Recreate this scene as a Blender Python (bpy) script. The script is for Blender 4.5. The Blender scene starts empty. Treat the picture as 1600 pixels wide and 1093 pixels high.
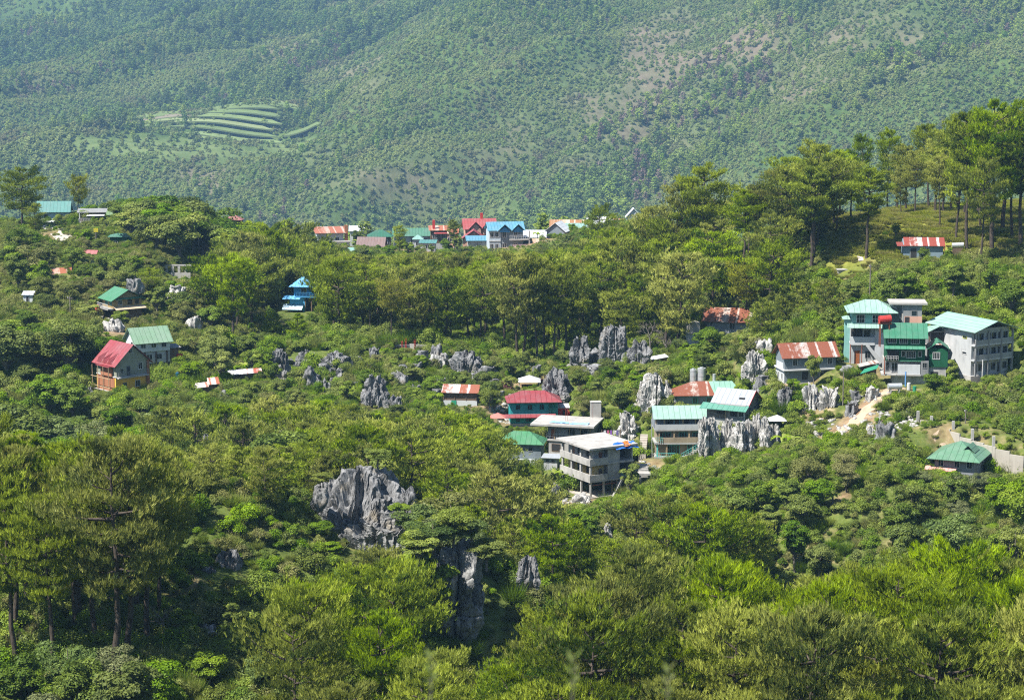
import bpy, math, random
import numpy as np
from math import radians as R, sin, cos, tan, pi, atan2, sqrt

SC = bpy.context.scene
COL = SC.collection
# ------------------------------------------------------------------ camera, sky, sun, exposure
W0, H0, F = 1600.0, 1093.0, 3608.0          # photograph size and focal length in its pixels
CZ = 340.0                                   # camera height (metres above datum)
PITCH = R(9.5)
cam_d = bpy.data.cameras.new('camera'); cam = bpy.data.objects.new('camera', cam_d); COL.objects.link(cam)
cam.location = (0, 0, CZ); cam.rotation_euler = (pi / 2 - PITCH, 0, 0)
cam_d.sensor_width = 36; cam_d.lens = 36 * F / W0; cam_d.clip_start = 0.5; cam_d.clip_end = 9000
cam_d.dof.use_dof = True; cam_d.dof.focus_distance = 340; cam_d.dof.aperture_fstop = 6.3
SC.camera = cam
SUN_SIDE, SUN_EL = R(33), R(56)              # sun stands to the left, 33 degrees round towards the camera
sdir = (-cos(SUN_EL) * cos(SUN_SIDE), -cos(SUN_EL) * sin(SUN_SIDE), sin(SUN_EL))
wd = bpy.data.worlds.new('World'); SC.world = wd; wd.use_nodes = True
nt = wd.node_tree; nt.nodes.clear()
sk = nt.nodes.new('ShaderNodeTexSky'); sk.sky_type = 'NISHITA'; sk.sun_disc = False
sk.sun_elevation = SUN_EL; sk.sun_rotation = atan2(sdir[0], sdir[1]); sk.altitude = 1500; sk.air_density = 1.0; sk.dust_density = 0.6
bg = nt.nodes.new('ShaderNodeBackground'); bg.inputs['Strength'].default_value = 0.085
wo = nt.nodes.new('ShaderNodeOutputWorld'); nt.links.new(sk.outputs[0], bg.inputs[0]); nt.links.new(bg.outputs[0], wo.inputs[0])
sun_d = bpy.data.lights.new('sun', 'SUN'); sun_d.energy = 5.0; sun_d.angle = R(0.53); sun_d.color = (1, 0.955, 0.88)
sun = bpy.data.objects.new('sun', sun_d); COL.objects.link(sun)
from mathutils import Vector, Matrix
sun.rotation_euler = Vector(sdir).to_track_quat('Z', 'Y').to_euler(); sun.location = (-200, 0, 700)
SC.view_settings.view_transform = 'Standard'; SC.view_settings.look = 'None'; SC.view_settings.gamma = 1
SC.view_settings.use_curve_mapping = False; SC.view_settings.exposure = 1.12
SC.cycles.max_bounces = 5; SC.cycles.diffuse_bounces = 2; SC.cycles.glossy_bounces = 2; SC.cycles.transmission_bounces = 3
SC.cycles.volume_bounces = 0; SC.cycles.transparent_max_bounces = 6; SC.cycles.use_denoising = False; SC.cycles.pixel_filter_type = 'BLACKMAN_HARRIS'; SC.cycles.filter_width = 1.15
SC.cycles.caustics_reflective = False; SC.cycles.caustics_refractive = False

rng = np.random.default_rng(7); random.seed(11)
# ------------------------------------------------------------------ helpers
cp_, sp_ = cos(PITCH), sin(PITCH)
def at(px, py, D):
    """world point seen in the photograph at (px, py) and standing D metres away"""
    dx, dy = (px - W0 / 2) / F, (H0 / 2 - py) / F
    ry, rz = cp_ + dy * sp_, -sp_ + dy * cp_
    k = D / ry
    return (dx * k, D, CZ + rz * k)
def xat(px, D):
    return (px - W0 / 2) / F * D / cp_ * 1.0
def proj(x, y, z):
    z = z - CZ; f = y * cp_ - z * sp_; u = y * sp_ + z * cp_
    return W0 / 2 + F * x / f, H0 / 2 - F * u / f
def tag(o, label=None, cat=None, group=None, kind=None):
    if label: o['label'] = label
    if cat: o['category'] = cat
    if group: o['group'] = group
    if kind: o['kind'] = kind
    return o
def empty(name, loc, rz=0.0):
    o = bpy.data.objects.new(name, None); COL.objects.link(o); o.location = loc; o.rotation_euler = (0, 0, rz); o.empty_display_size = 0.3
    return o
def mesh_np(name, V, Fc, mat=None, smooth=False, attrs=None):
    """V (n,3) array, Fc (m,k) array of equal-sized faces"""
    V = np.asarray(V, np.float32); Fc = np.asarray(Fc, np.int32)
    me = bpy.data.meshes.new(name); n, (m, k) = len(V), Fc.shape
    me.vertices.add(n); me.vertices.foreach_set('co', V.ravel())
    me.loops.add(m * k); me.loops.foreach_set('vertex_index', Fc.ravel())
    me.polygons.add(m); me.polygons.foreach_set('loop_start', np.arange(0, m * k, k, dtype=np.int32))
    if smooth: me.polygons.foreach_set('use_smooth', np.ones(m, bool))
    for an, a in (attrs or {}).items():
        a = np.asarray(a, np.float32)
        if a.ndim == 2: at_ = me.attributes.new(an, 'FLOAT_VECTOR', 'POINT'); at_.data.foreach_set('vector', a.ravel())
        else: at_ = me.attributes.new(an, 'FLOAT', 'POINT'); at_.data.foreach_set('value', a)
    me.update(calc_edges=True); 
    if mat: me.materials.append(mat)
    return me
def link(name, me, parent=None, loc=None):
    o = bpy.data.objects.new(name, me); COL.objects.link(o)
    if parent: o.parent = parent
    if loc is not None: o.location = loc
    return o
class MB:
    """collects boxes, prisms and tubes for ONE mesh"""
    def __init__(s): s.v = []; s.f = []
    def poly(s, pts, faces):
        b = len(s.v); s.v += [tuple(p) for p in pts]; s.f += [tuple(b + i for i in f) for f in faces]; return s
    def box(s, x0, x1, y0, y1, z0, z1):
        return s.poly([(x0, y0, z0), (x1, y0, z0), (x1, y1, z0), (x0, y1, z0), (x0, y0, z1), (x1, y0, z1), (x1, y1, z1), (x0, y1, z1)],
                      [(0, 3, 2, 1), (4, 5, 6, 7), (0, 1, 5, 4), (1, 2, 6, 5), (2, 3, 7, 6), (3, 0, 4, 7)])
    def tube(s, a, b, r0, r1=None, n=6):
        r1 = r0 if r1 is None else r1; a, b = Vector(a), Vector(b); d = (b - a).normalized()
        u = d.orthogonal().normalized(); w = d.cross(u); B = len(s.v)
        for p, r in ((a, r0), (b, r1)):
            for k in range(n):
                t = 2 * pi * k / n; s.v.append(tuple(p + (u * cos(t) + w * sin(t)) * r))
        for k in range(n): s.f.append((B + k, B + (k + 1) % n, B + n + (k + 1) % n, B + n + k))
        s.f.append(tuple(B + k for k in reversed(range(n)))); s.f.append(tuple(B + n + k for k in range(n))); return s
    def prism(s, quad, th):
        """a slab: polygon (top outline, any plane) given thickness th straight down"""
        n = len(quad); b = len(s.v); s.v += [tuple(p) for p in quad] + [(p[0], p[1], p[2] - th) for p in quad]
        s.f.append(tuple(b + i for i in range(n))); s.f.append(tuple(b + n + i for i in reversed(range(n))))
        for i in range(n): j = (i + 1) % n; s.f.append((b + i, b + n + i, b + n + j, b + j))
        return s
    def build(s, name, mat, parent=None, loc=None, smooth=False):
        me = bpy.data.meshes.new(name); me.from_pydata(s.v, [], s.f); me.update(); me.materials.append(mat)
        if smooth: me.polygons.foreach_set('use_smooth', [True] * len(me.polygons))
        return link(name, me, parent, loc)
# vectorised value noise
def _h(i, j, k, seed):
    n = (i * 374761393 + j * 668265263 + k * 2147483647 % 4294967296 + seed * 1274126177) & 0xFFFFFFFF
    n = ((n ^ (n >> 13)) * 1274126177) & 0xFFFFFFFF; n = ((n ^ (n >> 15)) * 2246822519) & 0xFFFFFFFF
    return ((n ^ (n >> 16)) & 0xFFFF) / 65535.0 * 2 - 1
def vnoise(P, seed=0):
    P = np.asarray(P, float); I = np.floor(P).astype(np.int64); f = P - I; f = f * f * f * (f * (f * 6 - 15) + 10)
    i, j, k = I[:, 0], I[:, 1], I[:, 2]; x, y, z = f[:, 0], f[:, 1], f[:, 2]; o = 0
    for a in (0, 1):
        for b in (0, 1):
            for c in (0, 1):
                o = o + _h(i + a, j + b, (k + c) * 7919, seed) * (x if a else 1 - x) * (y if b else 1 - y) * (z if c else 1 - z)
    return o
def fbm(P, octv=4, seed=0, gain=0.5):
    P = np.asarray(P, float); o = 0; a = 1.0
    for q in range(octv): o = o + a * vnoise(P * (2.03 ** q) + 13.7 * q, seed + q); a *= gain
    return o
def ridged(P, octv=4, seed=0, gain=0.5):
    P = np.asarray(P, float); o = 0; a = 1.0
    for q in range(octv): o = o + a * (1 - 2 * np.abs(vnoise(P * (2.07 ** q) + 9.1 * q, seed + q))); a *= gain
    return o
def P2(x, y, s=1.0, z=0.0):
    x = np.atleast_1d(x); y = np.atleast_1d(y); return np.stack([x * s, y * s, np.full(x.shape, z)], -1)

# ------------------------------------------------------------------ materials
MATS = {}
class NT:
    def __init__(s, name):
        s.m = bpy.data.materials.new(name); s.m.use_nodes = True; s.t = s.m.node_tree; s.t.nodes.clear()
        s.out = s.n('ShaderNodeOutputMaterial')
    def n(s, typ, **kw):
        o = s.t.nodes.new(typ)
        for k, v in kw.items():
            if k in o.inputs.keys() if hasattr(o, 'inputs') else False: o.inputs[k].default_value = v
            else: setattr(o, k, v)
        return o
    def l(s, a, b): s.t.links.new(a, b)
    def math(s, op, a, b=None, clamp=False):
        o = s.t.nodes.new('ShaderNodeMath'); o.operation = op; o.use_clamp = clamp
        for i, x in enumerate((a, b)):
            if x is None: continue
            if hasattr(x, 'default_value') or hasattr(x, 'is_output'): s.l(x, o.inputs[i])
            else: o.inputs[i].default_value = x
        return o.outputs[0]
    def mix(s, f, a, b, typ='MIX'):
        o = s.t.nodes.new('ShaderNodeMix'); o.data_type = 'RGBA'; o.blend_type = typ; o.clamp_factor = True
        for sock, x in ((o.inputs[0], f), (o.inputs[6], a), (o.inputs[7], b)):
            if hasattr(x, 'is_output'): s.l(x, sock)
            elif isinstance(x, (int, float)): sock.default_value = x
            else: sock.default_value = (*x, 1)
        return o.outputs[2]
    def noise(s, scale, detail=3, rough=0.55, vec=None, typ='FBM'):
        o = s.t.nodes.new('ShaderNodeTexNoise'); o.inputs['Scale'].default_value = scale; o.inputs['Detail'].default_value = detail; o.inputs['Roughness'].default_value = rough
        if vec is not None: s.l(vec, o.inputs['Vector'])
        return o.outputs[0]
    def ramp(s, f, stops):
        o = s.t.nodes.new('ShaderNodeValToRGB'); e = o.color_ramp.elements
        while len(e) < len(stops): e.new(0.5)
        for el, (p, c) in zip(e, stops): el.position = p; el.color = (*c, 1) if len(c) == 3 else c
        s.l(f, o.inputs[0]); return o.outputs[0]
    def obj(s): return s.n('ShaderNodeTexCoord').outputs['Object']
    def mapped(s, vec, scale):
        o = s.t.nodes.new('ShaderNodeMapping'); o.inputs['Scale'].default_value = scale; s.l(vec, o.inputs[0]); return o.outputs[0]
    def bsdf(s, col, rough=0.8, spec=0.2, metal=0.0, bump=None, bs=0.3, bd=0.05):
        p = s.t.nodes.new('ShaderNodeBsdfPrincipled'); p.inputs['Metallic'].default_value = metal
        if hasattr(rough, 'is_output'): s.l(rough, p.inputs['Roughness'])
        else: p.inputs['Roughness'].default_value = rough
        p.inputs['Specular IOR Level'].default_value = spec
        if hasattr(col, 'is_output'): s.l(col, p.inputs['Base Color'])
        else: p.inputs['Base Color'].default_value = (*col, 1)
        if bump is not None:
            b = s.t.nodes.new('ShaderNodeBump'); b.inputs['Strength'].default_value = bs; b.inputs['Distance'].default_value = bd
            s.l(bump, b.inputs['Height']); s.l(b.outputs[0], p.inputs['Normal'])
        s.l(p.outputs[0], s.out.inputs[0]); return s.m
def leaf_mat(name, old, new, trans=0.28, vary=0.25, dry=None, zone=None):
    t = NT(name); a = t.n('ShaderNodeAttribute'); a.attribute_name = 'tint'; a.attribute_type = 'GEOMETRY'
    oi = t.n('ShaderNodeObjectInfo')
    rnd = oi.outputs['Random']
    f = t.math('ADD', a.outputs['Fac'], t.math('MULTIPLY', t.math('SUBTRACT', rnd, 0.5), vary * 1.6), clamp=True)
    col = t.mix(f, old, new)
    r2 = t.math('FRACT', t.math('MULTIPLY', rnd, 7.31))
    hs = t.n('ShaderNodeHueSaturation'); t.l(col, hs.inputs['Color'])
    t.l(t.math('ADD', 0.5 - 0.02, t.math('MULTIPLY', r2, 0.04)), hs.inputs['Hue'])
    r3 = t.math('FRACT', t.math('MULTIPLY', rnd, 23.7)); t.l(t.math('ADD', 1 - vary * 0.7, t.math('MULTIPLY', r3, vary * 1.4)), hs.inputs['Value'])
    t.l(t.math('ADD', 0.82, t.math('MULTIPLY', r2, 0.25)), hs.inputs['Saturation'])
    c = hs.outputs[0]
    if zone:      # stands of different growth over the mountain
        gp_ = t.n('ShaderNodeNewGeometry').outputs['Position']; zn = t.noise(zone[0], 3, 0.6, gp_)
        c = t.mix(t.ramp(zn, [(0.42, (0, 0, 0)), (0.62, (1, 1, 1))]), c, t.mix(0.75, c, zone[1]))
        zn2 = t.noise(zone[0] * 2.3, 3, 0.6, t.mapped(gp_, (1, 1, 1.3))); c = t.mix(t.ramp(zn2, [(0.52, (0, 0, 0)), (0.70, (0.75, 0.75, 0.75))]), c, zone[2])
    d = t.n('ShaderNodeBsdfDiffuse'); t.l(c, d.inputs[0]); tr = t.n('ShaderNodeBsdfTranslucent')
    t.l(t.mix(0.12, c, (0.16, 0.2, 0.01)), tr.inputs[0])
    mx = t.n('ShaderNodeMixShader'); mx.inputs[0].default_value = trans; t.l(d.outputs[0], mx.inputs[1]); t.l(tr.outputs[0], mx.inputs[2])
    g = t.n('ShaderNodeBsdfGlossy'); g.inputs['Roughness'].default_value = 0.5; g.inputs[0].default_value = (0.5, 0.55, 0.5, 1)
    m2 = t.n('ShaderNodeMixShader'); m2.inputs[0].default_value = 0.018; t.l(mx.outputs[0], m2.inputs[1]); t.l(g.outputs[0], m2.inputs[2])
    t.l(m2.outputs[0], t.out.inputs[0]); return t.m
def bark_mat(name, a, b):
    t = NT(name); v = t.mapped(t.obj(), (1.2, 1.2, 0.35)); n = t.noise(5, 4, 0.6, v)
    return t.bsdf(t.ramp(n, [(0.3, a), (0.7, b)]), 0.95, 0.1, bump=n, bs=0.6, bd=0.06)
def wall_mat(name, col, stain=0.35, sc=0.5, rough=0.85):
    t = NT(name); o = t.obj(); n1 = t.noise(sc, 4, 0.6, o); n2 = t.noise(1.0, 5, 0.65, t.mapped(o, (1.5, 1.5, 0.25)))
    f = t.math('MULTIPLY', t.math('ADD', n1, n2), 0.5)
    dk = tuple(c * (1 - stain) for c in col); lt = tuple(min(1, c * (1 + stain * 0.35)) for c in col)
    return t.bsdf(t.ramp(f, [(0.32, dk), (0.5, col), (0.68, lt)]), rough, 0.2, bump=n2, bs=0.1, bd=0.02)
def metal_roof(name, col, rust=0.0, along='x', rustcol=(0.24, 0.085, 0.045), metal=0.0, rough=0.45, width=0.85):
    """painted or bare corrugated sheets; rust follows the sheets"""
    t = NT(name); o = t.obj(); sp = t.n('ShaderNodeSeparateXYZ'); t.l(o, sp.inputs[0])
    ax = sp.outputs['X' if along == 'x' else 'Y']
    sheet = t.n('ShaderNodeTexWhiteNoise'); sheet.noise_dimensions = '1D'
    t.l(t.math('FLOOR', t.math('DIVIDE', ax, width)), sheet.inputs['W'])
    n = t.noise(1.6, 5, 0.65, o); n3 = t.noise(7.0, 3, 0.6, o)
    v = t.math('ADD', t.math('MULTIPLY', sheet.outputs[0], 0.30), t.math('MULTIPLY', n, 0.75))
    base = t.mix(v, tuple(c * 0.82 for c in col), tuple(min(1, c * 1.12) for c in col))
    gy_ = sum(col) / 3; fade = t.noise(0.55, 5, 0.7, t.mapped(o, (1.0, 1.0, 1.0) if rust else (0.9, 0.9, 0.9))); streak = t.noise(2.2, 4, 0.7, t.mapped(o, (1.6, 0.16, 1) if along == 'x' else (0.16, 1.6, 1)))
    base = t.mix(t.ramp(fade, [(0.40, (0, 0, 0)), (0.70, (0.5, 0.5, 0.5))]), base, tuple(min(1, 0.55 * gy_ + 0.45 * c + 0.05) for c in col))
    base = t.mix(t.ramp(streak, [(0.50, (0, 0, 0)), (0.72, (0.55, 0.55, 0.55))]), base, tuple(c * 0.5 + 0.02 for c in col))
    jn = t.math('FRACT', t.math('DIVIDE', ax, width)); base = t.mix(t.math('LESS_THAN', jn, 0.09), base, tuple(c * 0.55 for c in col))
    if rust > 0:
        fine = t.n('ShaderNodeTexWhiteNoise'); fine.noise_dimensions = '1D'; t.l(t.math('FLOOR', t.math('DIVIDE', ax, width * 0.37)), fine.inputs['W'])
        sheet_ = t.math('ADD', t.math('MULTIPLY', sheet.outputs[0], 0.6), t.math('MULTIPLY', fine.outputs[0], 0.4))
        st = t.math('ADD', t.math('MULTIPLY', sheet_, 0.7), t.math('MULTIPLY', t.math('ADD', n, t.math('MULTIPLY', n3, 0.4)), 0.5))
        k = 1.0 - rust * 0.62
        rf = t.ramp(st, [(max(0, k - 0.10), (0, 0, 0)), (min(1, k + 0.08), (1, 1, 1))])
        rc = t.mix(n3, rustcol, tuple(c * 0.5 for c in rustcol)); base = t.mix(rf, base, rc)
    wv = t.n('ShaderNodeTexWave'); wv.wave_type = 'BANDS'; wv.bands_direction = 'X' if along == 'x' else 'Y'; wv.inputs['Scale'].default_value = 2.2
    t.l(o, wv.inputs['Vector'])
    return t.bsdf(base, rough, 0.35, metal, bump=wv.outputs[1], bs=0.35, bd=0.03)
def rock_mat(name, light, dark, sc=1.0):
    t = NT(name); o = t.obj(); n1 = t.noise(0.9 * sc, 6, 0.68, t.mapped(o, (1, 1, 0.45))); n2 = t.noise(4.5 * sc, 5, 0.7, t.mapped(o, (1, 1, 0.6))); n3 = t.noise(0.35 * sc, 2, 0.5, o)
    f = t.math('ADD', t.math('MULTIPLY', n1, 0.55), t.math('MULTIPLY', n2, 0.45))
    c = t.ramp(f, [(0.40, dark), (0.48, tuple(x * 0.55 for x in light)), (0.60, light)])
    c = t.mix(t.ramp(n3, [(0.58, (0, 0, 0)), (0.72, (0.55, 0.55, 0.55))]), c, (0.30, 0.25, 0.17))
    return t.bsdf(c, 0.95, 0.1, bump=f, bs=0.9, bd=0.25)
def flat_mat(name, col, rough=0.7, spec=0.3, metal=0.0):
    t = NT(name); n = t.noise(3.0, 3, 0.6, t.obj())
    return t.bsdf(t.ramp(n, [(0.3, tuple(c * 0.86 for c in col)), (0.7, tuple(min(1, c * 1.08) for c in col))]), rough, spec, metal)
M = {}
# leaf colours are the sum of what a leaf reflects and what it lets through
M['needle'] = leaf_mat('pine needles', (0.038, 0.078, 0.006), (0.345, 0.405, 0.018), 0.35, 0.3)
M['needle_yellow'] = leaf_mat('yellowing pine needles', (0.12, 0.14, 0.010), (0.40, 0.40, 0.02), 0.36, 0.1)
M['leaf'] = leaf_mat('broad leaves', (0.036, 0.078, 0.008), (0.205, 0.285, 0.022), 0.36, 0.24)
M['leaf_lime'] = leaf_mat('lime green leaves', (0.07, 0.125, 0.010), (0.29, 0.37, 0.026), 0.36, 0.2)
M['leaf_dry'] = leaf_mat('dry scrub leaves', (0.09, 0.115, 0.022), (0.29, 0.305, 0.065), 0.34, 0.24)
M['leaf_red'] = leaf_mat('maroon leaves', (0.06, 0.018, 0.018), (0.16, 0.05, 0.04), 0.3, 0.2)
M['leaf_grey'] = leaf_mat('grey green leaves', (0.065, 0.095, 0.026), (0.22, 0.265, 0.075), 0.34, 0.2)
M['grass_gold'] = leaf_mat('golden hill grass', (0.14, 0.15, 0.02), (0.36, 0.36, 0.05), 0.36, 0.15)
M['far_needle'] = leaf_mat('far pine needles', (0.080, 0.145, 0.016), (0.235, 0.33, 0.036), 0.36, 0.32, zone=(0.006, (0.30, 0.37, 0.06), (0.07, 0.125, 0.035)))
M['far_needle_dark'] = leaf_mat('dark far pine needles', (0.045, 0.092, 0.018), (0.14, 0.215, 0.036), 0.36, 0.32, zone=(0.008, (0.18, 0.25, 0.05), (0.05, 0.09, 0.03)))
M['far_scrub'] = leaf_mat('far scrub leaves', (0.09, 0.145, 0.028), (0.24, 0.30, 0.065), 0.36, 0.32, zone=(0.008, (0.27, 0.31, 0.09), (0.17, 0.14, 0.08)))
M['far_bare'] = leaf_mat('bare twigs', (0.12, 0.08, 0.07), (0.23, 0.155, 0.13), 0.3, 0.3)
M['bark'] = bark_mat('pine bark', (0.03, 0.024, 0.019), (0.11, 0.088, 0.07))
M['bark_grey'] = bark_mat('grey bark', (0.08, 0.07, 0.06), (0.24, 0.21, 0.18))
M['rock'] = rock_mat('karst limestone', (0.265, 0.265, 0.265), (0.022, 0.024, 0.027))
M['rock_dark'] = rock_mat('stained cliff limestone', (0.32, 0.32, 0.31), (0.02, 0.022, 0.025), 0.7)  # limestone with coarser mottling for the cliffs round the cave and outcrop
M['rock_pale'] = rock_mat('pale limestone', (0.56, 0.545, 0.51), (0.025, 0.025, 0.025), 1.5)
M['concrete'] = wall_mat('concrete', (0.36, 0.35, 0.33), 0.55)
M['concrete_pale'] = wall_mat('pale concrete', (0.35, 0.335, 0.31), 0.4)
M['block'] = wall_mat('grey block wall', (0.22, 0.225, 0.225), 0.35)
M['glass'] = NT('window glass').bsdf((0.015, 0.02, 0.025), 0.12, 0.6)
M['white'] = flat_mat('white paint', (0.50, 0.50, 0.49)); M['dark'] = flat_mat('dark fittings and interior shade', (0.03, 0.03, 0.03))  # near-black fill paints unlit interiors; dark doors and fittings share it
M['wood'] = wall_mat('weathered boards', (0.13, 0.09, 0.06), 0.5); M['wood_pale'] = wall_mat('pale timber', (0.34, 0.25, 0.15), 0.3)
# ------------------------------------------------------------------ terrain: control points (px, py, D) read as ground
CP = []
for x in (-90, -45, 0, 45, 90):
    for y, z in ((-40, 1.2), (-6, -1.2), (6, -2.4), (22, -18), (50, -38), (85, -52), (120, -61)):
        CP.append((x, y, CZ + z - (0.0 if y < 20 else 2.0)))
def gp(px, py, D): CP.append(at(px, py, D))
def gz(px, D, z): CP.append((xat(px, D), D, CZ + z))
for px in (-150, 200, 500): gz(px, 165, -66)
for px in (800, 1100, 1400, 1750): gz(px, 165, -65); gz(px, 200, -66.5)
gz(60, 215, -63); gz(200, 218, -63.5); gz(-100, 230, -62)
gp(340, 815, 245); gp(330, 900, 236); gp(420, 850, 246); gp(300, 1000, 222)
gp(560, 850, 262); gp(480, 795, 264); gp(640, 842, 262); gp(560, 905, 248); gp(630, 905, 246); gp(600, 930, 240); gp(505, 870, 248); gp(680, 870, 238); gz(760, 222, -72.5); gz(730, 205, -71); gz(690, 226, -69)
gz(860, 232, -70); gz(830, 255, -69); gz(500, 215, -66); gz(600, 205, -68)
gz(500, 300, -73); gz(650, 300, -74.5); gz(800, 300, -77); gz(350, 300, -75); gz(180, 300, -78); gz(20, 300, -75); gz(-120, 300, -74)
gz(250, 325, -78); gz(80, 345, -75.5); gz(400, 345, -75); gz(560, 345, -75); gz(700, 345, -76)
gz(960, 290, -77); gz(1000, 250, -71); gp(1150, 720, 312); gp(1130, 850, 283); gz(1160, 268, -77); gp(1260, 780, 292); gp(1330, 750, 290); gp(1330, 830, 280); gp(1400, 745, 300)
gz(1400, 255, -69); gz(1600, 250, -68); gp(1500, 752, 300); gp(1620, 740, 300); gp(1430, 700, 306); gp(1350, 690, 318); gp(1230, 700, 324)
gp(1450, 640, 326); gp(1550, 690, 308); gp(1430, 660, 317); gp(1560, 640, 325); gp(1340, 650, 331); gp(1400, 602, 338); gp(1540, 592, 338); gp(1460, 605, 338); gp(1620, 590, 338)
gp(1350, 572, 346); gp(1400, 455, 366); gp(1500, 430, 376); gp(1560, 470, 366); gp(1440, 402, 396); gp(1440, 345, 425); gp(1350, 340, 432); gp(1500, 318, 442); gp(1600, 330, 440)
gp(1320, 425, 400); gp(1560, 400, 392); gp(1320, 470, 372)
for px, D, z in ((1300, 520, -62), (1500, 540, -62), (1100, 520, -72), (1200, 430, -52), (1270, 420, -49), (1120, 440, -57), (1000, 455, -66), (1250, 470, -53)): gz(px, D, z)
gp(1130, 527, 400); gp(1230, 480, 392); gp(1200, 520, 385); gp(950, 565, 386); gp(1000, 565, 384); gp(1000, 640, 360); gp(1050, 715, 338); gp(1085, 632, 353); gp(1160, 657, 339); gp(1150, 710, 330)
gp(1260, 597, 345); gp(1240, 650, 335); gp(1040, 590, 372); gp(1110, 580, 366); gp(1150, 570, 360)
gp(925, 777, 331); gp(890, 790, 328); gp(970, 770, 328); gp(880, 712, 350); gp(820, 735, 342); gp(830, 666, 366); gp(715, 633, 376); gp(770, 650, 366); gp(810, 595, 386); gp(870, 610, 376); gp(850, 572, 400); gp(850, 545, 428); gp(930, 640, 360); gp(840, 800, 318); gp(990, 740, 336)
gp(480, 600, 386); gp(480, 548, 405); gp(600, 642, 371); gp(720, 562, 400); gp(600, 545, 408); gp(420, 600, 384); gp(330, 600, 372); gp(380, 585, 380)
gp(195, 613, 365); gp(150, 610, 362); gp(235, 573, 386); gp(190, 497, 421); gp(175, 525, 408); gp(100, 440, 452); gp(270, 428, 482); gp(90, 378, 522); gp(200, 345, 548); gp(60, 350, 545); gp(300, 405, 522); gp(350, 425, 500); gp(400, 542, 420); gp(470, 492, 462); gp(300, 480, 440); gp(60, 520, 410); gp(60, 570, 388); gp(-60, 440, 450); gp(-60, 350, 545)
gp(530, 392, 640); gp(620, 385, 642); gp(790, 393, 640); gp(880, 376, 650); gp(950, 350, 640); gp(440, 370, 620)
for px in (350, 500, 650, 800, 920): gz(px, 560, -85 + 0.012 * (px - 650)); gz(px, 480, -75)
for px in (-300, 100, 500, 900, 1300, 1800): gz(px, 760, -118 if 300 < px < 1000 else -105); gz(px, 900, -160); gz(px, 1010, -176)
gz(250, 640, -78); gz(60, 640, -74); gz(1150, 640, -80); gz(1500, 640, -84); gz(1800, 420, -45); gz(1900, 330, -58); gz(1900, 240, -66); gz(-250, 420, -64); gz(-250, 240, -66); gz(-250, 560, -62); gz(1800, 540, -60)
gp(195, 645, 350); gp(245, 640, 350); gp(120, 645, 352); gp(150, 632, 356)
CPa = np.array(CP)
def rbf_fit(pts, c, smooth=0.4):
    X = pts[:, :2]; d = np.sqrt(((X[:, None] - X[None]) ** 2).sum(-1) + c * c)
    n = len(pts); A = np.zeros((n + 3, n + 3)); A[:n, :n] = d - np.eye(n) * smooth; A[:n, n] = 1; A[:n, n + 1:] = X; A[n, :n] = 1; A[n + 1:, :n] = X.T
    return X, c, np.linalg.solve(A, np.r_[pts[:, 2], 0, 0, 0])
def rbf_eval(m, x, y):
    X, c, w = m; o = np.empty(x.size); xf, yf = x.ravel(), y.ravel(); n = len(X)
    for s in range(0, x.size, 20000):
        e = slice(s, s + 20000); d = np.sqrt((xf[e, None] - X[None, :, 0]) ** 2 + (yf[e, None] - X[None, :, 1]) ** 2 + c * c)
        o[e] = d @ w[:n] + w[n] + w[n + 1] * xf[e] + w[n + 2] * yf[e]
    return o.reshape(x.shape)
GX0, GX1, GY0, GY1, GS = -330.0, 330.0, -40.0, 1000.0, 2.0
gx = np.arange(GX0, GX1 + .1, GS); gy = np.arange(GY0, GY1 + .1, GS)
GXX, GYY = np.meshgrid(gx, gy)
GZ = rbf_eval(rbf_fit(CPa, 9.0), GXX, GYY)
fade = np.clip((GYY - 60) / 80, 0, 1)
GZ += (fbm(P2(GXX.ravel(), GYY.ravel(), 1 / 26), 4, 3) * 1.3).reshape(GZ.shape) * fade
GZ += (ridged(P2(GXX.ravel(), GYY.ravel(), 1 / 70, 4.2), 3, 8) * 5).reshape(GZ.shape) * np.clip((GYY - 700) / 100, 0, 1)
def pad(x, y, z, r, soft=4.0):
    """level the ground to z within r of (x, y)"""
    global GZ
    d = np.hypot(GXX - x, GYY - y); w = np.clip((r + soft - d) / soft, 0, 1); w = w * w * (3 - 2 * w); GZ[:] = GZ * (1 - w) + z * w
def gh(x, y):
    fx, fy = (np.asarray(x, float) - GX0) / GS, (np.asarray(y, float) - GY0) / GS
    i = np.clip(np.floor(fx).astype(int), 0, len(gx) - 2); j = np.clip(np.floor(fy).astype(int), 0, len(gy) - 2); u, v = fx - i, fy - j
    return GZ[j, i] * (1 - u) * (1 - v) + GZ[j, i + 1] * u * (1 - v) + GZ[j + 1, i] * (1 - u) * v + GZ[j + 1, i + 1] * u * v
# far mountain
MP = []
KM = 1.6                     # the mountain stands this much farther off than its control points were read
def mp(px, py, D): MP.append(at(px, py, D * KM))
def mz(px, D, z): MP.append((xat(px, D * KM), D * KM, CZ + z * KM))
for px in (-1200, -300, 400, 800, 1200, 1900, 2800): MP.append((xat(px, 960), 960, CZ - 186)); MP.append((xat(px, 1200), 1200, CZ - 222)); MP.append((xat(px, 1600), 1600, CZ - 268))
mp(100, 390, 1330); mp(300, 380, 1330); mp(-100, 390, 1330)
for px in (40, 180, 320, 470): mp(px, 262, 1500); mp(px, 243, 1545); mp(px, 222, 1600)
mp(560, 200, 1690); mp(-150, 240, 1560)
mp(250, 120, 1850); mp(420, 110, 1850); mp(560, 100, 1860); mp(100, 140, 1880); mp(50, 60, 2250); mp(250, 40, 2050); mp(450, 40, 2050); mp(600, 30, 2000); mp(-200, 60, 2300)
mp(480, 345, 1330); mp(540, 270, 1395); mp(620, 180, 1490); mp(700, 100, 1590); mp(770, 35, 1690); mp(850, -40, 1800)   # spur crest
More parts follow.
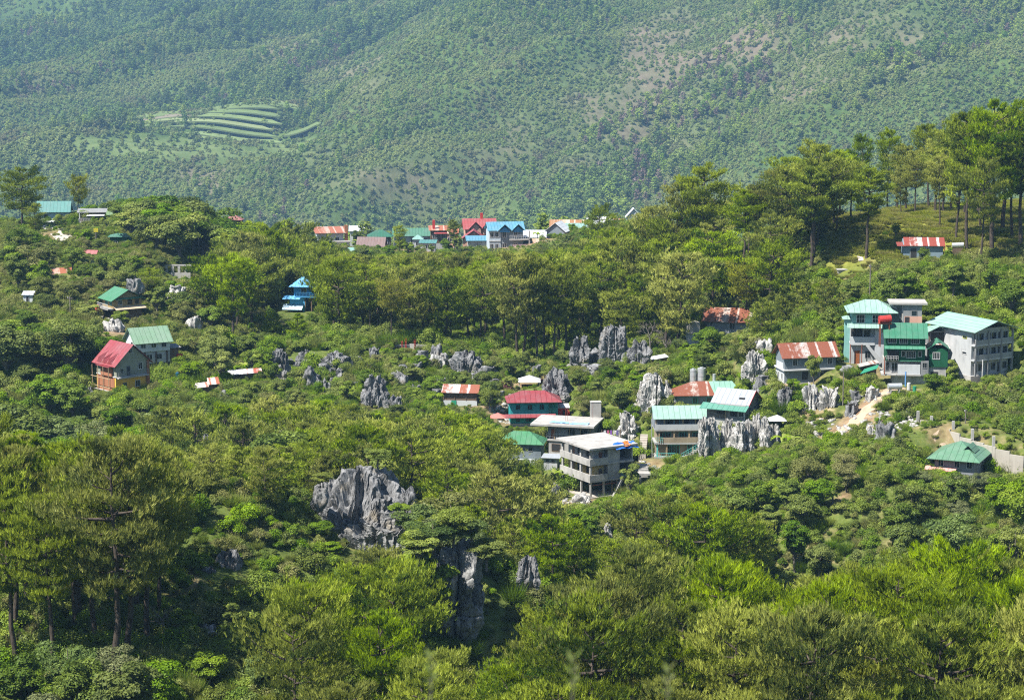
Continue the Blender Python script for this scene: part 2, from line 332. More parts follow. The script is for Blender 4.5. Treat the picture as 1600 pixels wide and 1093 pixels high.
mp(600, 385, 1290); mp(700, 360, 1310); mp(740, 310, 1370); mp(800, 250, 1440); mp(880, 190, 1510); mp(960, 110, 1610); mp(1010, 50, 1700); mp(1060, -30, 1800)   # gully
mp(900, 340, 1290); mp(950, 280, 1350); mp(1050, 200, 1430); mp(1150, 110, 1530); mp(1230, 40, 1610)
mp(1100, 330, 1260); mp(1200, 260, 1310); mp(1300, 170, 1390); mp(1400, 100, 1460); mp(1500, 45, 1520); mp(1350, 300, 1240); mp(1500, 220, 1290); mp(1650, 120, 1370); mp(1600, 320, 1200); mp(1800, 200, 1280)
for px, z in ((-400, 80), (200, 75), (700, 85), (1200, 100), (1900, 110)): mz(px, 2600, z); mz(px, 3000, z - 20)
for px in (-900, 2500): mz(px, 1400, -120); mz(px, 2000, 40)
MX0, MY0, MS = -2400.0, 950.0, 14.0
mx_ = np.arange(MX0, 2401, MS); my_ = np.arange(MY0, 4801, MS); MXX, MYY = np.meshgrid(mx_, my_)
MZ = rbf_eval(rbf_fit(np.array(MP), 45.0, 1.0), MXX, MYY)
_u = (MXX * 0.80 - MYY * 0.60); _v = (MXX * 0.60 + MYY * 0.80)     # gullies fall towards the lower left
mf = np.clip((MYY - 1900) / 190, 0, 1)
terr = np.clip(1 - np.abs(MYY - 1548 * KM) / 96, 0, 1) * np.clip((-MXX - 150) / 60, 0, 1)
GUL = ridged(np.stack([_u.ravel() / 240 + 0.35 * vnoise(P2(MXX.ravel(), MYY.ravel(), 1 / 256), 61), _v.ravel() / 1400, np.zeros(_u.size)], -1), 2, 15, 0.4).reshape(MZ.shape)
MZ += GUL * 30 * mf * (1 - 0.9 * terr)
MZ += ((ridged(np.stack([_u.ravel() / 170, _v.ravel() / 560, np.zeros(_u.size)], -1), 3, 5) * 12 + fbm(P2(MXX.ravel(), MYY.ravel(), 1 / 95), 3, 9) * 7).reshape(MZ.shape)) * mf * (1 - 0.85 * terr)
def mh(x, y):
    fx, fy = (np.asarray(x, float) - MX0) / MS, (np.asarray(y, float) - MY0) / MS
    i = np.clip(np.floor(fx).astype(int), 0, len(mx_) - 2); j = np.clip(np.floor(fy).astype(int), 0, len(my_) - 2); u, v = fx - i, fy - j
    return MZ[j, i] * (1 - u) * (1 - v) + MZ[j, i + 1] * u * (1 - v) + MZ[j + 1, i] * (1 - u) * v + MZ[j + 1, i + 1] * u * v
def grid_faces(nx, ny):
    a = (np.arange(ny - 1)[:, None] * nx + np.arange(nx - 1)[None]).ravel(); return np.stack([a, a + 1, a + nx + 1, a + nx], -1)
def ground_mat():
    t = NT('hillside soil and turf'); o = t.obj(); n1 = t.noise(0.06, 5, 0.6, o); n2 = t.noise(0.7, 4, 0.65, o); n3 = t.noise(0.18, 4, 0.6, o)
    g = t.ramp(n2, [(0.3, (0.045, 0.065, 0.016)), (0.55, (0.10, 0.13, 0.03)), (0.72, (0.17, 0.165, 0.055))])
    e = t.ramp(n2, [(0.3, (0.16, 0.10, 0.06)), (0.6, (0.30, 0.21, 0.13)), (0.75, (0.42, 0.34, 0.25))])
    f = t.ramp(t.math('ADD', t.math('MULTIPLY', n1, 0.5), t.math('MULTIPLY', n3, 0.5)), [(0.54, (0, 0, 0)), (0.62, (1, 1, 1))])
    a = t.n('ShaderNodeAttribute'); a.attribute_name = 'earth'
    md = t.n('ShaderNodeAttribute'); md.attribute_name = 'meadow'; mc = t.ramp(n2, [(0.3, (0.13, 0.14, 0.022)), (0.6, (0.22, 0.22, 0.045)), (0.75, (0.28, 0.25, 0.08))])
    g = t.mix(md.outputs['Fac'], g, mc)
    return t.bsdf(t.mix(t.math('MAXIMUM', t.math('MULTIPLY', t.math('MULTIPLY', f, 0.6), t.math('SUBTRACT', 1.0, md.outputs['Fac'])), a.outputs['Fac']), g, e), 1.0, 0.05, bump=n2, bs=0.5, bd=0.3)
def mountain_mat():
    t = NT('mountain scrub and bare earth'); o = t.obj(); n1 = t.noise(0.008, 5, 0.6, o); n2 = t.noise(0.07, 5, 0.7, o)
    g = t.ramp(n2, [(0.3, (0.035, 0.062, 0.016)), (0.6, (0.075, 0.115, 0.028)), (0.75, (0.13, 0.16, 0.05))])
    e = t.ramp(n2, [(0.3, (0.10, 0.08, 0.055)), (0.6, (0.17, 0.135, 0.095)), (0.75, (0.24, 0.20, 0.14))])
    a = t.n('ShaderNodeAttribute'); a.attribute_name = 'bare'; b = t.n('ShaderNodeAttribute'); b.attribute_name = 'field'
    c = t.mix(t.math('MULTIPLY', a.outputs['Fac'], t.ramp(n1, [(0.35, (0.3, 0.3, 0.3)), (0.6, (1, 1, 1))])), g, e)
    c = t.mix(b.outputs['Fac'], c, t.ramp(n2, [(0.35, (0.09, 0.13, 0.04)), (0.7, (0.15, 0.185, 0.065))]))
    return t.bsdf(c, 1.0, 0.05, bump=n2, bs=0.8, bd=2.0)
# ------------------------------------------------------------------ level ground for houses: (px, py of the base, D, radius)
PADS = []; PROT = []   # PROT: picture boxes of houses and rocks that no nearer tree may hide: (x0, y0, x1, y1, D)
HS = []            # filled by house(): nothing yet
for px, py, D, r, *sf in [
    (925, 777, 331, 5.5), (885, 712, 352, 5.5), (822, 733, 345, 4.5), (830, 664, 367, 5.5), (716, 632, 377, 4.5), (826, 604, 386, 3.0),
    (1062, 713, 342, 5.0), (1090, 714, 337, 2.5, 2.0), (1090, 633, 354, 5.5), (1158, 656, 344, 4.6, 1.6), (1258, 597, 347, 5.5), (1352, 571, 348, 5.0), (1415, 600, 341, 5.5), (1500, 590, 345, 7.0),
    (1510, 752, 302, 6.0), (1132, 527, 402, 5.0), (1030, 566, 388, 2.5), (1442, 402, 399, 4.5),
    (195, 612, 367, 5.0), (237, 572, 388, 5.0), (193, 497, 423, 5.0), (318, 612, 372, 3.5), (375, 592, 381, 3.5), (474, 488, 468, 5.0),
    (765, 340, 385, 0.1)][:-1]:
    x, y, z = at(px, py, D); PADS.append((x, y, r + 0.8)); pad(x, y, z, r, *sf)
ROAD_PADS = []
def earth_attr():
    """bare soil: the trodden path, the yards and the building sites (places on the ground)"""
    e = np.zeros(GXX.shape)
    for px, py, D, r in [(1340, 648, 331, 2.4), (1325, 660, 328, 2.2), (1300, 670, 325, 2.2), (1280, 672, 324, 2.4), (1360, 640, 333, 1.8), (1380, 632, 335, 1.6), (1398, 626, 337, 1.5), (1250, 672, 325, 2.2), (1352, 658, 328, 1.8), (1372, 668, 324, 1.6), (1310, 665, 327, 2.2), (1332, 655, 330, 2.2), (1390, 672, 321, 1.5), (830, 790, 322, 6), (810, 805, 318, 4), (905, 785, 328, 4), (760, 640, 370, 4), (790, 640, 370, 4), (815, 592, 388, 3), (800, 605, 380, 3), (240, 615, 368, 3), (1000, 720, 338, 4), (1545, 605, 336, 4), (1320, 800, 286, 1.6), (1400, 830, 280, 1.6), (1480, 688, 311, 1.5), (175, 520, 410, 4), (85, 375, 524, 4), (100, 372, 520, 4), (650, 385, 636, 12), (800, 392, 634, 12), (540, 392, 636, 10), (880, 380, 640, 10)]:
        x, y, z = at(px, py, D); e = np.maximum(e, np.clip(1.4 - np.hypot(GXX - x, GYY - y) / r, 0, 1))
    n = fbm(P2(GXX.ravel(), GYY.ravel(), 0.25), 3, 21).reshape(GXX.shape)
    return np.clip(e * (1.0 + 0.7 * n), 0, 1)
def build_ground():
    V = np.stack([GXX, GYY, GZ], -1).reshape(-1, 3)
    o = link('ground', mesh_np('ground', V, grid_faces(len(gx), len(gy)), ground_mat(), True, {'earth': earth_attr().ravel(), 'meadow': (np.clip((proj(GXX, np.maximum(GYY, 60), GZ)[0] - 1270) / 40, 0, 1) * np.clip((GYY - 396) / 8, 0, 1) * np.clip((470 - GYY) / 10, 0, 1)).ravel()})); o['kind'] = 'structure'
    pp = proj(MXX, MYY, MZ); px, py = pp[0], pp[1]
    bare = np.zeros(MXX.shape)
    for ax, ay, bx, by, r, s in [(700, 380, 760, 250, 50, 0.7), (760, 250, 900, 165, 38, 0.65), (900, 165, 1010, 60, 42, 0.65), (520, 330, 480, 270, 40, 0.6), (640, 360, 560, 300, 60, 0.6), (1010, 220, 900, 230, 60, 0.7),
                              (1090, 120, 1150, 70, 70, 0.7), (1010, 160, 1060, 60, 50, 0.8), (460, 95, 560, 100, 50, 0.6), (290, 275, 330, 290, 18, 0.8), (350, 275, 335, 300, 14, 0.8), (1350, 45, 1420, 70, 60, 0.6), (1300, 90, 1230, 140, 40, 0.5), (60, 130, 110, 110, 30, 0.4), (1120, 300, 1060, 320, 35, 0.6), (620, 310, 700, 300, 60, 0.6)]:
        dx, dy = bx - ax, by - ay; t = np.clip(((px - ax) * dx + (py - ay) * dy) / (dx * dx + dy * dy), 0, 1); d = np.hypot(px - ax - t * dx, (py - ay - t * dy) * 1.2)
        bare = np.maximum(bare, s * np.clip(1.5 - d / r, 0, 1))
    bare = np.clip(bare * (1 + 0.9 * fbm(P2(MXX.ravel(), MYY.ravel(), 1 / 45), 4, 31).reshape(MXX.shape)) + 0.25 * fbm(P2(MXX.ravel(), MYY.ravel(), 1 / 90), 3, 33).reshape(MXX.shape), 0, 1)
    field = np.clip(np.minimum(np.clip((px - 90) / 60, 0, 1), np.clip((500 - px) / 60, 0, 1)) * np.clip((py - 212) / 8, 0, 1) * np.clip((252 - py) / 10, 0, 1) * (1.1 + fbm(P2(MXX.ravel(), MYY.ravel(), 1 / 30), 3, 41).reshape(MXX.shape)), 0, 1)
    field = np.maximum(field, np.clip(1.3 - np.hypot((px - 800) / 45, (py - 338) / 10), 0, 1))
    o = link('mountain', mesh_np('mountain', np.stack([MXX, MYY, MZ], -1).reshape(-1, 3), grid_faces(len(mx_), len(my_)), mountain_mat(), True, {'bare': bare.ravel(), 'field': field.ravel()})); o['kind'] = 'structure'
    return bare, field
BARE, FIELD = build_ground()
# ------------------------------------------------------------------ karst limestone
import bmesh
_ico = {}
def ico(n):
    if n not in _ico:
        bm = bmesh.new(); bmesh.ops.create_icosphere(bm, subdivisions=n, radius=1); _ico[n] = (np.array([v.co[:] for v in bm.verts]), np.array([[v.index for v in f.verts] for f in bm.faces])); bm.free()
    return _ico[n]
def rock(x0, y0, x1, y1, D, label, seed, mat='rock', sub=5, peak=0.45, flute=0.16, fs=1.1, depth=0.75, sink=1.2, name='limestone_rock', group=None, prot=True, slant=0.0, cat='rock', tp=0.22):
    """weathered pinnacle rock filling the picture box; vertical flutes and broken peaks"""
    u = D / F; w, H = (x1 - x0) * u, (y1 - y0) * u + sink; d = max(w, H * 0.6) * depth
    V, Fc = ico(sub); th = np.arctan2(V[:, 1], V[:, 0]); z = V[:, 2]
    rh = (1 - np.abs(z) ** 3.2) ** (1 / 2.6); hx, hy = np.cos(th), np.sin(th); q = (np.abs(hx) ** 2.6 + np.abs(hy) ** 2.6) ** (-1 / 2.6); rh = rh * q
    zl = (z + 1) / 2; X, Y = hx * rh * w / 2, hy * rh * d / 2
    so = seed * 17.3; pk = np.clip(0.5 + 0.42 * ridged(np.stack([X / (0.34 * w) + so, Y / (0.4 * w), 0 * X], -1), 3, seed, 0.6), 0, 1)
    Z = H * zl * (1 - peak * (1 - pk) * np.clip(zl * 1.6 - 0.3, 0, 1)); taper = 1 - tp * zl if tp > 0 else 1 + tp * (1 - zl)
    X, Y = X * taper + slant * Z, Y * taper
    n = ridged(np.stack([X / fs + so, Y / fs, Z / (fs * 4.2)], -1), 4, seed + 3, 0.55); n2 = fbm(np.stack([X, Y, Z * 0.6], -1) / 0.5, 3, seed + 9, 0.55)
    big = fbm(np.stack([X, Y, Z * 0.5], -1) / (0.4 * w), 2, seed + 5)
    c1 = vnoise(np.stack([X / (fs * 1.5) + so, Y / (fs * 1.5), Z / (fs * 7)], -1), seed + 21); c2 = vnoise(np.stack([X / (fs * 0.6), Y / (fs * 0.6) + so, Z / (fs * 2.6)], -1), seed + 22); c3 = vnoise(np.stack([X / (fs * 3), Y / (fs * 3), Z / (fs * 0.9) + so], -1), seed + 23)
    crev = 0.55 * np.exp(-(c1 / 0.13) ** 2) + 0.24 * np.exp(-(c2 / 0.16) ** 2) + 0.16 * np.exp(-(c3 / 0.10) ** 2)
    a = flute * (n - 0.6) * fs * 2.2 + 0.10 * fs * n2 + 0.10 * w * big - crev * fs * min(1.0, w / 4)
    X, Y = X + hx * a, Y + hy * a; Z = Z + (0.32 * fs * n - 0.9 * fs * crev * min(1.0, w / 4)) * zl + 0.08 * n2
    bx, by, bz = at((x0 + x1) / 2, y1, D)
    Z = Z - sink
    # fit the box again
    X = (X - (X.max() + X.min()) / 2) * (w / (X.max() - X.min())); Z = -sink + (Z + sink) * (H / (Z.max() + sink))
    o = link(name, mesh_np(name, np.stack([X, Y, Z], -1), Fc, M[mat], True), None, (bx, by + d * 0.3, bz))
    o.data.polygons.foreach_set('use_smooth', np.zeros(len(Fc), bool)) if sub >= 5 else None
    if prot: PROT.append((x0 + 2, y0, x1 - 2, y1 - (y1 - y0) * 0.12, D))
    PADS.append((bx, by + d * 0.3, max(w, d) * 0.45))
    return tag(o, label, cat, group)
rock(486, 728, 645, 838, 256, 'broad grey fluted limestone outcrop rising above the pine canopy', 1, sub=6, peak=0.5, flute=0.2, fs=0.75, depth=0.8, sink=5.0)
rock(536, 806, 652, 896, 253.5, 'shadowed dark limestone cliff under the broad fluted outcrop', 2, 'rock_dark', peak=0.25, fs=1.2, depth=0.6, tp=-0.25, sub=6, sink=3)
rock(483, 752, 515, 785, 254, 'small grey shoulder rock beside the broad fluted outcrop', 3, sub=4)
rock(618, 760, 652, 812, 252, 'leaning grey slab of rock beside the broad fluted outcrop', 4, sub=4, fs=1.6)
rock(668, 838, 760, 1012, 226, 'tall shadowed cliff with pale streaks above the dark cave', 5, 'rock_dark', sub=6, peak=0.18, flute=0.10, fs=1.6, depth=0.8, tp=-0.55)
rock(744, 925, 800, 1040, 235, 'dark recessed cliff at the back of the cave', 75, 'rock_dark', sub=5, peak=0.2, fs=1.6, depth=0.6, tp=-0.3)
PROT.append((690, 850, 790, 1012, 226))
rock(804, 866, 846, 910, 236, 'rounded grey boulder above the pine slope beside the cave', 6, sub=5)
rock(335, 856, 381, 905, 237, 'knobbly grey boulder on the grassy knoll', 7)
rock(312, 882, 345, 922, 235, 'lower grey boulder below the knobbly one on the knoll', 8, sub=4)
rock(300, 972, 350, 1004, 224, 'pale low rock at the foot of the grassy knoll', 9, 'rock_pale', sub=4)
rock(308, 822, 334, 850, 243, 'small grey rock half buried on the grassy knoll', 10, sub=4)
rock(328, 790, 346, 808, 250, 'pale spike of rock on the crest of the grassy knoll', 11, sub=4)
rock(314, 676, 332, 698, 330, 'lone grey rock among the dark broadleaf trees', 12, sub=4)
rock(561, 583, 610, 645, 372, 'twin dark grey pillar rock standing alone on the scrub slope', 13, peak=0.3, fs=1.4)
rock(418, 543, 455, 592, 388, 'grey rock tower beside the rusty sheds', 14)
rock(458, 546, 500, 574, 396, 'jagged grey rock crest below the pine wood', 15)
rock(494, 549, 542, 572, 394, 'jagged grey comb of rock below the pine wood', 16)
rock(470, 570, 500, 602, 386, 'grey rock stump below the jagged crest', 17, sub=4)
rock(490, 590, 520, 614, 382, 'small cavernous grey rock on the scrub slope', 18, sub=4)
rock(605, 578, 642, 600, 386, 'low row of grey rock teeth near the twin pillar rock', 19, sub=4, peak=0.6)
rock(524, 574, 540, 590, 388, 'tiny rock tooth on the scrub slope', 20, sub=4)
rock(671, 536, 692, 554, 402, 'grey rock knob at the end of the low block wall', 21, sub=4)
rock(668, 552, 702, 572, 398, 'pale rock shelf below the rock knob', 22, 'rock_pale', sub=4)
rock(700, 546, 758, 582, 396, 'dark topped boulder pile above the wooden shack', 23)
rock(888, 524, 924, 568, 386, 'grey twin rock tower before the pine trunks', 24)
rock(934, 503, 984, 572, 385, 'tall grey pinnacle with a pointed peak', 25, peak=0.5, fs=1.0)
rock(976, 530, 1020, 568, 384, 'square topped grey rock beside the pointed pinnacle', 26)
rock(846, 572, 896, 632, 372, 'grey rock wall behind the turquoise house', 27)
rock(984, 578, 1062, 690, 355, 'huge pale rock fang towering behind the stone steps', 28, 'rock_pale', sub=6, peak=0.4, fs=1.1)
rock(960, 640, 1005, 690, 350, 'pale broken rock face above the clothes line', 29, 'rock_pale')
for i, (a, b, c, d) in enumerate([(1092, 648, 1106, 704), (1103, 650, 1124, 706), (1126, 652, 1146, 704), (1143, 658, 1164, 704), (1160, 652, 1178, 706), (1174, 644, 1190, 712), (1187, 648, 1202, 708), (1198, 660, 1218, 706)]):
    rock(a - 2, b, c + 3, d + 4, 327 + (i % 3) * 1.2, 'pale fluted rock pinnacle in the row below the pale metal roof', 40 + i, 'rock_pale', peak=0.35, flute=0.14, fs=0.8, depth=0.8, group='pinnacles below the pale metal roof')
rock(1158, 546, 1204, 592, 352, 'pale overgrown rock beside the grey house gable', 50, 'rock_pale')
rock(1180, 528, 1212, 548, 356, 'flat pale rock on top of the overgrown rock', 51, 'rock_pale', sub=4)
rock(1250, 596, 1282, 662, 336, 'pale rock pillar below the grey house', 52, 'rock_pale')
rock(1274, 602, 1320, 664, 335, 'pale rock with a dark hollow beside the dirt path', 53, 'rock_pale', fs=1.4)
rock(1214, 604, 1242, 648, 338, 'grey rock column under the grey house ledge', 54)
rock(1352, 602, 1376, 622, 334, 'pale boulder below the silver tank', 55, 'rock_pale', sub=4)
rock(1400, 655, 1440, 672, 320, 'white rubble boulder at the head of the stepped wall', 56, 'rock_pale', sub=4)
rock(1348, 664, 1372, 690, 318, 'pale boulder in the shrubs below the dirt path', 57, 'rock_pale', sub=4)
rock(1362, 700, 1384, 724, 312, 'pale rock in the creeper covered slope', 58, 'rock_pale', sub=4)
rock(1402, 664, 1420, 680, 318, 'white stone below the stepped block wall', 59, 'rock_pale', sub=4)
rock(130, 603, 146, 640, 360, 'slim grey rock spike beside the yellow house', 60, sub=4)
rock(112, 622, 134, 640, 360, 'small grey rock beside the slim spike', 61, sub=4)
rock(330, 608, 360, 640, 362, 'overgrown grey rock below the rusty shanty', 62, sub=4, prot=False)
rock(858, 752, 876, 782, 330, 'pale rock spike below the concrete house', 63, 'rock_pale', sub=4)
rock(890, 770, 925, 792, 327, 'pale stone footing below the concrete house', 64, 'rock_pale', sub=4)
rock(943, 814, 958, 838, 300, 'white rock spike on the slope below the steps', 65, 'rock_pale', sub=4)
rock(196, 432, 226, 452, 428, 'grey rock behind the upper green roofed house', 66, sub=4)
rock(260, 444, 290, 464, 432, 'pale cliff patch among the dry bushes', 67, 'rock_pale', sub=4)
rock(288, 492, 318, 514, 425, 'pale rock among the dry bushes below the pines', 68, 'rock_pale', sub=4)
rock(158, 496, 196, 524, 411, 'pale cut rock face under the upper green roofed house', 69, 'rock_pale', sub=4, peak=0.1)
rock(1296, 770, 1306, 786, 290, 'small white stone on the cleared slope', 70, 'rock_pale', sub=4)
rock(1282, 826, 1300, 842, 280, 'white stone below the banana plants', 71, 'rock_pale', sub=4)

# small rocks breaking through the scrub: three forms, copied
_f = [rock(440, 600, 460, 612, 384, 'small grey rock breaking through the scrub slope', 80, sub=4, prot=False, group='small grey rocks on the scrub slope'), rock(640, 600, 662, 616, 380, 'small grey rock breaking through the scrub slope', 81, sub=4, prot=False, group='small grey rocks on the scrub slope', peak=0.6), rock(545, 596, 560, 610, 384, 'small grey rock breaking through the scrub slope', 82, sub=4, prot=False, group='small grey rocks on the scrub slope', peak=0.3)]
_rg = random.Random(4)
for i, (px, py, D) in enumerate([(430, 565, 392), (444, 572, 391), (508, 572, 391), (520, 582, 388), (455, 560, 396), (540, 566, 395), (555, 560, 398), (585, 560, 400), (630, 575, 392), (650, 570, 394), (690, 585, 388), (660, 556, 400), (762, 574, 394), (745, 590, 388), (772, 600, 384), (782, 622, 376), (900, 560, 384), (915, 572, 380), (930, 575, 378), (1008, 570, 380), (876, 600, 374), (838, 575, 392), (826, 570, 396), (470, 612, 380), (535, 615, 380), (620, 640, 370), (680, 620, 378), (1335, 610, 336), (1330, 640, 332), (1190, 600, 348), (1325, 585, 344), (1386, 690, 312), (1240, 690, 322), (1450, 690, 308)]):
    o = _f[i % 3].copy(); COL.objects.link(o); x, y, z = at(px, py, D); k = _rg.uniform(0.6, 1.5); o.location = (x, y, float(gh(x, y))); o.scale = (k, k, k * _rg.uniform(0.8, 1.4)); o.rotation_euler = (0, 0, _rg.uniform(0, 6.28)); PADS.append((x, y, 1.2 * k))
    if D < 350: o['label'] = 'small pale boulder in the shrubs of the compound bank'; o['group'] = 'small boulders of the compound bank'; o.data = o.data

rock(412, 556, 548, 592, 399, 'long low grey rock ridge under the jagged crest', 90, peak=0.75, depth=0.35, prot=False)
rock(662, 550, 764, 586, 401, 'long low rock ridge behind the dark topped boulder pile', 91, peak=0.75, depth=0.35, prot=False)
rock(884, 544, 1024, 576, 389, 'low rock ridge joining the pinnacle and the square topped rock', 92, peak=0.7, depth=0.3, prot=False)
rock(1240, 628, 1330, 668, 338, 'low broken rock bank behind the hollow rock', 93, 'rock_pale', peak=0.75, depth=0.35, prot=False)
# ------------------------------------------------------------------ houses. local axes: x along the front, y to the back, z up; unit = one photo pixel at that distance
def _m(k, f):
    if k not in M: M[k] = f()
    return M[k]
def pm(name, col, stain=0.25): return _m(name, lambda: wall_mat(name, col, stain))
def rm(name, col, rust=0.0, along='x', **kw): return _m(name + along, lambda: metal_roof(name + along, col, rust, along, **kw))
TEAL = pm('turquoise paint', (0.03, 0.26, 0.27)); GREYB = pm('blue grey paint', (0.17, 0.20, 0.22)); WHITEW = pm('whitewashed wall', (0.46, 0.475, 0.48)); YEL = pm('ochre yellow paint', (0.75, 0.44, 0.07))
OLIVE = pm('olive grey plaster', (0.25, 0.26, 0.20)); BRICK = pm('red brick', (0.32, 0.14, 0.075), 0.4); CREAM = pm('cream plaster', (0.60, 0.45, 0.20)); DGREEN = pm('dark green boards', (0.012, 0.085, 0.04)); AQUA = pm('aqua paint', (0.20, 0.40, 0.36)); AQUAT = flat_mat('aqua trim', (0.10, 0.42, 0.38)); PINK = pm('salmon plaster', (0.52, 0.30, 0.22)); BLUEW = pm('blue paint', (0.05, 0.22, 0.42)); ORANGE = flat_mat('orange door', (0.28, 0.09, 0.03)); REDT = flat_mat('red paint', (0.42, 0.035, 0.03)); RUSTP = flat_mat('rusty steel', (0.22, 0.07, 0.035)); ZINC = flat_mat('galvanised steel', (0.55, 0.57, 0.57), 0.4, 0.5, 0.5); TARP = flat_mat('blue tarpaulin', (0.03, 0.14, 0.50), 0.5); BROWN = flat_mat('brown fascia', (0.10, 0.06, 0.04)); STONE = pm('stone footing', (0.40, 0.36, 0.31), 0.5); GREYW = pm('grey plaster', (0.40, 0.41, 0.41), 0.3); WPINK = flat_mat('faded red sheet', (0.5, 0.16, 0.13)); BRTG = flat_mat('bright green shade net', (0.02, 0.22, 0.13))
class House:
    def __init__(s, name, label, px, py, D, yaw=0.0, cat='house', group=None, scale=1.0, prot=None, z=None):
        s.u = D / F * scale; p = at(px, py, D); s.o = empty(name, p if z is None else (p[0], p[1], z), R(yaw)); tag(s.o, label, cat, group)
        if prot: PROT.append((*prot, D))
        PADS.append((p[0], p[1], 2.0))
    def P(s, q): return tuple(c * s.u for c in q)
    def mb(s, m, name, mat, par=None):
        m.v = [s.P(v) for v in m.v]; return m.build(name, mat, par or s.o)
    def box(s, name, mat, x0, x1, y0, y1, z0, z1, par=None): return s.mb(MB().box(x0, x1, y0, y1, z0, z1), name, mat, par)
    def tube(s, name, mat, a, b, r, par=None, n=6): return s.mb(MB().tube(a, b, r, None, n), name, mat, par)
    def wall_gx(s, mat, x0, x1, y0, y1, z0, ze, rise, name='wall'):
        """wall block whose x ends rise to gables (ridge along x)"""
        ym = (y0 + y1) / 2; ze -= 1.3
        return s.mb(MB().poly([(x0, y0, z0), (x1, y0, z0), (x1, y1, z0), (x0, y1, z0), (x0, y0, ze), (x1, y0, ze), (x1, y1, ze), (x0, y1, ze), (x0, ym, ze + rise), (x1, ym, ze + rise)],
            [(0, 3, 2, 1), (0, 1, 5, 4), (1, 2, 6, 9, 5), (2, 3, 7, 6), (3, 0, 4, 8, 7), (4, 5, 9, 8), (6, 7, 8, 9)]), name, mat)
    def wall_gy(s, mat, x0, x1, y0, y1, z0, ze, rise, name='wall'):
        xm = (x0 + x1) / 2; ze -= 1.3
        return s.mb(MB().poly([(x0, y0, z0), (x1, y0, z0), (x1, y1, z0), (x0, y1, z0), (x0, y0, ze), (x1, y0, ze), (x1, y1, ze), (x0, y1, ze), (xm, y0, ze + rise), (xm, y1, ze + rise)],
            [(0, 3, 2, 1), (0, 1, 5, 8, 4), (1, 2, 6, 5), (2, 3, 7, 9, 6), (3, 0, 4, 7), (4, 8, 9, 7), (5, 6, 9, 8)]), name, mat)
    def roof_gx(s, mat, x0, x1, y0, y1, ze, rise, ov=2.5, ox=2.0, th=0.7, name='roof', ym=None):
        ym = (y0 + y1) / 2 if ym is None else ym; ze += 0.25; kf = rise / (ym - y0); kb = rise / (y1 - ym); zf, zb, zr = ze - ov * kf, ze - ov * kb, ze + rise; a, b = x0 - ox, x1 + ox; Q = []
        for x in (a, b): Q += [(x, y0 - ov, zf), (x, ym, zr), (x, y1 + ov, zb), (x, y1 + ov, zb + th), (x, ym, zr + th), (x, y0 - ov, zf + th)]
        return s.mb(MB().poly(Q, [(5, 4, 3, 2, 1, 0), (6, 7, 8, 9, 10, 11)] + [(i, (i + 1) % 6, 6 + (i + 1) % 6, 6 + i) for i in range(6)]), name, mat)
    def roof_gy(s, mat, x0, x1, y0, y1, ze, rise, ov=2.5, oy=2.0, th=0.7, name='roof', xm=None):
        xm = (x0 + x1) / 2 if xm is None else xm; ze += 0.25; kl = rise / (xm - x0); kr = rise / (x1 - xm); zl, zw, zr = ze - ov * kl, ze - ov * kr, ze + rise; a, b = y0 - oy, y1 + oy; Q = []
        for y in (a, b): Q += [(x0 - ov, y, zl), (xm, y, zr), (x1 + ov, y, zw), (x1 + ov, y, zw + th), (xm, y, zr + th), (x0 - ov, y, zl + th)]
        return s.mb(MB().poly(Q, [(0, 1, 2, 3, 4, 5), (11, 10, 9, 8, 7, 6)] + [(i, 6 + i, 6 + (i + 1) % 6, (i + 1) % 6) for i in range(6)]), name, mat)
    def roof_hip(s, mat, x0, x1, y0, y1, ze, rise, ov=3.0, inset=None, th=0.7, name='roof', r0=None, r1=None):
        a, b, c, d = x0 - ov, x1 + ov, y0 - ov, y1 + ov; ym = (c + d) / 2; i = (d - c) / 2 if inset is None else inset; i = min(i, (b - a) / 2 - 0.3); r0 = a + i if r0 is None else r0; r1 = b - i if r1 is None else r1
        Q = [(a, c, ze), (b, c, ze), (b, d, ze), (a, d, ze)]; Q = Q + [(x, y, z + th) for x, y, z in Q] + [(r0, ym, ze + rise), (r1, ym, ze + rise)]
        return s.mb(MB().poly(Q, [(3, 2, 1, 0), (0, 1, 5, 4), (1, 2, 6, 5), (2, 3, 7, 6), (3, 0, 4, 7), (4, 5, 9, 8), (5, 6, 9), (6, 7, 8, 9), (7, 4, 8)]), name, mat)
    def shed(s, mat, x0, x1, y0, y1, zf, zb, th=0.7, name='roof', par=None):
        return s.mb(MB().prism([(x0, y0, zf), (x1, y0, zf), (x1, y1, zb), (x0, y1, zb)], th), name, mat, par)
    def plane(s, face, c):
        return {'f': lambda u, n, z: (u, c - n, z), 'b': lambda u, n, z: (u, c + n, z), 'r': lambda u, n, z: (c + n, u, z), 'l': lambda u, n, z: (c - n, u, z)}[face]
    def _slab(s, m, f, u0, u1, n0, n1, z0, z1):
        p = [f(u0, n0, z0), f(u1, n0, z0), f(u1, n1, z0), f(u0, n1, z0), f(u0, n0, z1), f(u1, n0, z1), f(u1, n1, z1), f(u0, n1, z1)]
        m.poly(p, [(0, 3, 2, 1), (4, 5, 6, 7), (0, 1, 5, 4), (1, 2, 6, 5), (2, 3, 7, 6), (3, 0, 4, 7)])
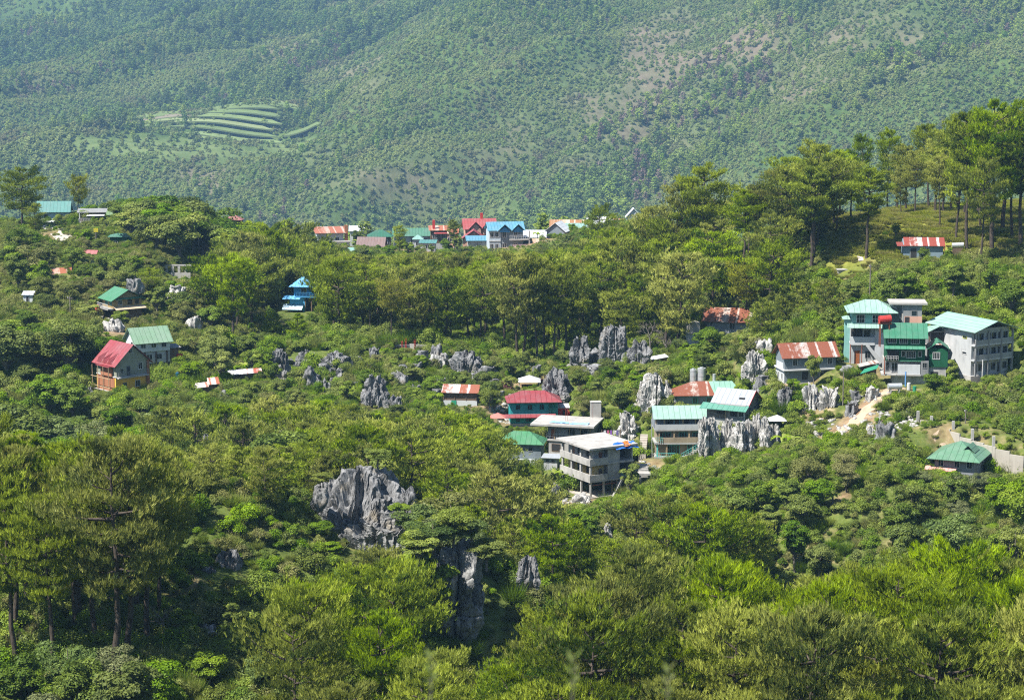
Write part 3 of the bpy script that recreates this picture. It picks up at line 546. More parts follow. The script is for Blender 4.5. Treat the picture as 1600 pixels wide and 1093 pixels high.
    def win(s, face, c, u, z, w, h, fm='white', mull=1, bar=0.75, hbar=False, pane='glass'):
        f = s.plane(face, c); m = MB(); a, b, z0, z1 = u - w / 2, u + w / 2, z - h / 2, z + h / 2; fm = M[fm] if isinstance(fm, str) else fm
        s._slab(m, f, a - bar, b + bar, -0.1, 0.55, z0 - bar, z0); s._slab(m, f, a - bar, b + bar, -0.1, 0.55, z1, z1 + bar); s._slab(m, f, a - bar, a, -0.1, 0.5, z0, z1); s._slab(m, f, b, b + bar, -0.1, 0.5, z0, z1)
        for k in range(mull): q = a + w * (k + 1) / (mull + 1); s._slab(m, f, q - bar * 0.3, q + bar * 0.3, -0.1, 0.42, z0, z1)
        if hbar: s._slab(m, f, a, b, -0.1, 0.40, z - bar * 0.3, z + bar * 0.3)
        o = s.mb(m, 'window', fm); p = MB(); s._slab(p, f, a, b, -0.3, 0.2, z0, z1); s.mb(p, 'pane', M[pane], o); return o
    def door(s, face, c, u, z0, w, h, mat=None, fm='white', bar=0.5):
        f = s.plane(face, c); m = MB(); fm = M[fm] if isinstance(fm, str) else fm; s._slab(m, f, u - w / 2, u + w / 2, -0.3, 0.25, z0, z0 + h); o = s.mb(m, 'door', mat or M['wood'])
        q = MB(); s._slab(q, f, u - w / 2 - bar, u - w / 2, -0.1, 0.5, z0, z0 + h); s._slab(q, f, u + w / 2, u + w / 2 + bar, -0.1, 0.5, z0, z0 + h); s._slab(q, f, u - w / 2 - bar, u + w / 2 + bar, -0.1, 0.5, z0 + h, z0 + h + bar); s.mb(q, 'door_frame', fm, o); return o
    def void(s, face, c, u, z0, w, h):
        f = s.plane(face, c); m = MB(); s._slab(m, f, u - w / 2, u + w / 2, -0.3, 0.15, z0, z0 + h); return s.mb(m, 'opening_shade', M['dark'])  # flat dark panel on the wall paints in the shade of an opening
    def rail(s, mat, a, b, h, n, name='railing', r=0.35):
        a, b = Vector(a), Vector(b); m = MB(); up = Vector((0, 0, h)); m.tube(a + up, b + up, r, None, 4); m.tube(a + up * .5, b + up * .5, r * .7, None, 4)
        for i in range(n + 1): p = a.lerp(b, i / n); m.tube(p, p + up, r * .8, None, 4)
        return s.mb(m, name, mat)
    def found(s, mat, x0, x1, y0, y1, d=25): return s.box('foundation', mat, x0, x1, y0, y1, -d, 0.0)

# ---- unfinished concrete house (near corner is local 0,0; left side runs along +y, right side along +x)
h = House('concrete_house', 'unfinished grey concrete house on posts with white flat roof and balconies', 922, 777, 330, 30, prot=(870, 677, 1000, 772)); C = M['concrete']; CPa_ = M['concrete_pale']
h.box('foundation', STONE, -3, 84, -2, 92, -22, -0.3)
for x, y in ((1.5, 1.5), (1.5, 30), (1.5, 58), (1.5, 86), (26, 1.5), (52, 1.5), (78, 1.5), (52, 44), (26, 44), (78, 44)): h.box('column', C, x, x + 2.6, y, y + 2.6, -0.3, 24)
h.box('floor_slab', C, -1, 82, -1, 92, 24, 27); h.box('floor_slab', C, -1, 82, -1, 92, 51, 54); h.box('roof_slab', CPa_, -6, 86, -7, 97, 78, 81)
for z, m_ in ((27, CREAM), (54, GREYW)):
    h.box('wall', m_, 14, 17, 13, 90, z, z + 24); h.box('wall', m_, 17, 34, 13, 16, z, z + 24.01)
    for y0, y1 in ((2, 5), (30, 34), (58, 62), (86, 90)): h.box('column', C, 1, 4, y0, y1, z, z + 24)
    h.box('balustrade', C, -1.2, 0.6, -1, 92, z, z + 10 if z < 50 else z + 8); h.box('balustrade', C, 0.6, 33, -1.2, 0.6, z, z + 9); h.box('wall', C, 34, 56, 0.5, 3, z, z + 24)
    h.box('wall', C, 80, 82, 2, 90, z, z + 24); h.box('wall', C, 17, 80, 88, 90, z, z + 24.01); h.box('wall', M['block'], 34.2, 36, 3, 60, z, z + 24.02)
    h.door('f', 13, 27, z, 6, 15, ORANGE if z > 50 else M['wood'], M['wood_pale']); h.win('l', 14, 27, z + 13, 12, 12, 'wood', 1, pane='dark'); h.win('l', 14, 55, z + 13, 10, 12, 'wood', 1, pane='dark'); h.door('l', 14, 75, z, 8, 17, ORANGE, M['wood_pale']); h.box('column', C, 1, 3.6, 1, 3.6, z, z + 24.03)
h.box('wall', M['block'], 56, 58, 3, 30, 54, 78)
h.box('beam', RUSTP, 4, 78, 2.2, 3, 18, 19.2)
h.mb(MB().poly([(56, -1.5, 25), (60, -1.5, 25), (44, -1.5, -2), (40, -1.5, -2), (56, -6, 25), (60, -6, 25), (44, -6, -2), (40, -6, -2)], [(0, 1, 2, 3), (7, 6, 5, 4), (0, 4, 5, 1), (1, 5, 6, 2), (2, 6, 7, 3), (3, 7, 4, 0)]), 'stair_flight', C)
h.rail(AQUAT, (58, -2, 26), (76, -2, 26), 8, 5)
for x in (44, 62, 71): h.tube('prop', M['wood_pale'], (x, 4, 0), (x, 4, 24), 0.7)
tb = at(975, 690, 327)
def drape(name, label, pts, mat, seed, amp=0.25, cat='tarpaulin', n=14):
    """crumpled sheet over four corner points"""
    p = np.array(pts, float); u, v = np.meshgrid(np.linspace(0, 1, n), np.linspace(0, 1, n)); u, v = u.ravel()[:, None], v.ravel()[:, None]
    V = p[0] * (1 - u) * (1 - v) + p[1] * u * (1 - v) + p[2] * u * v + p[3] * (1 - u) * v; V[:, 2] += amp * np.abs(fbm(V / 0.8, 3, seed)); W = V.copy(); W[:, 2] -= 0.03
    f = grid_faces(n, n); o = link(name, mesh_np(name, np.r_[V, W], np.r_[f, f[:, ::-1] + n * n], mat, True)); return tag(o, label, cat)
def loc(h, q): e = h.o; u = h.u; c, s_ = cos(e.rotation_euler.z), sin(e.rotation_euler.z); x, y, z = (k * u for k in q); return (e.location.x + c * x - s_ * y, e.location.y + s_ * x + c * y, e.location.z + z)
drape('tarpaulin', 'crumpled blue tarpaulin hanging over the concrete roof edge', [loc(h, q) for q in ((44, -9, 75), (87, -9, 74), (87, 8, 82), (44, 3, 82))], TARP, 4, 0.3)
drape('tarpaulin', 'orange cloth lying on the blue tarpaulin', [loc(h, q) for q in ((60, -8.5, 78.5), (72, -8.5, 78.5), (72, 2, 84), (60, 0, 84))], flat_mat('orange cloth', (0.55, 0.16, 0.03)), 6, 0.3, 'cloth')
# ---- flat roofed house behind it
h = House('concrete_house', 'two storey grey house under a wide white slab roof with blue sheets', 885, 712, 352, -14, prot=(828, 645, 946, 700))
h.found(C, -34, 40, 0, 60); h.box('wall', M['block'], -33, 40, 10, 62, 24, 48); h.box('wall', CPa_, -30, 40, 4, 62, 0, 23); h.box('floor_slab', CPa_, -34, 42, 2, 62, 23, 25.5); h.box('roof_slab', CPa_, -58, 46, -6, 72, 48, 51)
h.door('f', 10, -24, 25.5, 6, 15, ORANGE, M['wood']); h.rail(ZINC, (-33, 3, 25.5), (40, 3, 25.5), 9, 14); h.win('f', 4, -18, 12, 13, 11, 'wood', 0, pane='dark'); h.win('f', 10, 6, 37, 11, 9, 'block', 1); h.win('f', 10, 26, 37, 11, 9, 'block', 1)
for x in (-20, 4, 22, 38): h.tube('post', M['wood_pale'], (x, 3.5, 25.5), (x, 3.5, 48), 0.7)
for x, y in ((-8, 30), (-5, 31), (30, 60)): h.tube('rebar', RUSTP, (x, y, 51), (x, y, 78), 0.28)
drape('tarpaulin', 'pale blue sheet lying flat on the white slab roof', [loc(h, q) for q in ((-30, 8, 51.3), (2, 6, 51.3), (0, 20, 51.3), (-28, 22, 51.3))], flat_mat('pale blue sheet', (0.22, 0.42, 0.68)), 8, 0.12)
drape('tarpaulin', 'second pale blue sheet lying flat on the white slab roof, nearer its corner', [loc(h, q) for q in ((4, 2, 51.3), (34, 4, 51.3), (34, 18, 51.3), (6, 18, 51.3))], M.setdefault('pbs', flat_mat('pale blue sheet two', (0.25, 0.45, 0.68))), 9, 0.12)
# ---- green hip roof house half hidden by a pine
h = House('green_roof_house', 'grey walled house with mid green hipped roof below the white slab roof', 812, 733, 346, -8, prot=(798, 670, 850, 716))
G1 = rm('mid green sheets', (0.055, 0.20, 0.09))
h.found(C, -36, 36, 0, 44); h.box('wall', GREYB, -34, 34, 2, 44, 16, 42); h.box('retaining_wall', WHITEW, -34, 30, -4, 40, 0, 17); h.roof_hip(G1, -34, 34, 2, 44, 41, 17, 5); h.win('f', 2, 17, 33, 5, 6, 'block', 0); h.box('shutter', BRTG, 30.5, 36, -2, 20, 0, 16)
h = House('block_hut', 'small grey block hut with a flat tin lid roof', 860, 735, 340, -12, 'hut', prot=(848, 710, 872, 735)); h.found(C, -11, 11, 0, 18); h.box('wall', GREYW, -11, 11, 0, 18, 0, 21); h.shed(ZINC, -15, 16, -4, 22, 21.6, 23.5); h.win('f', 0, -5, 16, 4, 4, 'block', 0); h.win('f', 0, 4, 16, 4, 4, 'block', 0)
# ---- turquoise house
h = House('turquoise_house', 'two storey turquoise house with red hipped roof and red skirt roof', 829, 666, 366, 4, prot=(786, 610, 880, 664)); RD = rm('red sheets', (0.25, 0.045, 0.05))
h.found(C, -32, 44, 0, 46); h.box('foundation', C, -32, 44, 0.5, 46, 0, 5); h.box('wall', TEAL, -32, 29, 2, 46, 5, 18); h.box('wall', TEAL, -32, 29, 2, 46, 18, 39.5)
h.roof_hip(RD, -32, 44, 2, 46, 39, 15, 6, 26); h.shed(RD, -44, 40, -9, 2, 16.2, 20, 0.6, 'skirt_roof')
for x in (-20, -1, 18): h.win('f', 2, x, 31, 7, 8, TEAL, 1)
for x, w in ((-20, 6), (-3, 9), (10, 7)): h.win('f', 2, x, 11.5, w, 8, TEAL, 1)
h.box('wall', TEAL, 30, 43, 12, 44, 18, 38.9); h.rail(AQUAT, (30, 3, 20), (43, 3, 20), 8, 6); h.box('column', TEAL, 42, 43.5, 3, 4.5, 5, 39)
h = House('tarp_shed', 'low shed with white top and red tarpaulin side beside the turquoise house', 881, 648, 368, 5, 'shed', prot=(872, 630, 892, 648)); h.box('wall', REDT, -9, 9, 0, 14, -8, 11); h.shed(M['white'], -9.5, 9.5, -1, 15, 12, 16, 0.6); h.box('door', M['dark'], -2, 2, -0.4, 0, 0, 8)
# ---- wooden shack
h = House('wooden_shack', 'weathered board shack with rust streaked tin roof and white sheet base', 718, 634, 376, -7, 'shack', prot=(688, 598, 754, 632)); RT = rm('rust streaked tin', (0.55, 0.54, 0.51), 0.75, rustcol=(0.34, 0.12, 0.07))
h.found(STONE, -26, 28, 0, 36, 10); h.wall_gx(M['wood'], -26, 28, 0, 36, 0, 23, 8); h.roof_gx(RT, -26, 28, 0, 36, 23, 8, 4, 3); h.box('sheet_cladding', WHITEW, -26.2, 28.2, -0.6, 0, 0, 9); h.box('door', BRTG, -13, -5, -1.2, -0.6, 0, 9); h.door('r', 28, 14, 0, 9, 15, M['dark'], 'wood')
for x in (-26, -8, 10, 26): h.box('batten', M['wood'], x, x + 1.2, -0.9, 0, 9, 22)
# ---- canopy tents and parasols
def canopy(label, px, py, D, w, hgt, rise, mat, cat='canopy', name='canopy_tent', yaw=0, posts=True):
    h = House(name, label, px, py, D, yaw, cat); a = w / 2
    h.roof_hip(mat, -a, a, -a, a, hgt, rise, 1.0, th=0.5, name='canopy_top')
    if posts:
        for x, y in ((-a + 1, -a + 1), (a - 1, -a + 1), (a - 1, a - 1), (-a + 1, a - 1)): h.tube('post', M['white'], (x, y, -12), (x, y, hgt + .4), 0.6)
    else: h.tube('pole', M['white'], (0, 0, -12), (0, 0, hgt + .5), 0.6)
    return h
h = canopy('white canopy tent on posts in front of the red earth path', 827, 606, 386, 34, 12, 9, M['white']); h.box('table', M['wood'], -11, 12, -5, 6, 3, 5); PROT.append((808, 587, 848, 604, 386))
canopy('red and white parasol canopy beside the turquoise house', 778, 660, 362, 22, 9, 7, WPINK, 'parasol', 'parasol', posts=False); PROT.append((765, 643, 790, 652, 362))
canopy('white parasol on the terrace beside the rock pinnacles', 1214, 666, 333, 26, 11, 8, M['white'], 'parasol', 'parasol', posts=False); PROT.append((1200, 644, 1230, 660, 333))
# ---- three storey house with pale aqua roof
h = House('three_storey_house', 'three storey house with long pale aqua roof and turquoise stair rails', 1062, 713, 341, 3, prot=(1016, 632, 1110, 708)); RA = rm('pale aqua sheets', (0.23, 0.38, 0.31)); T1 = pm('tan plaster', (0.27, 0.22, 0.15), 0.4)
h.found(C, -40, 44, 0, 46); h.box('wall', T1, -36, 44, 9, 46, 0, 20); h.box('floor_slab', C, -40, 44, 0, 46, 20, 22.5); h.box('wall', T1, -36, 44, 8, 46, 22.5, 42); h.box('floor_slab', C, -40, 44, 0, 46, 42, 44.5); h.wall_gx(pm('grey blue plaster', (0.2, 0.22, 0.24)), -40, 44, 9, 46, 44.5, 63, 14)
h.box('balustrade', GREYW, -40, 44, 0, 1.4, 44.5, 53); h.box('balustrade', T1, -30, 44, 0, 1.4, 22.5, 31); h.roof_gx(RA, -40, 44, 0, 46, 63, 15, 3, 3)
for x in (-39, -26, 4, 24, 42): h.box('post', M['wood_pale'], x, x + 2, 1.6, 3.4, 44.5, 63)
for x in (-34, -10, 14, 34): h.box('post', M['wood_pale'], x, x + 2, 1.6, 3.4, 22.5, 42)
for x in (-37, -22, 20): h.box('post', AQUAT if x < -30 else M['wood_pale'], x, x + 2.4, 1.6, 3.6, 0, 20)
for x in (-16, 10, 32): h.win('f', 9, x, 54, 9, 10, 'wood', 1); h.win('f', 8, x - 4, 33, 12, 9, AQUAT, 2)
h.door('f', 9, -4, 44.5, 7, 15, M['wood'], AQUAT); h.win('f', 9, -10, 10, 20, 13, AQUAT, 4); h.win('f', 9, 20, 10, 12, 12, AQUAT, 1)
h.rail(AQUAT, (-40, -1, 22.5), (-28, -1, 22.5), 9, 4); h.rail(AQUAT, (-40, -5, -2), (-8, -6, -2), 9, 9); h.rail(AQUAT, (2, -6, -2), (40, -6, 20), 8, 10)
for i in range(8): h.box('stair_step', C, 4 + i * 4.5, 9 + i * 4.5, -5.5, -0.4, -3 + i * 2.7, 0 + i * 2.7)
h.tube('downpipe', ZINC, (-44, 0, -4), (-46, -2, 62), 0.6); h.win('f', 8, -28, 33, 7, 8, 'wood', 0)
# ---- rusty and green hipped house
h = House('rusty_hip_house', 'grey house with half rusted half green hipped roof and turquoise window frames', 1092, 634, 355, 3, prot=(1050, 597, 1150, 625)); RU = rm('rusted sheets', (0.52, 0.47, 0.41), 0.92, rustcol=(0.27, 0.09, 0.05)); RG = rm('sea green sheets', (0.19, 0.36, 0.28))
h.found(C, -36, 60, 0, 46); h.box('wall', GREYB, -36, 62, 0, 46, 0, 17.5)
h.roof_hip(RU, -36, 20, 0, 46, 17, 19, 5, 28, r0=-8, r1=18); h.roof_hip(RG, 18, 66, 0.5, 46, 17.2, 18.6, 4.6, 26, r0=18, r1=56, name='roof')
for x in (-6, 16): h.win('f', 0, x, 9, 7, 9, AQUAT, 1)
h.win('l', -36, 16, 9, 6, 8, AQUAT, 1); h.tube('chimney', ZINC, (28, 30, 28), (28, 30, 46), 2.6, n=10)
# ---- house with pale metal gable roof (near corner is local 0,0; gable faces the right)
h = House('pale_roof_house', 'grey house with pale metal gable roof edged in green above the rock pinnacles', 1164, 657, 338, -27, prot=(1102, 608, 1216, 645)); RP = rm('bare zinc sheets', (0.31, 0.34, 0.37), 0.0, rough=0.45); RGD = rm('bright green sheets', (0.08, 0.25, 0.18)); DGB = pm('dull grey boards', (0.22, 0.21, 0.20), .35)
h.found(C, -66, 0, 0, 64); h.box('wall', DGB, -66, -0.4, 1, 62, 0, 20); h.wall_gx(DGB, -50, 0, 2, 64, 0, 24, 19); h.roof_gx(RP, -56, 0, 4, 64, 23.5, 19.5, 0.5, 5); h.shed(RGD, -74, 5.2, -11, 4.6, 16.5, 23.6, 0.6, 'lower_roof')
h.mb(MB().poly([(5.6, 3, 24), (5.6, 34, 44), (5.6, 66, 24), (5.6, 66, 22.4), (5.6, 34, 42.2), (5.6, 3, 22.4), (5.1, 3, 24), (5.1, 34, 44), (5.1, 66, 24), (5.1, 66, 22.4), (5.1, 34, 42.2), (5.1, 3, 22.4)], [(0, 1, 4, 5), (1, 2, 3, 4), (6, 11, 10, 7), (7, 10, 9, 8), (0, 6, 7, 1), (1, 7, 8, 2), (5, 4, 10, 11), (4, 3, 9, 10), (0, 5, 11, 6), (2, 8, 9, 3)]), 'fascia', REDT)
for y in (20, 44): h.win('r', 0, y, 13, 9, 10, 'white', 1)
h.win('f', 1, -7, 11, 7, 10, 'white', 1); h.void('f', 1, -20, 5, 12, 13); h.void('f', 1, -42, 7, 14, 11); h.box('post', M['white'], -1.4, 0, -1.2, 0, 0, 20); h.box('post', M['wood_pale'], -34, -32.6, -1.2, 0, 0, 20); h.box('skylight', M['dark'], -16, -7, 14, 18, 29.5, 33.5); h.rail(M['wood'], (-64, -2, 1), (-36, -2, 1), 10, 10)
# ---- grey house with rust striped roof
h = House('grey_house', 'blue grey two storey house with rust striped gable roof and white windows', 1266, 597, 346, 12, prot=(1197, 534, 1314, 590)); RS = rm('rust striped sheets', (0.50, 0.46, 0.42), 0.84, rustcol=(0.27, 0.09, 0.05))
h.found(C, -43, 42, 0, 44); h.wall_gx(GREYB, -43, 42, 0, 44, 22, 44, 17); h.box('wall', GREYB, -42, 42, 3, 44, 0, 20); h.box('ledge', M['white'], -46, 46, -4, 44.2, 20, 22); h.roof_gx(RS, -43, 42, 0, 44, 43, 17, 4.5, 6)
for x in (-26, 2, 32): h.win('f', 0, x, 33, 7, 9.5, 'white', 1)
for y in (12, 30): h.win('l', -43, y, 9, 5, 9, 'white', 1)
h.box('gable_light_patch', WHITEW, -43.8, -43, 6, 38, 22, 31); h.void('f', 3, -8, 4, 10, 13); h.win('f', 3, 22, 11, 10, 9, 'white', 1); h.box('wall', WHITEW, -42.9, -42, 3, 44.1, 0, 20.01); h.box('terrace', M['wood_pale'], -66, -38, -14, 20, -4, -1); h.box('wall', C, -52, -46, -10, 10, -26, -4); h.door('f', -10, -55, -22, 7, 15, AQUAT, M['block']); h.box('wall', GREYW, -64, -52, -9.7, 8, -26, -4)  # white gable panel paints in the sunlit patch below the roof overhang
# ---- compound: pale green hip roof block
h = House('pale_green_roof_house', 'three storey grey block with aqua top floor and pale green hipped roof', 1350, 572, 349, -4, prot=(1320, 468, 1394, 565)); RPG = rm('pale green sheets', (0.235, 0.38, 0.315))
h.found(C, -24, 40, 0, 56); h.box('wall', GREYW, -22, 40, 6, 56, 0, 35); h.box('balustrade', WHITEW, -23, 16, 0, 2, 34, 47); h.box('floor_slab', GREYW, -23, 40, 2, 56, 35, 37); h.box('wall', GREYW, -22, 40, 8, 56, 37, 62); h.box('wall', AQUA, -20, 42, 2, 56, 62, 87); h.box('wall', WHITEW, 16.2, 40, 1, 6, 10, 61)
h.shed(RPG, -28, 28, -10, 2, 63, 68.5, 0.7, 'skirt_roof'); h.roof_hip(RPG, -20, 42, 2, 56, 86, 17, 9, 30)
for x in (-7, 18): h.win('f', 2, x, 76, 12, 12, 'white', 2, hbar=True)
h.void('f', 8, -12, 37, 18, 22); h.win('f', 8, 4, 50, 9, 13, 'block', 1); h.door('f', 6, -11, 2, 8, 22, ORANGE, 'block'); h.win('f', 6, 6, 18, 8, 10, 'block', 1)
h.mb(MB().poly([(2, -3, 33), (8, -3, 33), (30, -3, 8), (24, -3, 4), (2, 1, 33), (8, 1, 33), (30, 1, 8), (24, 1, 4)], [(0, 1, 2, 3), (7, 6, 5, 4), (0, 4, 5, 1), (1, 5, 6, 2), (2, 6, 7, 3), (3, 7, 4, 0)]), 'stair_flight', GREYW)
for x in (-22, -4): h.tube('post', RUSTP, (x, -0.5, 0), (x, -0.5, 35), 0.7)
h.box('annex_wall', AQUA, -30, -20.2, 20, 40, 0, 72); h.roof_hip(RPG, -32, -20, 18, 42, 72, 5, 2, name='annex_roof')
# ---- stair tower
h = House('concrete_tower', 'bare block stair tower with flat slab top behind the green timber house', 1422, 540, 349, -4, 'tower', prot=(1384, 468, 1447, 500))
h.box('wall', M['block'], -12, 17, 0, 34, -60, 66); h.box('wall', WHITEW, -28, -12.2, 20, 34, -60, 66); h.box('roof_slab', CPa_, -34, 25, -4, 40, 66, 69); h.box('wall', PINK, -10, 17.4, -0.8, 0, 34, 47); h.door('f', -0.8, -6, 34, 6, 12, M['dark'], 'wood')
for i in range(9): h.box('stair_step', C, -27 + i * 1.6, -23.6 + i * 1.6, 6, 14, 60 - i * 3, 62 - i * 3)
h.tube('stair_string', M['block'], (-26, 5.4, 60), (-11, 5.4, 36), 0.9); h.box('column', CPa_, -14, -12, 2, 4, 30, 66); h.win('f', 0, 5, 52, 8, 8, 'block', 0)
h = House('water_tank', 'red cylindrical water tank lying on a steel frame', 1381, 508, 341.5, 8, 'water tank'); h.tube('tank', REDT, (-8, 0, 9), (11, 0, 10.5), 6, n=14)
for x in (-6, 8): h.tube('frame_post', RUSTP, (x, -3, -34), (x, -3, 5), 0.7); h.tube('frame_post', RUSTP, (x, 3, -34), (x, 3, 5), 0.7)
h.box('cradle', RUSTP, -9, 12, -4, 4, 2, 4)
# ---- green timber house
h = House('green_timber_house', 'dark green timber house with bright green roof and rows of white windows', 1414, 602, 340, -6, prot=(1375, 503, 1452, 592)); RGG = rm('emerald sheets', (0.035, 0.17, 0.095)); RGL = rm('light emerald sheets', (0.05, 0.21, 0.125))
h.found(C, -36, 44, 0, 50); h.box('wall', C, -20, 36, 6, 50, 0, 16); h.box('floor_slab', C, -38, 24, -2, 50, 16, 18.5); h.box('wall', C, -34, 34, 8, 50, 18.5, 40); h.box('balustrade', WHITEW, -12, 23, -1, 0.6, 18.5, 34); h.box('wall', M['block'], 24, 36, -1, 50, 16.2, 40.2)
h.box('wall', DGREEN, -32, 30, 0, 50, 40, 61); h.wall_gx(DGREEN, -32, 30, 0, 50, 61, 79, 16); h.roof_gx(RGG, -32, 30, 0, 50, 79, 17, 5, 4); h.shed(RGL, -34, 30, -8, 0, 60, 63.5, 0.6, 'skirt_roof'); h.box('trim', RGL, -12, 30, -0.9, 0, 39, 40.2)
for x in (-22, -4, 14): h.win('f', 0, x, 72, 12, 8, 'white', 3, 0.8)
h.win('f', 0, 8, 50, 14, 10, 'white', 4, 0.8); h.win('f', 0, -4, 51, 5, 8, 'white', 0); h.win('f', 0, 22, 51, 5, 8, 'white', 0); h.win('r', 30, 14, 72, 9, 9, 'white', 2, 0.8); h.void('f', 0, -20, 41, 18, 15); h.rail(M['white'], (-32, -3, 41), (-12, -3, 41), 7, 8)
h.win('f', 8, -17, 28, 8, 14, 'white', 1); h.win('f', 8, -28, 29, 5, 13, 'block', 0); h.win('f', -1, 30, 33, 6, 8, 'block', 1)
h.tube('drain_pipe', RUSTP, (-33, -4, 18), (-33, -4, 46), 0.9); h.tube('blue_pipe', flat_mat('blue pipe', (0.1, 0.25, 0.5)), (0, -10, -4), (0, -10, 24), 1.2)
h.box('wing_wall', DGREEN, 36.2, 66, 4, 40, 30, 60); h.box('wing_base', C, 36.2, 64, 6, 40, 0, 30); h.roof_gy(RGG, 36, 66, 4, 40, 60, 10, 3, 4, name='wing_roof'); h.win('f', 4, 48, 48, 10, 10, 'white', 3, 0.8); h.win('r', 66, 20, 50, 9, 9, 'white', 2, 0.8); h.void('f', 6, 46, 4, 12, 18)
# ---- long pale roof building
h = House('long_concrete_building', 'long grey concrete building with wide pale green roof and shaded galleries', 1517, 587, 341, 30, prot=(1437, 486, 1575, 580))
h.found(C, -4, 80, -4, 100); h.box('wall', GREYW, 0, 76, 0, 100, 0, 74); h.box('wall', GREYW, -0.8, 0, 0, 36, 0, 74)
for z in (24, 48): h.box('floor_slab', GREYW, -2, 80, -9, 0, z, z + 2.5); h.box('balustrade', pm('dim grey plaster', (0.26, .27, .27)), 0, 78, -9, -8, z + 2.5, z + 10)
for x in (0, 26, 52, 76): h.box('column', M['block'], x, x + 2.6, -9.3, -6.5, 0, 72)
for z in (2, 27, 51):
    for x in (14, 40, 64): h.door('f', 0, x - 6, z, 7, 15, M['dark'], 'block'); h.win('f', 0, x + 5, z + 10, 8, 10, 'block', 1)
for z in (60, 35): h.win('l', -0.8, 16, z, 9, 3, flat_mat('yellow ledge', (0.4, 0.42, 0.08)) if z > 40 else 'white', 0)
h.roof_gy(RPG, -2, 80, -10, 100, 73, 13, 6, 6, name='roof'); h.box('downpipe', M['white'], 14, 15.4, -11, -9.6, -4, 26)
h = House('porch_roof', 'small dark gabled porch with pale green roof between tower and long building', 1466, 545, 346, 6, 'porch', prot=(1440, 496, 1486, 520)); h.box('wall', M['block'], -16, 18, 4, 26, -40, 28); h.roof_gy(RPG, -16, 18, 0, 26, 28, 8, 3, 3); h.void('f', 4, 2, 4, 26, 22)
for x in (-15, 16): h.box('post', M['wood'], x, x + 1.4, 0, 1.4, 0, 28)
h.shed(RUST_ := rm('rust patch sheets', (0.6, 0.5, 0.45), 0.5), -22, 14, -18, 0, 4, 9, .6, 'lean_to_roof')
# ---- grey green roofed house, lower right
h = House('grey_green_roof_house', 'grey house with wide sage green hipped roof and pink porch roof below the stepped wall', 1502, 756, 301, -24, prot=(1448, 688, 1575, 726)); RSG = rm('sage green sheets', (0.10, 0.22, 0.13)); GW = pm('slate grey plaster', (0.20, 0.21, 0.23))
h.found(C, -46, 22, 0, 90); h.box('wall', GW, -44, 20, 0, 84, 0, 40); h.roof_hip(RSG, -44, 20, 0, 84, 39, 23, 11, 44); h.shed(rm('pink sheets', (0.62, 0.28, 0.24)), -58, -8, -12, 0, 22, 26, 0.7, 'porch_roof'); h.roof_gy(RSG, -4, 14, 20, 50, 50, 9, 2, 2, name='dormer')
for x in (-34, -8, 12): h.win('f', 0, x, 32, 8, 10, 'white', 1)
for y in (18, 44, 66): h.win('r', 20, y, 32, 9, 10, 'white', 1)
h.win('f', 0, -24, 10, 9, 15, M['white'], 2); h.tube('post', ORANGE, (-56, -11, -14), (-56, -11, 22), 0.9); h.tube('post', ORANGE, (-12, -11, -14), (-12, -11, 22), 0.9); h.box('wall', M['white'], -47.5, -44.2, 1, 40, 0, 14); h.rail(RUSTP, (-56, -12, 0), (-40, -12, 0), 9, 7); h.box('blue_sheet', TARP, -44, -30, -14, -12, -2, 7)
# ---- rusty roofed house on the wooded hill, concrete tank house
h = House('rusty_roof_house', 'grey board house with broad rusted gable roof among the trees', 1138, 529, 402, -14, prot=(1092, 484, 1176, 512)); RU2 = rm('red rust sheets', (0.46, 0.39, 0.34), 0.84, rustcol=(0.26, 0.09, 0.05)); GB = pm('grey boards', (0.26, .28, .29))
h.found(C, -36, 34, 0, 50); h.wall_gx(GB, -36, 34, 0, 50, 0, 31, 14); h.roof_gx(RU2, -36, 34, 0, 50, 30, 15, 6, 6)
h.win('f', 0, -28, 23, 3.5, 7, 'white', 1); h.win('f', 0, 6, 20, 8, 9, 'white', 1); h.win('r', 34, 20, 20, 8, 10, AQUAT, 1); h.box('post', BROWN, -36.5, -35, -1.6, -0.3, 0, 30)
h = House('concrete_tank', 'square white concrete water tank on a block base', 1085, 532, 398, 20, 'water tank', prot=(1074, 502, 1098, 530)); h.box('base', WHITEW, -8, 8, 0, 16, -14, 12); h.box('slab', CPa_, -11, 11, -3, 19, 12, 14); h.box('tank', CPa_, -9, 9, -1, 17, 14, 29); h.win('f', 0, 0, 4, 4, 5, 'block', 0)
h = House('lean_to_shed', 'small shed with tilted white tin roof among the bushes', 1031, 568, 388, 18, 'shed', prot=(1016, 550, 1047, 566)); h.box('wall', M['wood'], -10, 12, 0, 12, -6, 8); h.mb(MB().prism([(-14, -3, 7.5), (14, -3, 11), (14, 14, 13), (-14, 14, 9.5)], 0.6), 'roof', M['white']); h.void('f', 0, 2, 0, 8, 6)
for i, (px, w, hh) in enumerate(((1083, 5.3, 22), (1096, 6.6, 24))):
    h = House('steel_water_tank', ('slimmer' if i == 0 else 'wider') + ' upright galvanised water tank of the pair behind the rusted hip roof', px, 598, 361.5, 0, 'water tank', prot=(px - w, 574, px + w, 596)); h.tube('tank', ZINC, (0, 0, -8), (0, 0, hh), w, n=20); h.tube('lid', ZINC, (0, 0, hh), (0, 0, hh + 1.6), w * 0.45, n=12)
    for z in (4, 11, 18): h.tube('band', M['block'], (0, 0, z), (0, 0, z + 0.6), w * 1.02, n=20)
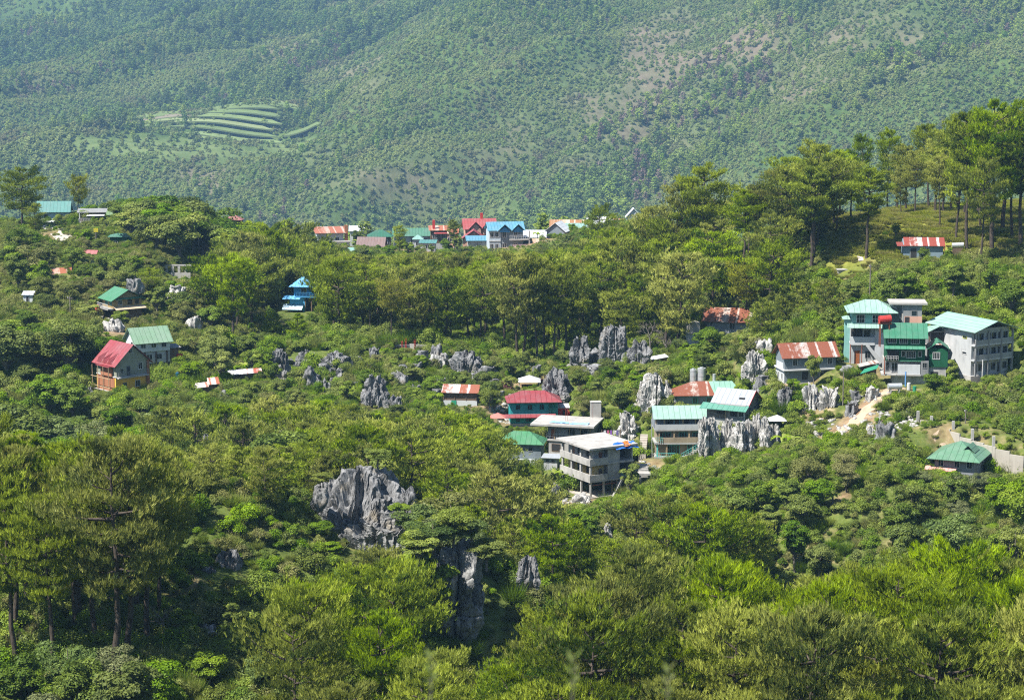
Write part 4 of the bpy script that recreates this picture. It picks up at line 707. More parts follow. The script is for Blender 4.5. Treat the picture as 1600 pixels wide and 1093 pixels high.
h = House('steel_water_tank', 'silver cylinder tank lying on the bank below the green timber house', 1398, 608, 335, 6, 'water tank', prot=(1386, 596, 1412, 607)); h.tube('tank', ZINC, (-11, 0, 5), (11, 0, 5), 5, n=16); h.box('cradle', C, -8, -6, -4, 4, -10, 1); h.box('cradle', C, 6, 8, -4, 4, -10, 1)
h = House('plastic_drum', 'white upright drum beside the silver tank', 1420, 606, 336, 0, 'drum'); h.tube('drum', M['white'], (0, 0, -3), (0, 0, 8), 3, n=12); h.tube('lid', M['white'], (0, 0, 8), (0, 0, 8.8), 2.2, n=12)
h = House('plastic_drum', 'green drum beside the white drum', 1429, 610, 335, 0, 'drum'); h.tube('drum', BRTG, (0, 0, -3), (0, 0, 6), 2.8, n=12); h.tube('lid', BRTG, (0, 0, 6), (0, 0, 6.8), 3.2, n=12)
h = House('scrap_shelter', 'collapsed rusty sheet shelter with green net beside the compound', 1358, 580, 343, 10, 'shelter', prot=(1340, 563, 1372, 580)); h.mb(MB().prism([(-18, -6, 9), (14, -6, 15), (14, 8, 17), (-18, 8, 11)], .6), 'roof', rm('scrap sheets', (0.45, .4, .36), 0.4)); h.mb(MB().prism([(-18, -9, -2), (10, -9, 6), (14, -5, 12), (-10, -5, 5)], .5), 'shade_net', BRTG); h.box('wall', M['wood'], -14, 12, 0, 6, -8, 10)
h = House('concrete_block', 'square weathered concrete block standing in the bushes', 931, 648, 358, 5, 'concrete block', prot=(922, 626, 941, 645)); h.box('block', CPa_, -8.5, 8.5, 0, 12, -8, 20); h.box('cap', C, -9, 9, -.5, 12.5, 20, 21)
# ---- upper right shacks
h = House('striped_roof_shack', 'blue grey shack with red and white striped tin roof on the grassy hill', 1441, 404, 398, -4, 'shack', prot=(1405, 371, 1480, 398)); RST = rm('striped sheets', (0.58, 0.54, 0.52), 0.8, rustcol=(0.30, 0.07, 0.05), width=0.6)
h.found(C, -30, 34, 0, 34); h.wall_gx(pm('blue grey boards', (0.18, 0.24, 0.28)), -30, 32, 0, 34, 0, 22, 9); h.roof_gx(RST, -26, 32, 0, 34, 22, 9, 4, 3); h.shed(RST, -40, -26, -5, 18, 20.5, 24, .5, 'lean_to_roof'); h.win('f', 0, 6, 12, 8, 9, 'white', 1); h.door('f', 0, -14, 0, 8, 16, M['dark'], 'wood'); h.tube('post', RUSTP, (34, -3, 0), (34, -3, 20), 0.8)
h = House('steel_water_tank', 'pale drum tank on a stand beside the striped roof shack', 1496, 400, 398, -4, 'water tank', prot=(1486, 378, 1506, 388)); h.tube('tank', ZINC, (-9, 0, 17), (9, 0, 18), 4, n=14); h.box('stand', M['wood'], -8, 8, -3, 3, -4, 13)
h = House('tin_shed', 'tiny shed with pale tilted tin roof under the pines', 1352, 414, 402, 14, 'shed', prot=(1340, 398, 1366, 412)); h.box('wall', M['wood'], -10, 10, 0, 14, -6, 8); h.mb(MB().prism([(-13, -4, 8), (11, -4, 9), (14, 14, 14), (-8, 14, 13)], .6), 'roof', rm('pale tin', (0.6, 0.5, 0.48), 0.25)); h.door('f', 0, 2, -2, 5, 9, M['dark'], 'wood')
h = House('block_shed', 'roofless pale block shed beside the tiny tin shed', 1322, 434, 400, 6, 'shed', prot=(1308, 418, 1337, 432)); h.box('wall', CPa_, -13, 13, 0, 1.6, -6, 12); h.box('wall', CPa_, 11.4, 13, 1.6, 14, -6, 11); h.box('wall', CPa_, -13, -11.4, 1.6, 14, -6, 10); h.box('roof_slab', C, -14, 10, -2, 12, 12.2, 13.6); h.void('f', 0, 2, -2, 6, 10)
# ---- red roofed ochre house (ridge runs to the front right gable)
h = House('yellow_house', 'tall house with crimson roof and dormers, olive upper wall and ochre yellow base', 207, 609, 364, 42, prot=(142, 543, 242, 605)); RC = rm('crimson sheets', (0.26, 0.045, 0.052), along='y')
h.found(C, -36, 36, -2, 60); h.box('wall', YEL, -30, 30, 0, 56, 0, 24); h.wall_gy(OLIVE, -30, 30, -2.4, 56, 24.6, 47, 26); h.box('floor_band', M['white'], -31, 31, -3.2, 56, 23.2, 24.5); h.roof_gy(RC, -30, 30, -2, 56, 46, 27, 6, 5)
for z, x, w, hh in ((64, -4, 6, 7), (38, 14, 7, 10), (33, -20, 4, 6), (10, 10, 8, 9), (8, -14, 6, 10)): h.win('f', -2.4 if z > 24 else 0, x, z, w, hh, 'white' if x > -10 else 'block', 1)
h.door('f', -2.4, -8, 24.6, 6, 15, M['dark'], 'block'); h.box('brick_pier', BRICK, 26, 30.8, -3.5, 4, -2, 46); h.box('brick_bay', BRICK, -33, -30.2, 8, 40, 24, 45); h.box('wall', BRICK, -30.6, -30.1, 4, 54, 0, 24)
for y in (12, 27, 42):
    m = MB(); m.poly([(-34, y - 6, 44), (-34, y + 6, 44), (-34, y, 53), (-16, y - 0.2, 60), (-24, y - 6, 51.5), (-24, y + 6, 51.5)], [(0, 1, 2), (0, 2, 3, 4), (1, 5, 3, 2), (0, 4, 3, 5, 1)]); h.mb(m, 'dormer', RC)
h.shed(RC, -40, -30, 6, 44, 40, 40.5, .6, 'skirt_roof')
for y in (2, 18, 34, 50): h.tube('scaffold_pole', M['wood_pale'], (-42, y, -10), (-42, y, 40), 0.6)
for z in (8, 22): h.tube('scaffold_pole', M['wood_pale'], (-42, -2, z), (-42, 54, z), 0.6)
h.rail(M['block'], (-30, -8, 24), (26, -8, 24), 8, 9); h.box('balcony', C, -30, 26, -9, -2.5, 22, 24)
# ---- pale house with sage roof behind
h = House('pale_house', 'pale two storey house on posts with light green gable roof behind the crimson one', 240, 574, 386, 27, prot=(180, 511, 272, 566)); RLG = rm('leaf green sheets', (0.17, 0.28, 0.18)); LG = pm('pale blue grey plaster', (0.55, 0.58, 0.58))
h.found(C, -28, 28, 0, 40); h.wall_gx(LG, -28, 28, 0, 52, 26, 43, 18); h.box('wall', GREYW, -28, 28, 2, 52, 7, 26); h.roof_gx(RLG, -28, 28, 0, 52, 42, 19, 4, 5)
for x in (-16, 1, 18): h.win('f', 0, x, 36, 7, 7, 'white', 1)
for x in (-6, 10): h.win('f', 2, x, 17, 9, 8, 'white', 1)
for x in (-28, -14, 4, 22): h.box('post', BROWN, x, x + 2, 0, 1.9, 0, 26)
h.box('veranda_floor', C, -44, -28.2, 2, 40, 24, 26); h.rail(M['white'], (-44, 3, 26), (-28, 3, 26), 9, 6); h.win('l', -28, 20, 35, 9, 10, 'white', 1); h.box('red_door', REDT, -44.6, -44, 6, 10, 26, 36); h.box('lean_to', M['wood'], 28.3, 44, 6, 30, 10, 28); h.shed(M['block'], 28, 48, 3, 32, 28.8, 31, .6, 'lean_to_roof'); h.box('red_sheet', REDT, 40, 50, 4, 5.5, 4, 18)
# ---- upper green roofed house
h = House('hillside_house', 'ochre house with deep green gable roof and tan skirt roof above a cut rock face', 200, 497, 422, 34, prot=(160, 447, 234, 492)); RDG = rm('deep green sheets', (0.055, 0.20, 0.10), along='y')
h.found(C, -26, 26, 0, 44); h.box('wall', M['wood'], -24, 24, 0, 42, 0, 17); h.wall_gy(pm('dull ochre', (0.30, 0.22, 0.10)), -24, 24, 0, 42, 17, 33, 12); h.roof_gy(RDG, -24, 24, 0, 42, 32, 13, 6, 5); h.shed(pm('tan skirt sheets', (0.45, 0.35, 0.24)), -24, 28, -10, -0.2, 16, 20, .7, 'skirt_roof'); h.shed(RDG, -22, 22, -5, -0.2, 31.5, 33.5, .5, 'eave')
for x in (-13, 4, 16): h.win('f', 0, x, 26, 6, 7, 'white' if x < 0 else 'wood', 1)
for y in (10, 26): h.win('l', -24, y, 26, 7, 7, AQUAT, 1)
h.box('balcony', C, -34, -24.2, 0, 40, 15, 17); h.rail(M['white'], (-34, 0, 17), (-34, 40, 17), 7, 8); h.box('red_tank', REDT, -40, -35, 30, 36, 10, 20); h.void('l', -24, 20, 1, 22, 12)
# ---- shanties
h = House('rusty_shanty', 'low shanty of rusty patched sheets below the pale house', 322, 613, 371, 14, 'shanty', prot=(302, 588, 350, 608)); RSH = rm('patched rusty sheets', (0.62, 0.56, 0.5), 0.5, rustcol=(0.42, 0.14, 0.08))
h.box('wall', M['wood'], -16, 18, 0, 20, -6, 10); h.mb(MB().prism([(-20, -5, 8.5), (4, -5, 10.5), (8, 20, 14), (-16, 20, 12)], .6), 'roof', RSH); h.mb(MB().prism([(3, -3, 13), (22, -3, 14), (22, 20, 21), (4, 20, 20)], .6), 'upper_roof', RSH); h.void('f', 0, -10, -2, 9, 9); h.void('f', 0, 8, -2, 7, 8)
h = House('rusty_shanty', 'long low shanty with pale tin roof patched in red beside the rock tower', 380, 594, 380, 10, 'shanty', prot=(362, 572, 412, 590)); h.box('wall', M['wood'], -22, 26, 0, 14, -6, 10); h.mb(MB().prism([(-24, -4, 10), (30, -4, 13), (30, 16, 17), (-24, 16, 14)], .6), 'roof', rm('pale patched tin', (0.66, 0.66, 0.64), 0.3, rustcol=(0.45, 0.12, .08))); h.void('f', 0, -8, -3, 10, 10); h.void('f', 0, 12, -3, 8, 10)
h = House('plastic_drum', 'blue drum in the garden below the pale house', 277, 588, 378, 0, 'drum', prot=(274, 580, 281, 588)); h.tube('drum', pm('blue plastic', (0.03, 0.28, 0.42)), (0, 0, -3), (0, 0, 6), 2.8, n=12); h.tube('lid', TARP, (0, 0, 6), (0, 0, 6.6), 2.2, n=12)
# ---- blue house on stilts in the pines
h = House('blue_stilt_house', 'bright blue house on stilts half hidden in the pine wood', 482, 488, 469, -8, prot=(446, 434, 500, 484)); RBL = rm('blue sheets', (0.10, 0.36, 0.66)); BLUEB = pm('bright blue paint', (0.06, 0.30, 0.55))
h.box('wall', BLUEB, -24, 14, 4, 26, 26, 41); h.roof_hip(RBL, -24, 14, 0, 28, 40.8, 14, 6, 17); h.box('deck', BLUEW, -20, 18, -3, 26, 24, 26); h.box('wall', BLUEB, -30, -6, 0, 20, -2, 23.5); h.shed(RBL, -40, -12, -8, 4, 22, 26, .6, 'skirt_roof'); h.shed(rm('pale blue sheets', (0.45, .62, .72)), -40, -8, -12, 2, 6, 13, .6, 'lower_roof')
for x in (-6, 4, 14): h.box('stilt', M['wood'], x, x + 1.8, 0, 1.8, -16, 24); h.box('stilt', M['wood'], x, x + 1.8, 20, 21.8, -16, 24)
h.rail(BLUEW, (-18, -2.5, 26), (18, -2.5, 26), 6, 7); h.win('f', 4, -8, 34, 8, 7, 'white', 1); h.void('f', 0, -14, 0, 8, 12)
PADS.append((at(440, 488, 466)[0], 466, 9.0)); PADS.append((at(462, 488, 458)[0], 456, 8.0)); PADS.append((at(440, 488, 450)[0], 448, 6.0))
# ---- village on the ridge: small houses, D about 540 to 650
def vhouse(name, label, px, py, D, yaw, w, d, hw, rise, roof, wall, kind='gx', ov=2.0, wins=2, prot=None, fm='white', base=6, deep=40):
    if prot and D > 600: prot = (prot[0] + 2, prot[1], prot[2] - 2, prot[1] + (prot[3] - prot[1]) * 0.72)
    h = House(name, label, px, py, D, yaw, prot=prot or (px - w / 2, py - hw - rise, px + w / 2, py - hw * 0.35)); a = w / 2; h.box('foundation', C, -a, a, 0, d, -deep, 0)
    if kind == 'gx': h.wall_gx(wall, -a, a, 0, d, 0, hw, rise); h.roof_gx(roof, -a, a, 0, d, hw, rise, ov, ov, 0.6)
    elif kind == 'gy': h.wall_gy(wall, -a, a, 0, d, 0, hw, rise); h.roof_gy(roof, -a, a, 0, d, hw, rise, ov, ov, 0.6)
    elif kind == 'hip': h.box('wall', wall, -a, a, 0, d, 0, hw + .3); h.roof_hip(roof, -a, a, 0, d, hw, rise, ov, th=0.6)
    else: h.box('wall', wall, -a, a, 0, d, 0, hw); h.shed(roof, -a - ov, a + ov, -ov, d + ov, hw + .8, hw + .8 + rise, 0.6)
    for i in range(wins): h.win('f', 0, -a + w * (i + 0.5) / max(1, wins), hw * 0.55, min(6, w / wins * .5), min(6, hw * .42), fm, 1, 0.6)
    if wins: h.door('f', 0, a - 3.5, 0, 3.4, min(9, hw * .7), M['dark'], fm, 0.4)
    return h
RV = {k: rm(k, c, r, **kw) for k, c, r, kw in (('village green', (0.065, .18, .12), 0, {}), ('village dark green', (0.03, .13, .08), 0, {}), ('village aqua', (0.19, .34, .30), 0, {}), ('village teal', (0.07, .21, .19), 0, {}), ('village red', (0.30, .06, .06), 0, {}), ('village blue', (0.09, .26, .36), 0, {}), ('village rust', (0.5, .36, .28), .8, {'rustcol': (0.42, .15, .08)}), ('village brown', (0.16, .10, .09), 0, {}), ('village grey', (0.5, .53, .56), 0, {}), ('village tan rust', (0.48, .38, .28), .7, {'rustcol': (0.36, .18, .08)}), ('village olive', (0.13, .21, .09), 0, {}), ('village white', (0.55, .57, .57), 0, {}))}
h = vhouse('village_house', 'brown block house with sloping rust tin roof and brick chimney on the ridge', 517, 386, 640, 12, 40, 30, 22, 6, RV['village rust'], GREYW, 'shed', 5, 2, prot=(491, 354, 546, 384)); h.box('chimney', BRICK, 22, 27, -2, 3, -4, 34); h.box('terrace', CPa_, -10, 30, -10, -0.2, 8, 10); h.box('lower_wall', GREYW, -6, 28, -9, -0.3, -12, 8)
vhouse('village_house', 'small house with plain brown roof below the brick chimney house', 579, 391, 632, -6, 40, 24, 8, 11, RV['village brown'], PINK, 'gx', 3, 2, prot=(556, 371, 602, 384))
vhouse('village_house', 'house with dark green hipped roof beyond the brown roof', 594, 386, 655, 4, 34, 26, 16, 10, RV['village dark green'], M['wood'], 'hip', 3, 2, prot=(575, 357, 612, 374))
vhouse('village_house', 'long house with faded green gable roof and grey wall', 645, 386, 660, 5, 58, 26, 19, 9, RV['village green'], GREYW, 'gx', 3, 3, prot=(608, 355, 676, 373))
vhouse('village_house', 'tiny hut with aqua pyramid roof before the faded green roof', 653, 388, 648, 0, 14, 14, 14, 7, RV['village aqua'], GREYW, 'hip', 2, 1, prot=(644, 365, 662, 376))
vhouse('village_house', 'low house with flat teal roof strip at the edge of the wood', 668, 392, 640, -4, 24, 16, 12, 3, RV['village teal'], GREYW, 'shed', 2, 1, prot=(655, 373, 682, 382))
vhouse('village_house', 'little house with aqua roof just above the pine tops', 547, 405, 622, 6, 24, 16, 11, 6, RV['village aqua'], GREYB, 'gx', 2, 1, prot=(533, 387, 562, 398))
h = vhouse('village_house', 'small house with red sheet roof and tall red chimney', 686, 380, 652, 4, 26, 20, 20, 5, RV['village rust'], M['wood'], 'shed', 3, 2, prot=(672, 345, 702, 370)); h.box('chimney', REDT, -10, -6, 4, 8, 18, 36); h.shed(RV['village red'], -8, 12, -6, 0, 16, 18, .5, 'awning')
h = vhouse('village_house', 'salmon house with bright red roof and twin gables above the blue roof', 750, 388, 658, 6, 46, 30, 33, 12, RV['village red'], PINK, 'gx', 4, 3, prot=(724, 338, 777, 364)); h.roof_gy(RV['village red'], -16, 2, -6, 12, 33, 9, 2, 1, .6, 'front_gable'); h.roof_gy(RV['village red'], 4, 20, -6, 12, 33, 9, 2, 1, .6, 'front_gable'); h.wall_gy(PINK, -15, 1, -4, 0, 22, 33, 8, 'bay'); h.wall_gy(PINK, 5, 19, -4, 0, 22, 33, 8, 'bay'); h.box('chimney', REDT, 2, 6, 14, 18, 40, 54)
vhouse('village_house', 'lower salmon house with red edged gable front below the twin gables', 740, 392, 650, 0, 34, 22, 20, 12, RV['village red'], PINK, 'gy', 3, 1, prot=(724, 357, 768, 372))
vhouse('village_house', 'grey block house with light blue lean-to roof at the pine edge', 748, 396, 642, 4, 34, 20, 20, 5, RV['village blue'], M['concrete'], 'shed', 3, 1, prot=(728, 367, 768, 388))
h = House('village_house', 'tall grey house with twin gabled sky blue roof and balcony', 792, 396, 638, 10, prot=(763, 346, 822, 388)); W_ = pm('pale blue wall', (0.42, .48, .52)); h.box('foundation', C, -28, 28, 0, 30, -40, 0); h.box('wall', W_, -28, -10, 0, 30, 0, 38); h.box('wall', GREYB, -9.8, 26, 1, 30, 0, 38)
h.roof_gx(RV['village blue'], -28, 26, 0, 30, 38, 10, 3, 3, .6); h.roof_gy(RV['village blue'], -14, 6, -5, 14, 37, 9, 2, 1, .6, 'front_gable'); h.roof_gy(RV['village blue'], 8, 27, -5, 14, 37, 9, 2, 1, .6, 'front_gable'); h.wall_gy(BLUEW, -12, 4, -3, 1, 34, 37, 7, 'gable_infill'); h.wall_gy(BLUEW, 10, 25, -3, 1, 34, 37, 7, 'gable_infill'); h.box('balcony', CPa_, 4, 36, -6, 1, 21, 23); h.rail(M['white'], (4, -5.5, 23), (36, -5.5, 23), 6, 9); h.box('column', CPa_, 34, 36, -6, -4, -10, 36)
for x in (-24, -16): h.win('f', 0, x, 30, 5, 7, 'white', 1, .6); h.win('f', 0, x, 12, 5, 7, 'white', 1, .6)
for x in (-4, 14): h.win('f', 1, x, 30, 6, 8, 'white', 1, .6); h.win('f', 1, x, 12, 6, 8, 'white', 1, .6)
h.box('ledge', M['white'], -29, -10, -1, 0, 20, 21)
vhouse('village_house', 'low house with plain grey metal roof beside the sky blue one', 834, 388, 645, -3, 36, 24, 18, 9, RV['village grey'], GREYB, 'gx', 2, 2, prot=(815, 353, 852, 368))
h = vhouse('village_house', 'white gabled grey house with terrace beside the grey metal roof', 868, 384, 646, -18, 30, 28, 24, 12, RV['village white'], GREYB, 'gy', 3, 2, prot=(848, 343, 888, 370)); h.box('terrace', CPa_, -18, 24, -9, 0, 9, 11); h.box('column', M['white'], -6, -4, -9, -7, -8, 9)
vhouse('village_house', 'long house with tan rusted roof on the skyline of the village', 890, 380, 662, -3, 58, 26, 26, 9, RV['village tan rust'], M['wood'], 'gx', 3, 3, prot=(860, 337, 924, 347))
vhouse('village_house', 'house with sea green roof behind the bushy palms', 900, 384, 650, 3, 50, 22, 28, 6, RV['village aqua'], GREYW, 'gx', 4, 2, prot=(872, 345, 930, 353))
vhouse('village_house', 'whitewashed house with pale roof at the end of the village', 938, 376, 645, 4, 38, 22, 26, 10, RV['village white'], WHITEW, 'gx', 2, 2, prot=(914, 337, 962, 352))
vhouse('village_house', 'white house glimpsed between pines at the foot of the hill', 990, 372, 640, 0, 22, 18, 34, 12, RV['village white'], WHITEW, 'gy', 2, 1, prot=(978, 325, 1002, 345))
h = vhouse('village_house', 'tiny grey hut with rounded lean-to roof under the balcony', 814, 402, 630, 12, 20, 14, 12, 7, RV['village brown'], GREYW, 'gx', 2, 1, prot=(803, 378, 826, 392))
vhouse('village_house', 'little pink house with rusted roof tucked behind the dark lone pine', 703, 386, 664, -4, 24, 18, 22, 6, RV['village rust'], PINK, 'gx', 2, 1, prot=(692, 352, 716, 362))
vhouse('village_house', 'low brown roofed shed before the grey metal roof', 846, 390, 634, 8, 22, 14, 10, 5, RV['village tan rust'], M['wood'], 'shed', 2, 1, prot=(836, 370, 858, 380))
vhouse('village_house', 'small white walled hut with pale sheet roof under the terrace', 862, 392, 628, -4, 18, 12, 11, 4, RV['village white'], WHITEW, 'shed', 2, 1, prot=(852, 374, 873, 384))
vhouse('village_house', 'grey sheet roofed house behind the brick chimney', 562, 384, 668, 2, 30, 20, 24, 6, RV['village grey'], GREYW, 'gx', 2, 2, prot=(548, 358, 578, 366))
vhouse('village_house', 'dusty pink roofed house beside the white end house', 958, 384, 668, -6, 30, 20, 34, 7, RV['village rust'], GREYW, 'gx', 2, 2, prot=(946, 346, 976, 352))
# upper village on the other side
vhouse('village_house', 'house with teal green roof at the top of the lane', 84, 350, 562, 4, 46, 26, 22, 12, RV['village teal'], pm('sky wall', (0.35, .45, .5)), 'gx', 4, 2, prot=(58, 313, 112, 330))
h = vhouse('village_house', 'cream walled house with brown door at the end of the pale lane', 82, 364, 545, -2, 44, 22, 17, 2, RV['village white'], pm('cream wall', (0.62, .57, .46)), 'shed', 1.5, 3, prot=(60, 344, 106, 362)); h.door('f', 0, -7, 0, 6, 12, ORANGE, 'white')
h = vhouse('village_house', 'dark timber house with white balcony rails and flat roof', 144, 356, 540, 6, 40, 26, 24, 3, M['block'], M['wood'], 'shed', 3, 2, prot=(121, 327, 168, 352)); h.box('balcony', CPa_, -20, 0, -9, 0, 8, 10); h.rail(M['white'], (-20, -8.6, 10), (0, -8.6, 10), 6, 8); h.shed(M['white'], -8, 20, -8, 0, 20, 21.5, .6, 'awning'); h.box('post', M['white'], -19, -17.6, -8, -6.6, -12, 24)
vhouse('village_house', 'house with olive green gable roof behind the dark timber house', 166, 352, 552, 4, 34, 24, 18, 9, RV['village olive'], M['wood'], 'gx', 3, 2, prot=(148, 321, 188, 333))
vhouse('village_house', 'small dark house with flat emerald roof among garden trees', 189, 390, 512, 2, 34, 22, 20, 5, RV['village green'], DGREEN, 'hip', 3, 2, prot=(170, 360, 210, 374))
vhouse('village_house', 'little house with coral red roof behind the dry bushes', 139, 411, 482, -14, 20, 18, 10, 9, RV['village red'], LG, 'gx', 2, 1, prot=(129, 390, 152, 406))
vhouse('village_house', 'half hidden house with faded rust red roof on the dry slope', 95, 440, 462, 20, 34, 22, 12, 8, RV['village rust'], M['wood'], 'gx', 3, 1, prot=(78, 420, 120, 432))
vhouse('village_house', 'house with dull maroon roof above the garden trees', 364, 366, 560, -3, 26, 20, 22, 7, pm('maroon sheets', (0.24, .11, .10)), M['wood'], 'hip', 2, 2, prot=(350, 334, 380, 346))
vhouse('village_house', 'brown gabled hut deep among the garden trees', 318, 404, 505, -8, 16, 16, 11, 9, RV['village brown'], M['wood'], 'gy', 2, 1, prot=(310, 384, 328, 396))
h = House('roofless_ruin', 'white roofless block shell above the dry slope', 272, 432, 484, -3, 'ruin', prot=(240, 410, 302, 430)); h.box('wall', CPa_, -26, 26, 0, 2, -8, 6)
for x in (-26, -14, -4, 6, 17): h.box('wall_pier', CPa_, x, x + 4, 0, 2, 6, 17)
h.box('lintel', CPa_, -28, 28, -0.3, 2.3, 17, 19); h.box('wall', CPa_, -26, -24, 2, 20, -8, 17); h.box('white_tank', M['white'], -38, -29, 2, 10, -6, 14)
h = House('tool_shed', 'pale blue sheet shed at the edge of the leafy slope', 46, 468, 432, 0, 'shed', prot=(34, 453, 50, 466)); h.box('wall', LG, -10, 5, 0, 12, -8, 7); h.shed(RV['village grey'], -12, 7, -2, 14, 8, 12, .6); h.door('f', 0, -3, -4, 4, 9, M['dark'])
# far away hut on the mountain
h = House('mountain_hut', 'tiny pale hut on the far mountain side', 46, 172, 3000, 0, 'hut', prot=(38, 163, 56, 172), scale=0.6, z=float(mh(xat(46, 3000), 3000)) - 0.5); h.box('wall', GREYB, -6, 6, 0, 6, -8, 5); h.roof_gx(RV['village blue'], -6, 6, 0, 6, 5, 3, 1, 1, .4)
# ---- walls, steps, poles
def wall_run(name, label, pts, th, mat, cat='wall', steps=True, cap=True):
    """freestanding block wall along picture points (px, py, D, height px), stepping down"""
    o = empty(name, at(*pts[0][:3])); base = Vector(o.location); tag(o, label, cat)
    for (a, b) in zip(pts[:-1], pts[1:]):
        A, B_ = Vector(at(*a[:3])), Vector(at(*b[:3])); n = max(1, int((B_ - A).length / 1.6)); hh = a[3] * a[2] / F
        for i in range(n):
            p, q = A.lerp(B_, i / n), A.lerp(B_, (i + 1) / n); d = (q - p); d.z = 0; d.normalize(); nrm = Vector((-d.y, d.x, 0)) * th / 2; zt = max(p.z, q.z) + hh; zb = min(p.z, q.z) - 2.0; q = q - d * 0.012
            V = [p - nrm, q - nrm, q + nrm, p + nrm]; m = MB().poly([(v.x - base.x, v.y - base.y, zb - base.z) for v in V] + [(v.x - base.x, v.y - base.y, zt - base.z) for v in V], [(0, 3, 2, 1), (4, 5, 6, 7), (0, 1, 5, 4), (1, 2, 6, 5), (2, 3, 7, 6), (3, 0, 4, 7)]); m.build('panel', mat, o)
    return o, base
o, b = wall_run('boundary_wall', 'long stepped block wall running down the bank to the sage green roof', [(1438, 664, 316, 9), (1455, 668, 315, 8), (1500, 688, 310, 6), (1556, 706, 305, 5), (1600, 722, 302, 5)], 0.25, pm('weathered block wall', (0.36, .33, .28), .3)); PROT.append((1432, 648, 1556, 696, 316))
for px, py, D in ((1434, 664, 316.4), (1455, 672, 314), (1489, 680, 312), (1519, 692, 308.8), (1552, 704, 305.5)):
    p = Vector(at(px, py, D)) - b; MB().box(p.x - .18, p.x + .18, p.y - .2, p.y + .2, p.z - 1.5, p.z + 2.0).build('pier', CPa_, o)
wall_run('garden_wall', 'grey garden wall with a post beside the red earth yard', [(1532, 616, 333, 7), (1565, 616, 332, 7), (1610, 618, 331, 7)], 0.25, C)
wall_run('low_wall', 'low pale block wall under the pine wood edge', [(562, 549, 407, 5), (600, 545, 408, 5), (640, 543, 409, 6), (670, 546, 408, 5)], 0.4, CPa_); PROT.append((562, 540, 670, 548, 407))
for i, px in enumerate((576, 592, 628, 634, 648)):
    h = House('rebar_post', 'red rusty rebar cage standing on the low pale block wall', px, 545, 408.5, 0, 'rebar cage', 'rebar cages on the low block wall')
    m = MB()
    for x, y in ((-0.9, -0.9), (0.9, -0.9), (0.9, 0.9), (-0.9, 0.9)): m.tube((x, y, -4), (x, y, 17 - (i % 3) * 2), 0.28, None, 4)
    h.mb(m, 'bar', REDT); m = MB()
    for z in (3, 7, 11): m.box(-1.2, 1.2, -1.2, 1.2, z, z + .5)
    h.mb(m, 'tie', REDT)
def steps(label, px, py, D, yaw, n, w, rise, run, mat, prot=None):
    h = House('stone_steps', label, px, py, D, yaw, 'steps', prot=prot)
    for i in range(n): h.box('step', mat, -w / 2, w / 2, i * run, (i + 1) * run - 0.05, -8, (i + 1) * rise)
    return h
steps('flight of pale stone steps climbing beside the blue tarpaulin', 1003, 712, 341, -8, 9, 12, 3.0, 4.6, STONE, (995, 684, 1012, 708))
steps('short concrete steps on a landing above the gorge', 1006, 738, 333, 6, 5, 16, 2.2, 3.5, CPa_, (996, 722, 1018, 742))
h = House('landing', 'concrete landing on a post above the gorge', 1006, 745, 331, 4, 'landing', prot=(994, 738, 1020, 744)); h.box('slab', CPa_, -14, 12, -6, 10, 4, 7); h.box('post', C, -8, -5, -5, -2, -26, 4); h.box('post', C, 8, 11, 4, 7, -26, 4)
def pole(label, px, py, D, hpx, cross=8, mat='bark_grey', sign=None):
    h = House('utility_pole', label, px, py, D, 8, 'utility pole'); h.tube('pole', M[mat], (0, 0, -6), (0, 0, hpx), 0.9)
    if cross: h.box('crossarm', M[mat], -cross / 2, cross / 2, -.5, .5, hpx - 4, hpx - 2.6); h.tube('insulator', M['white'], (-cross / 2 + .6, 0, hpx - 2.6), (-cross / 2 + .6, 0, hpx - 1), .5)
    if sign: h.box('sign', sign, -3.5, 3.5, -.9, -.5, hpx - 6, hpx)
    return h
pole('pale pole with crossarm on the dry village slope', 110, 492, 420, 30); pole('pole with crossarm in front of the garden trees', 311, 402, 500, 34); pole('white crossarm pole at the edge of the pine wood', 354, 412, 500, 22, 12); pole('lamp pole with yellow sign beside the lane', 151, 400, 500, 44, 0, sign=flat_mat('yellow sign', (0.6, .5, .03))); pole('slim grey pole beside the hollow rock', 1317, 628, 333, 48, 0); pole('thin pole on the bank behind the stair tower', 1359, 462, 366, 50, 5); pole('dark lamp pole above the stepped wall', 1508, 672, 314, 34, 5); pole('pole standing in the village before the mountain', 703, 384, 648, 44, 0)
h = House('loudspeaker_box', 'white box fixed to the lone pine on the grassy hill', 1345, 330, 426, 0, 'box', z=float(at(1345, 330, 426)[2])); h.box('cabinet', M['white'], -8, 7, -1, 3, 0, 8); h.box('grille', M['dark'], -5, -1, -1.5, -1, 2, 6); h.tube('bracket', RUSTP, (-1, 1, -22), (-1, 1, 0), .6)
# ---- pale lane in the upper village
lane = [(60, 362, 540), (80, 366, 534), (97, 374, 522), (104, 382, 512)]
V = []
for px, py, D in lane:
    x, y, z = at(px, py, D); V += [(x - 2.2, y, float(gh(x - 2.2, y)) + .12), (x + 2.2, y, float(gh(x + 2.2, y)) + .12)]
m = MB(); m.poly(V, [(0, 1, 3, 2), (2, 3, 5, 4), (4, 5, 7, 6)]); tag(m.build('lane', pm('pale lane concrete', (0.42, .38, .32))), None, None, None, 'structure')
PROT.append((62, 362, 104, 380, 530))
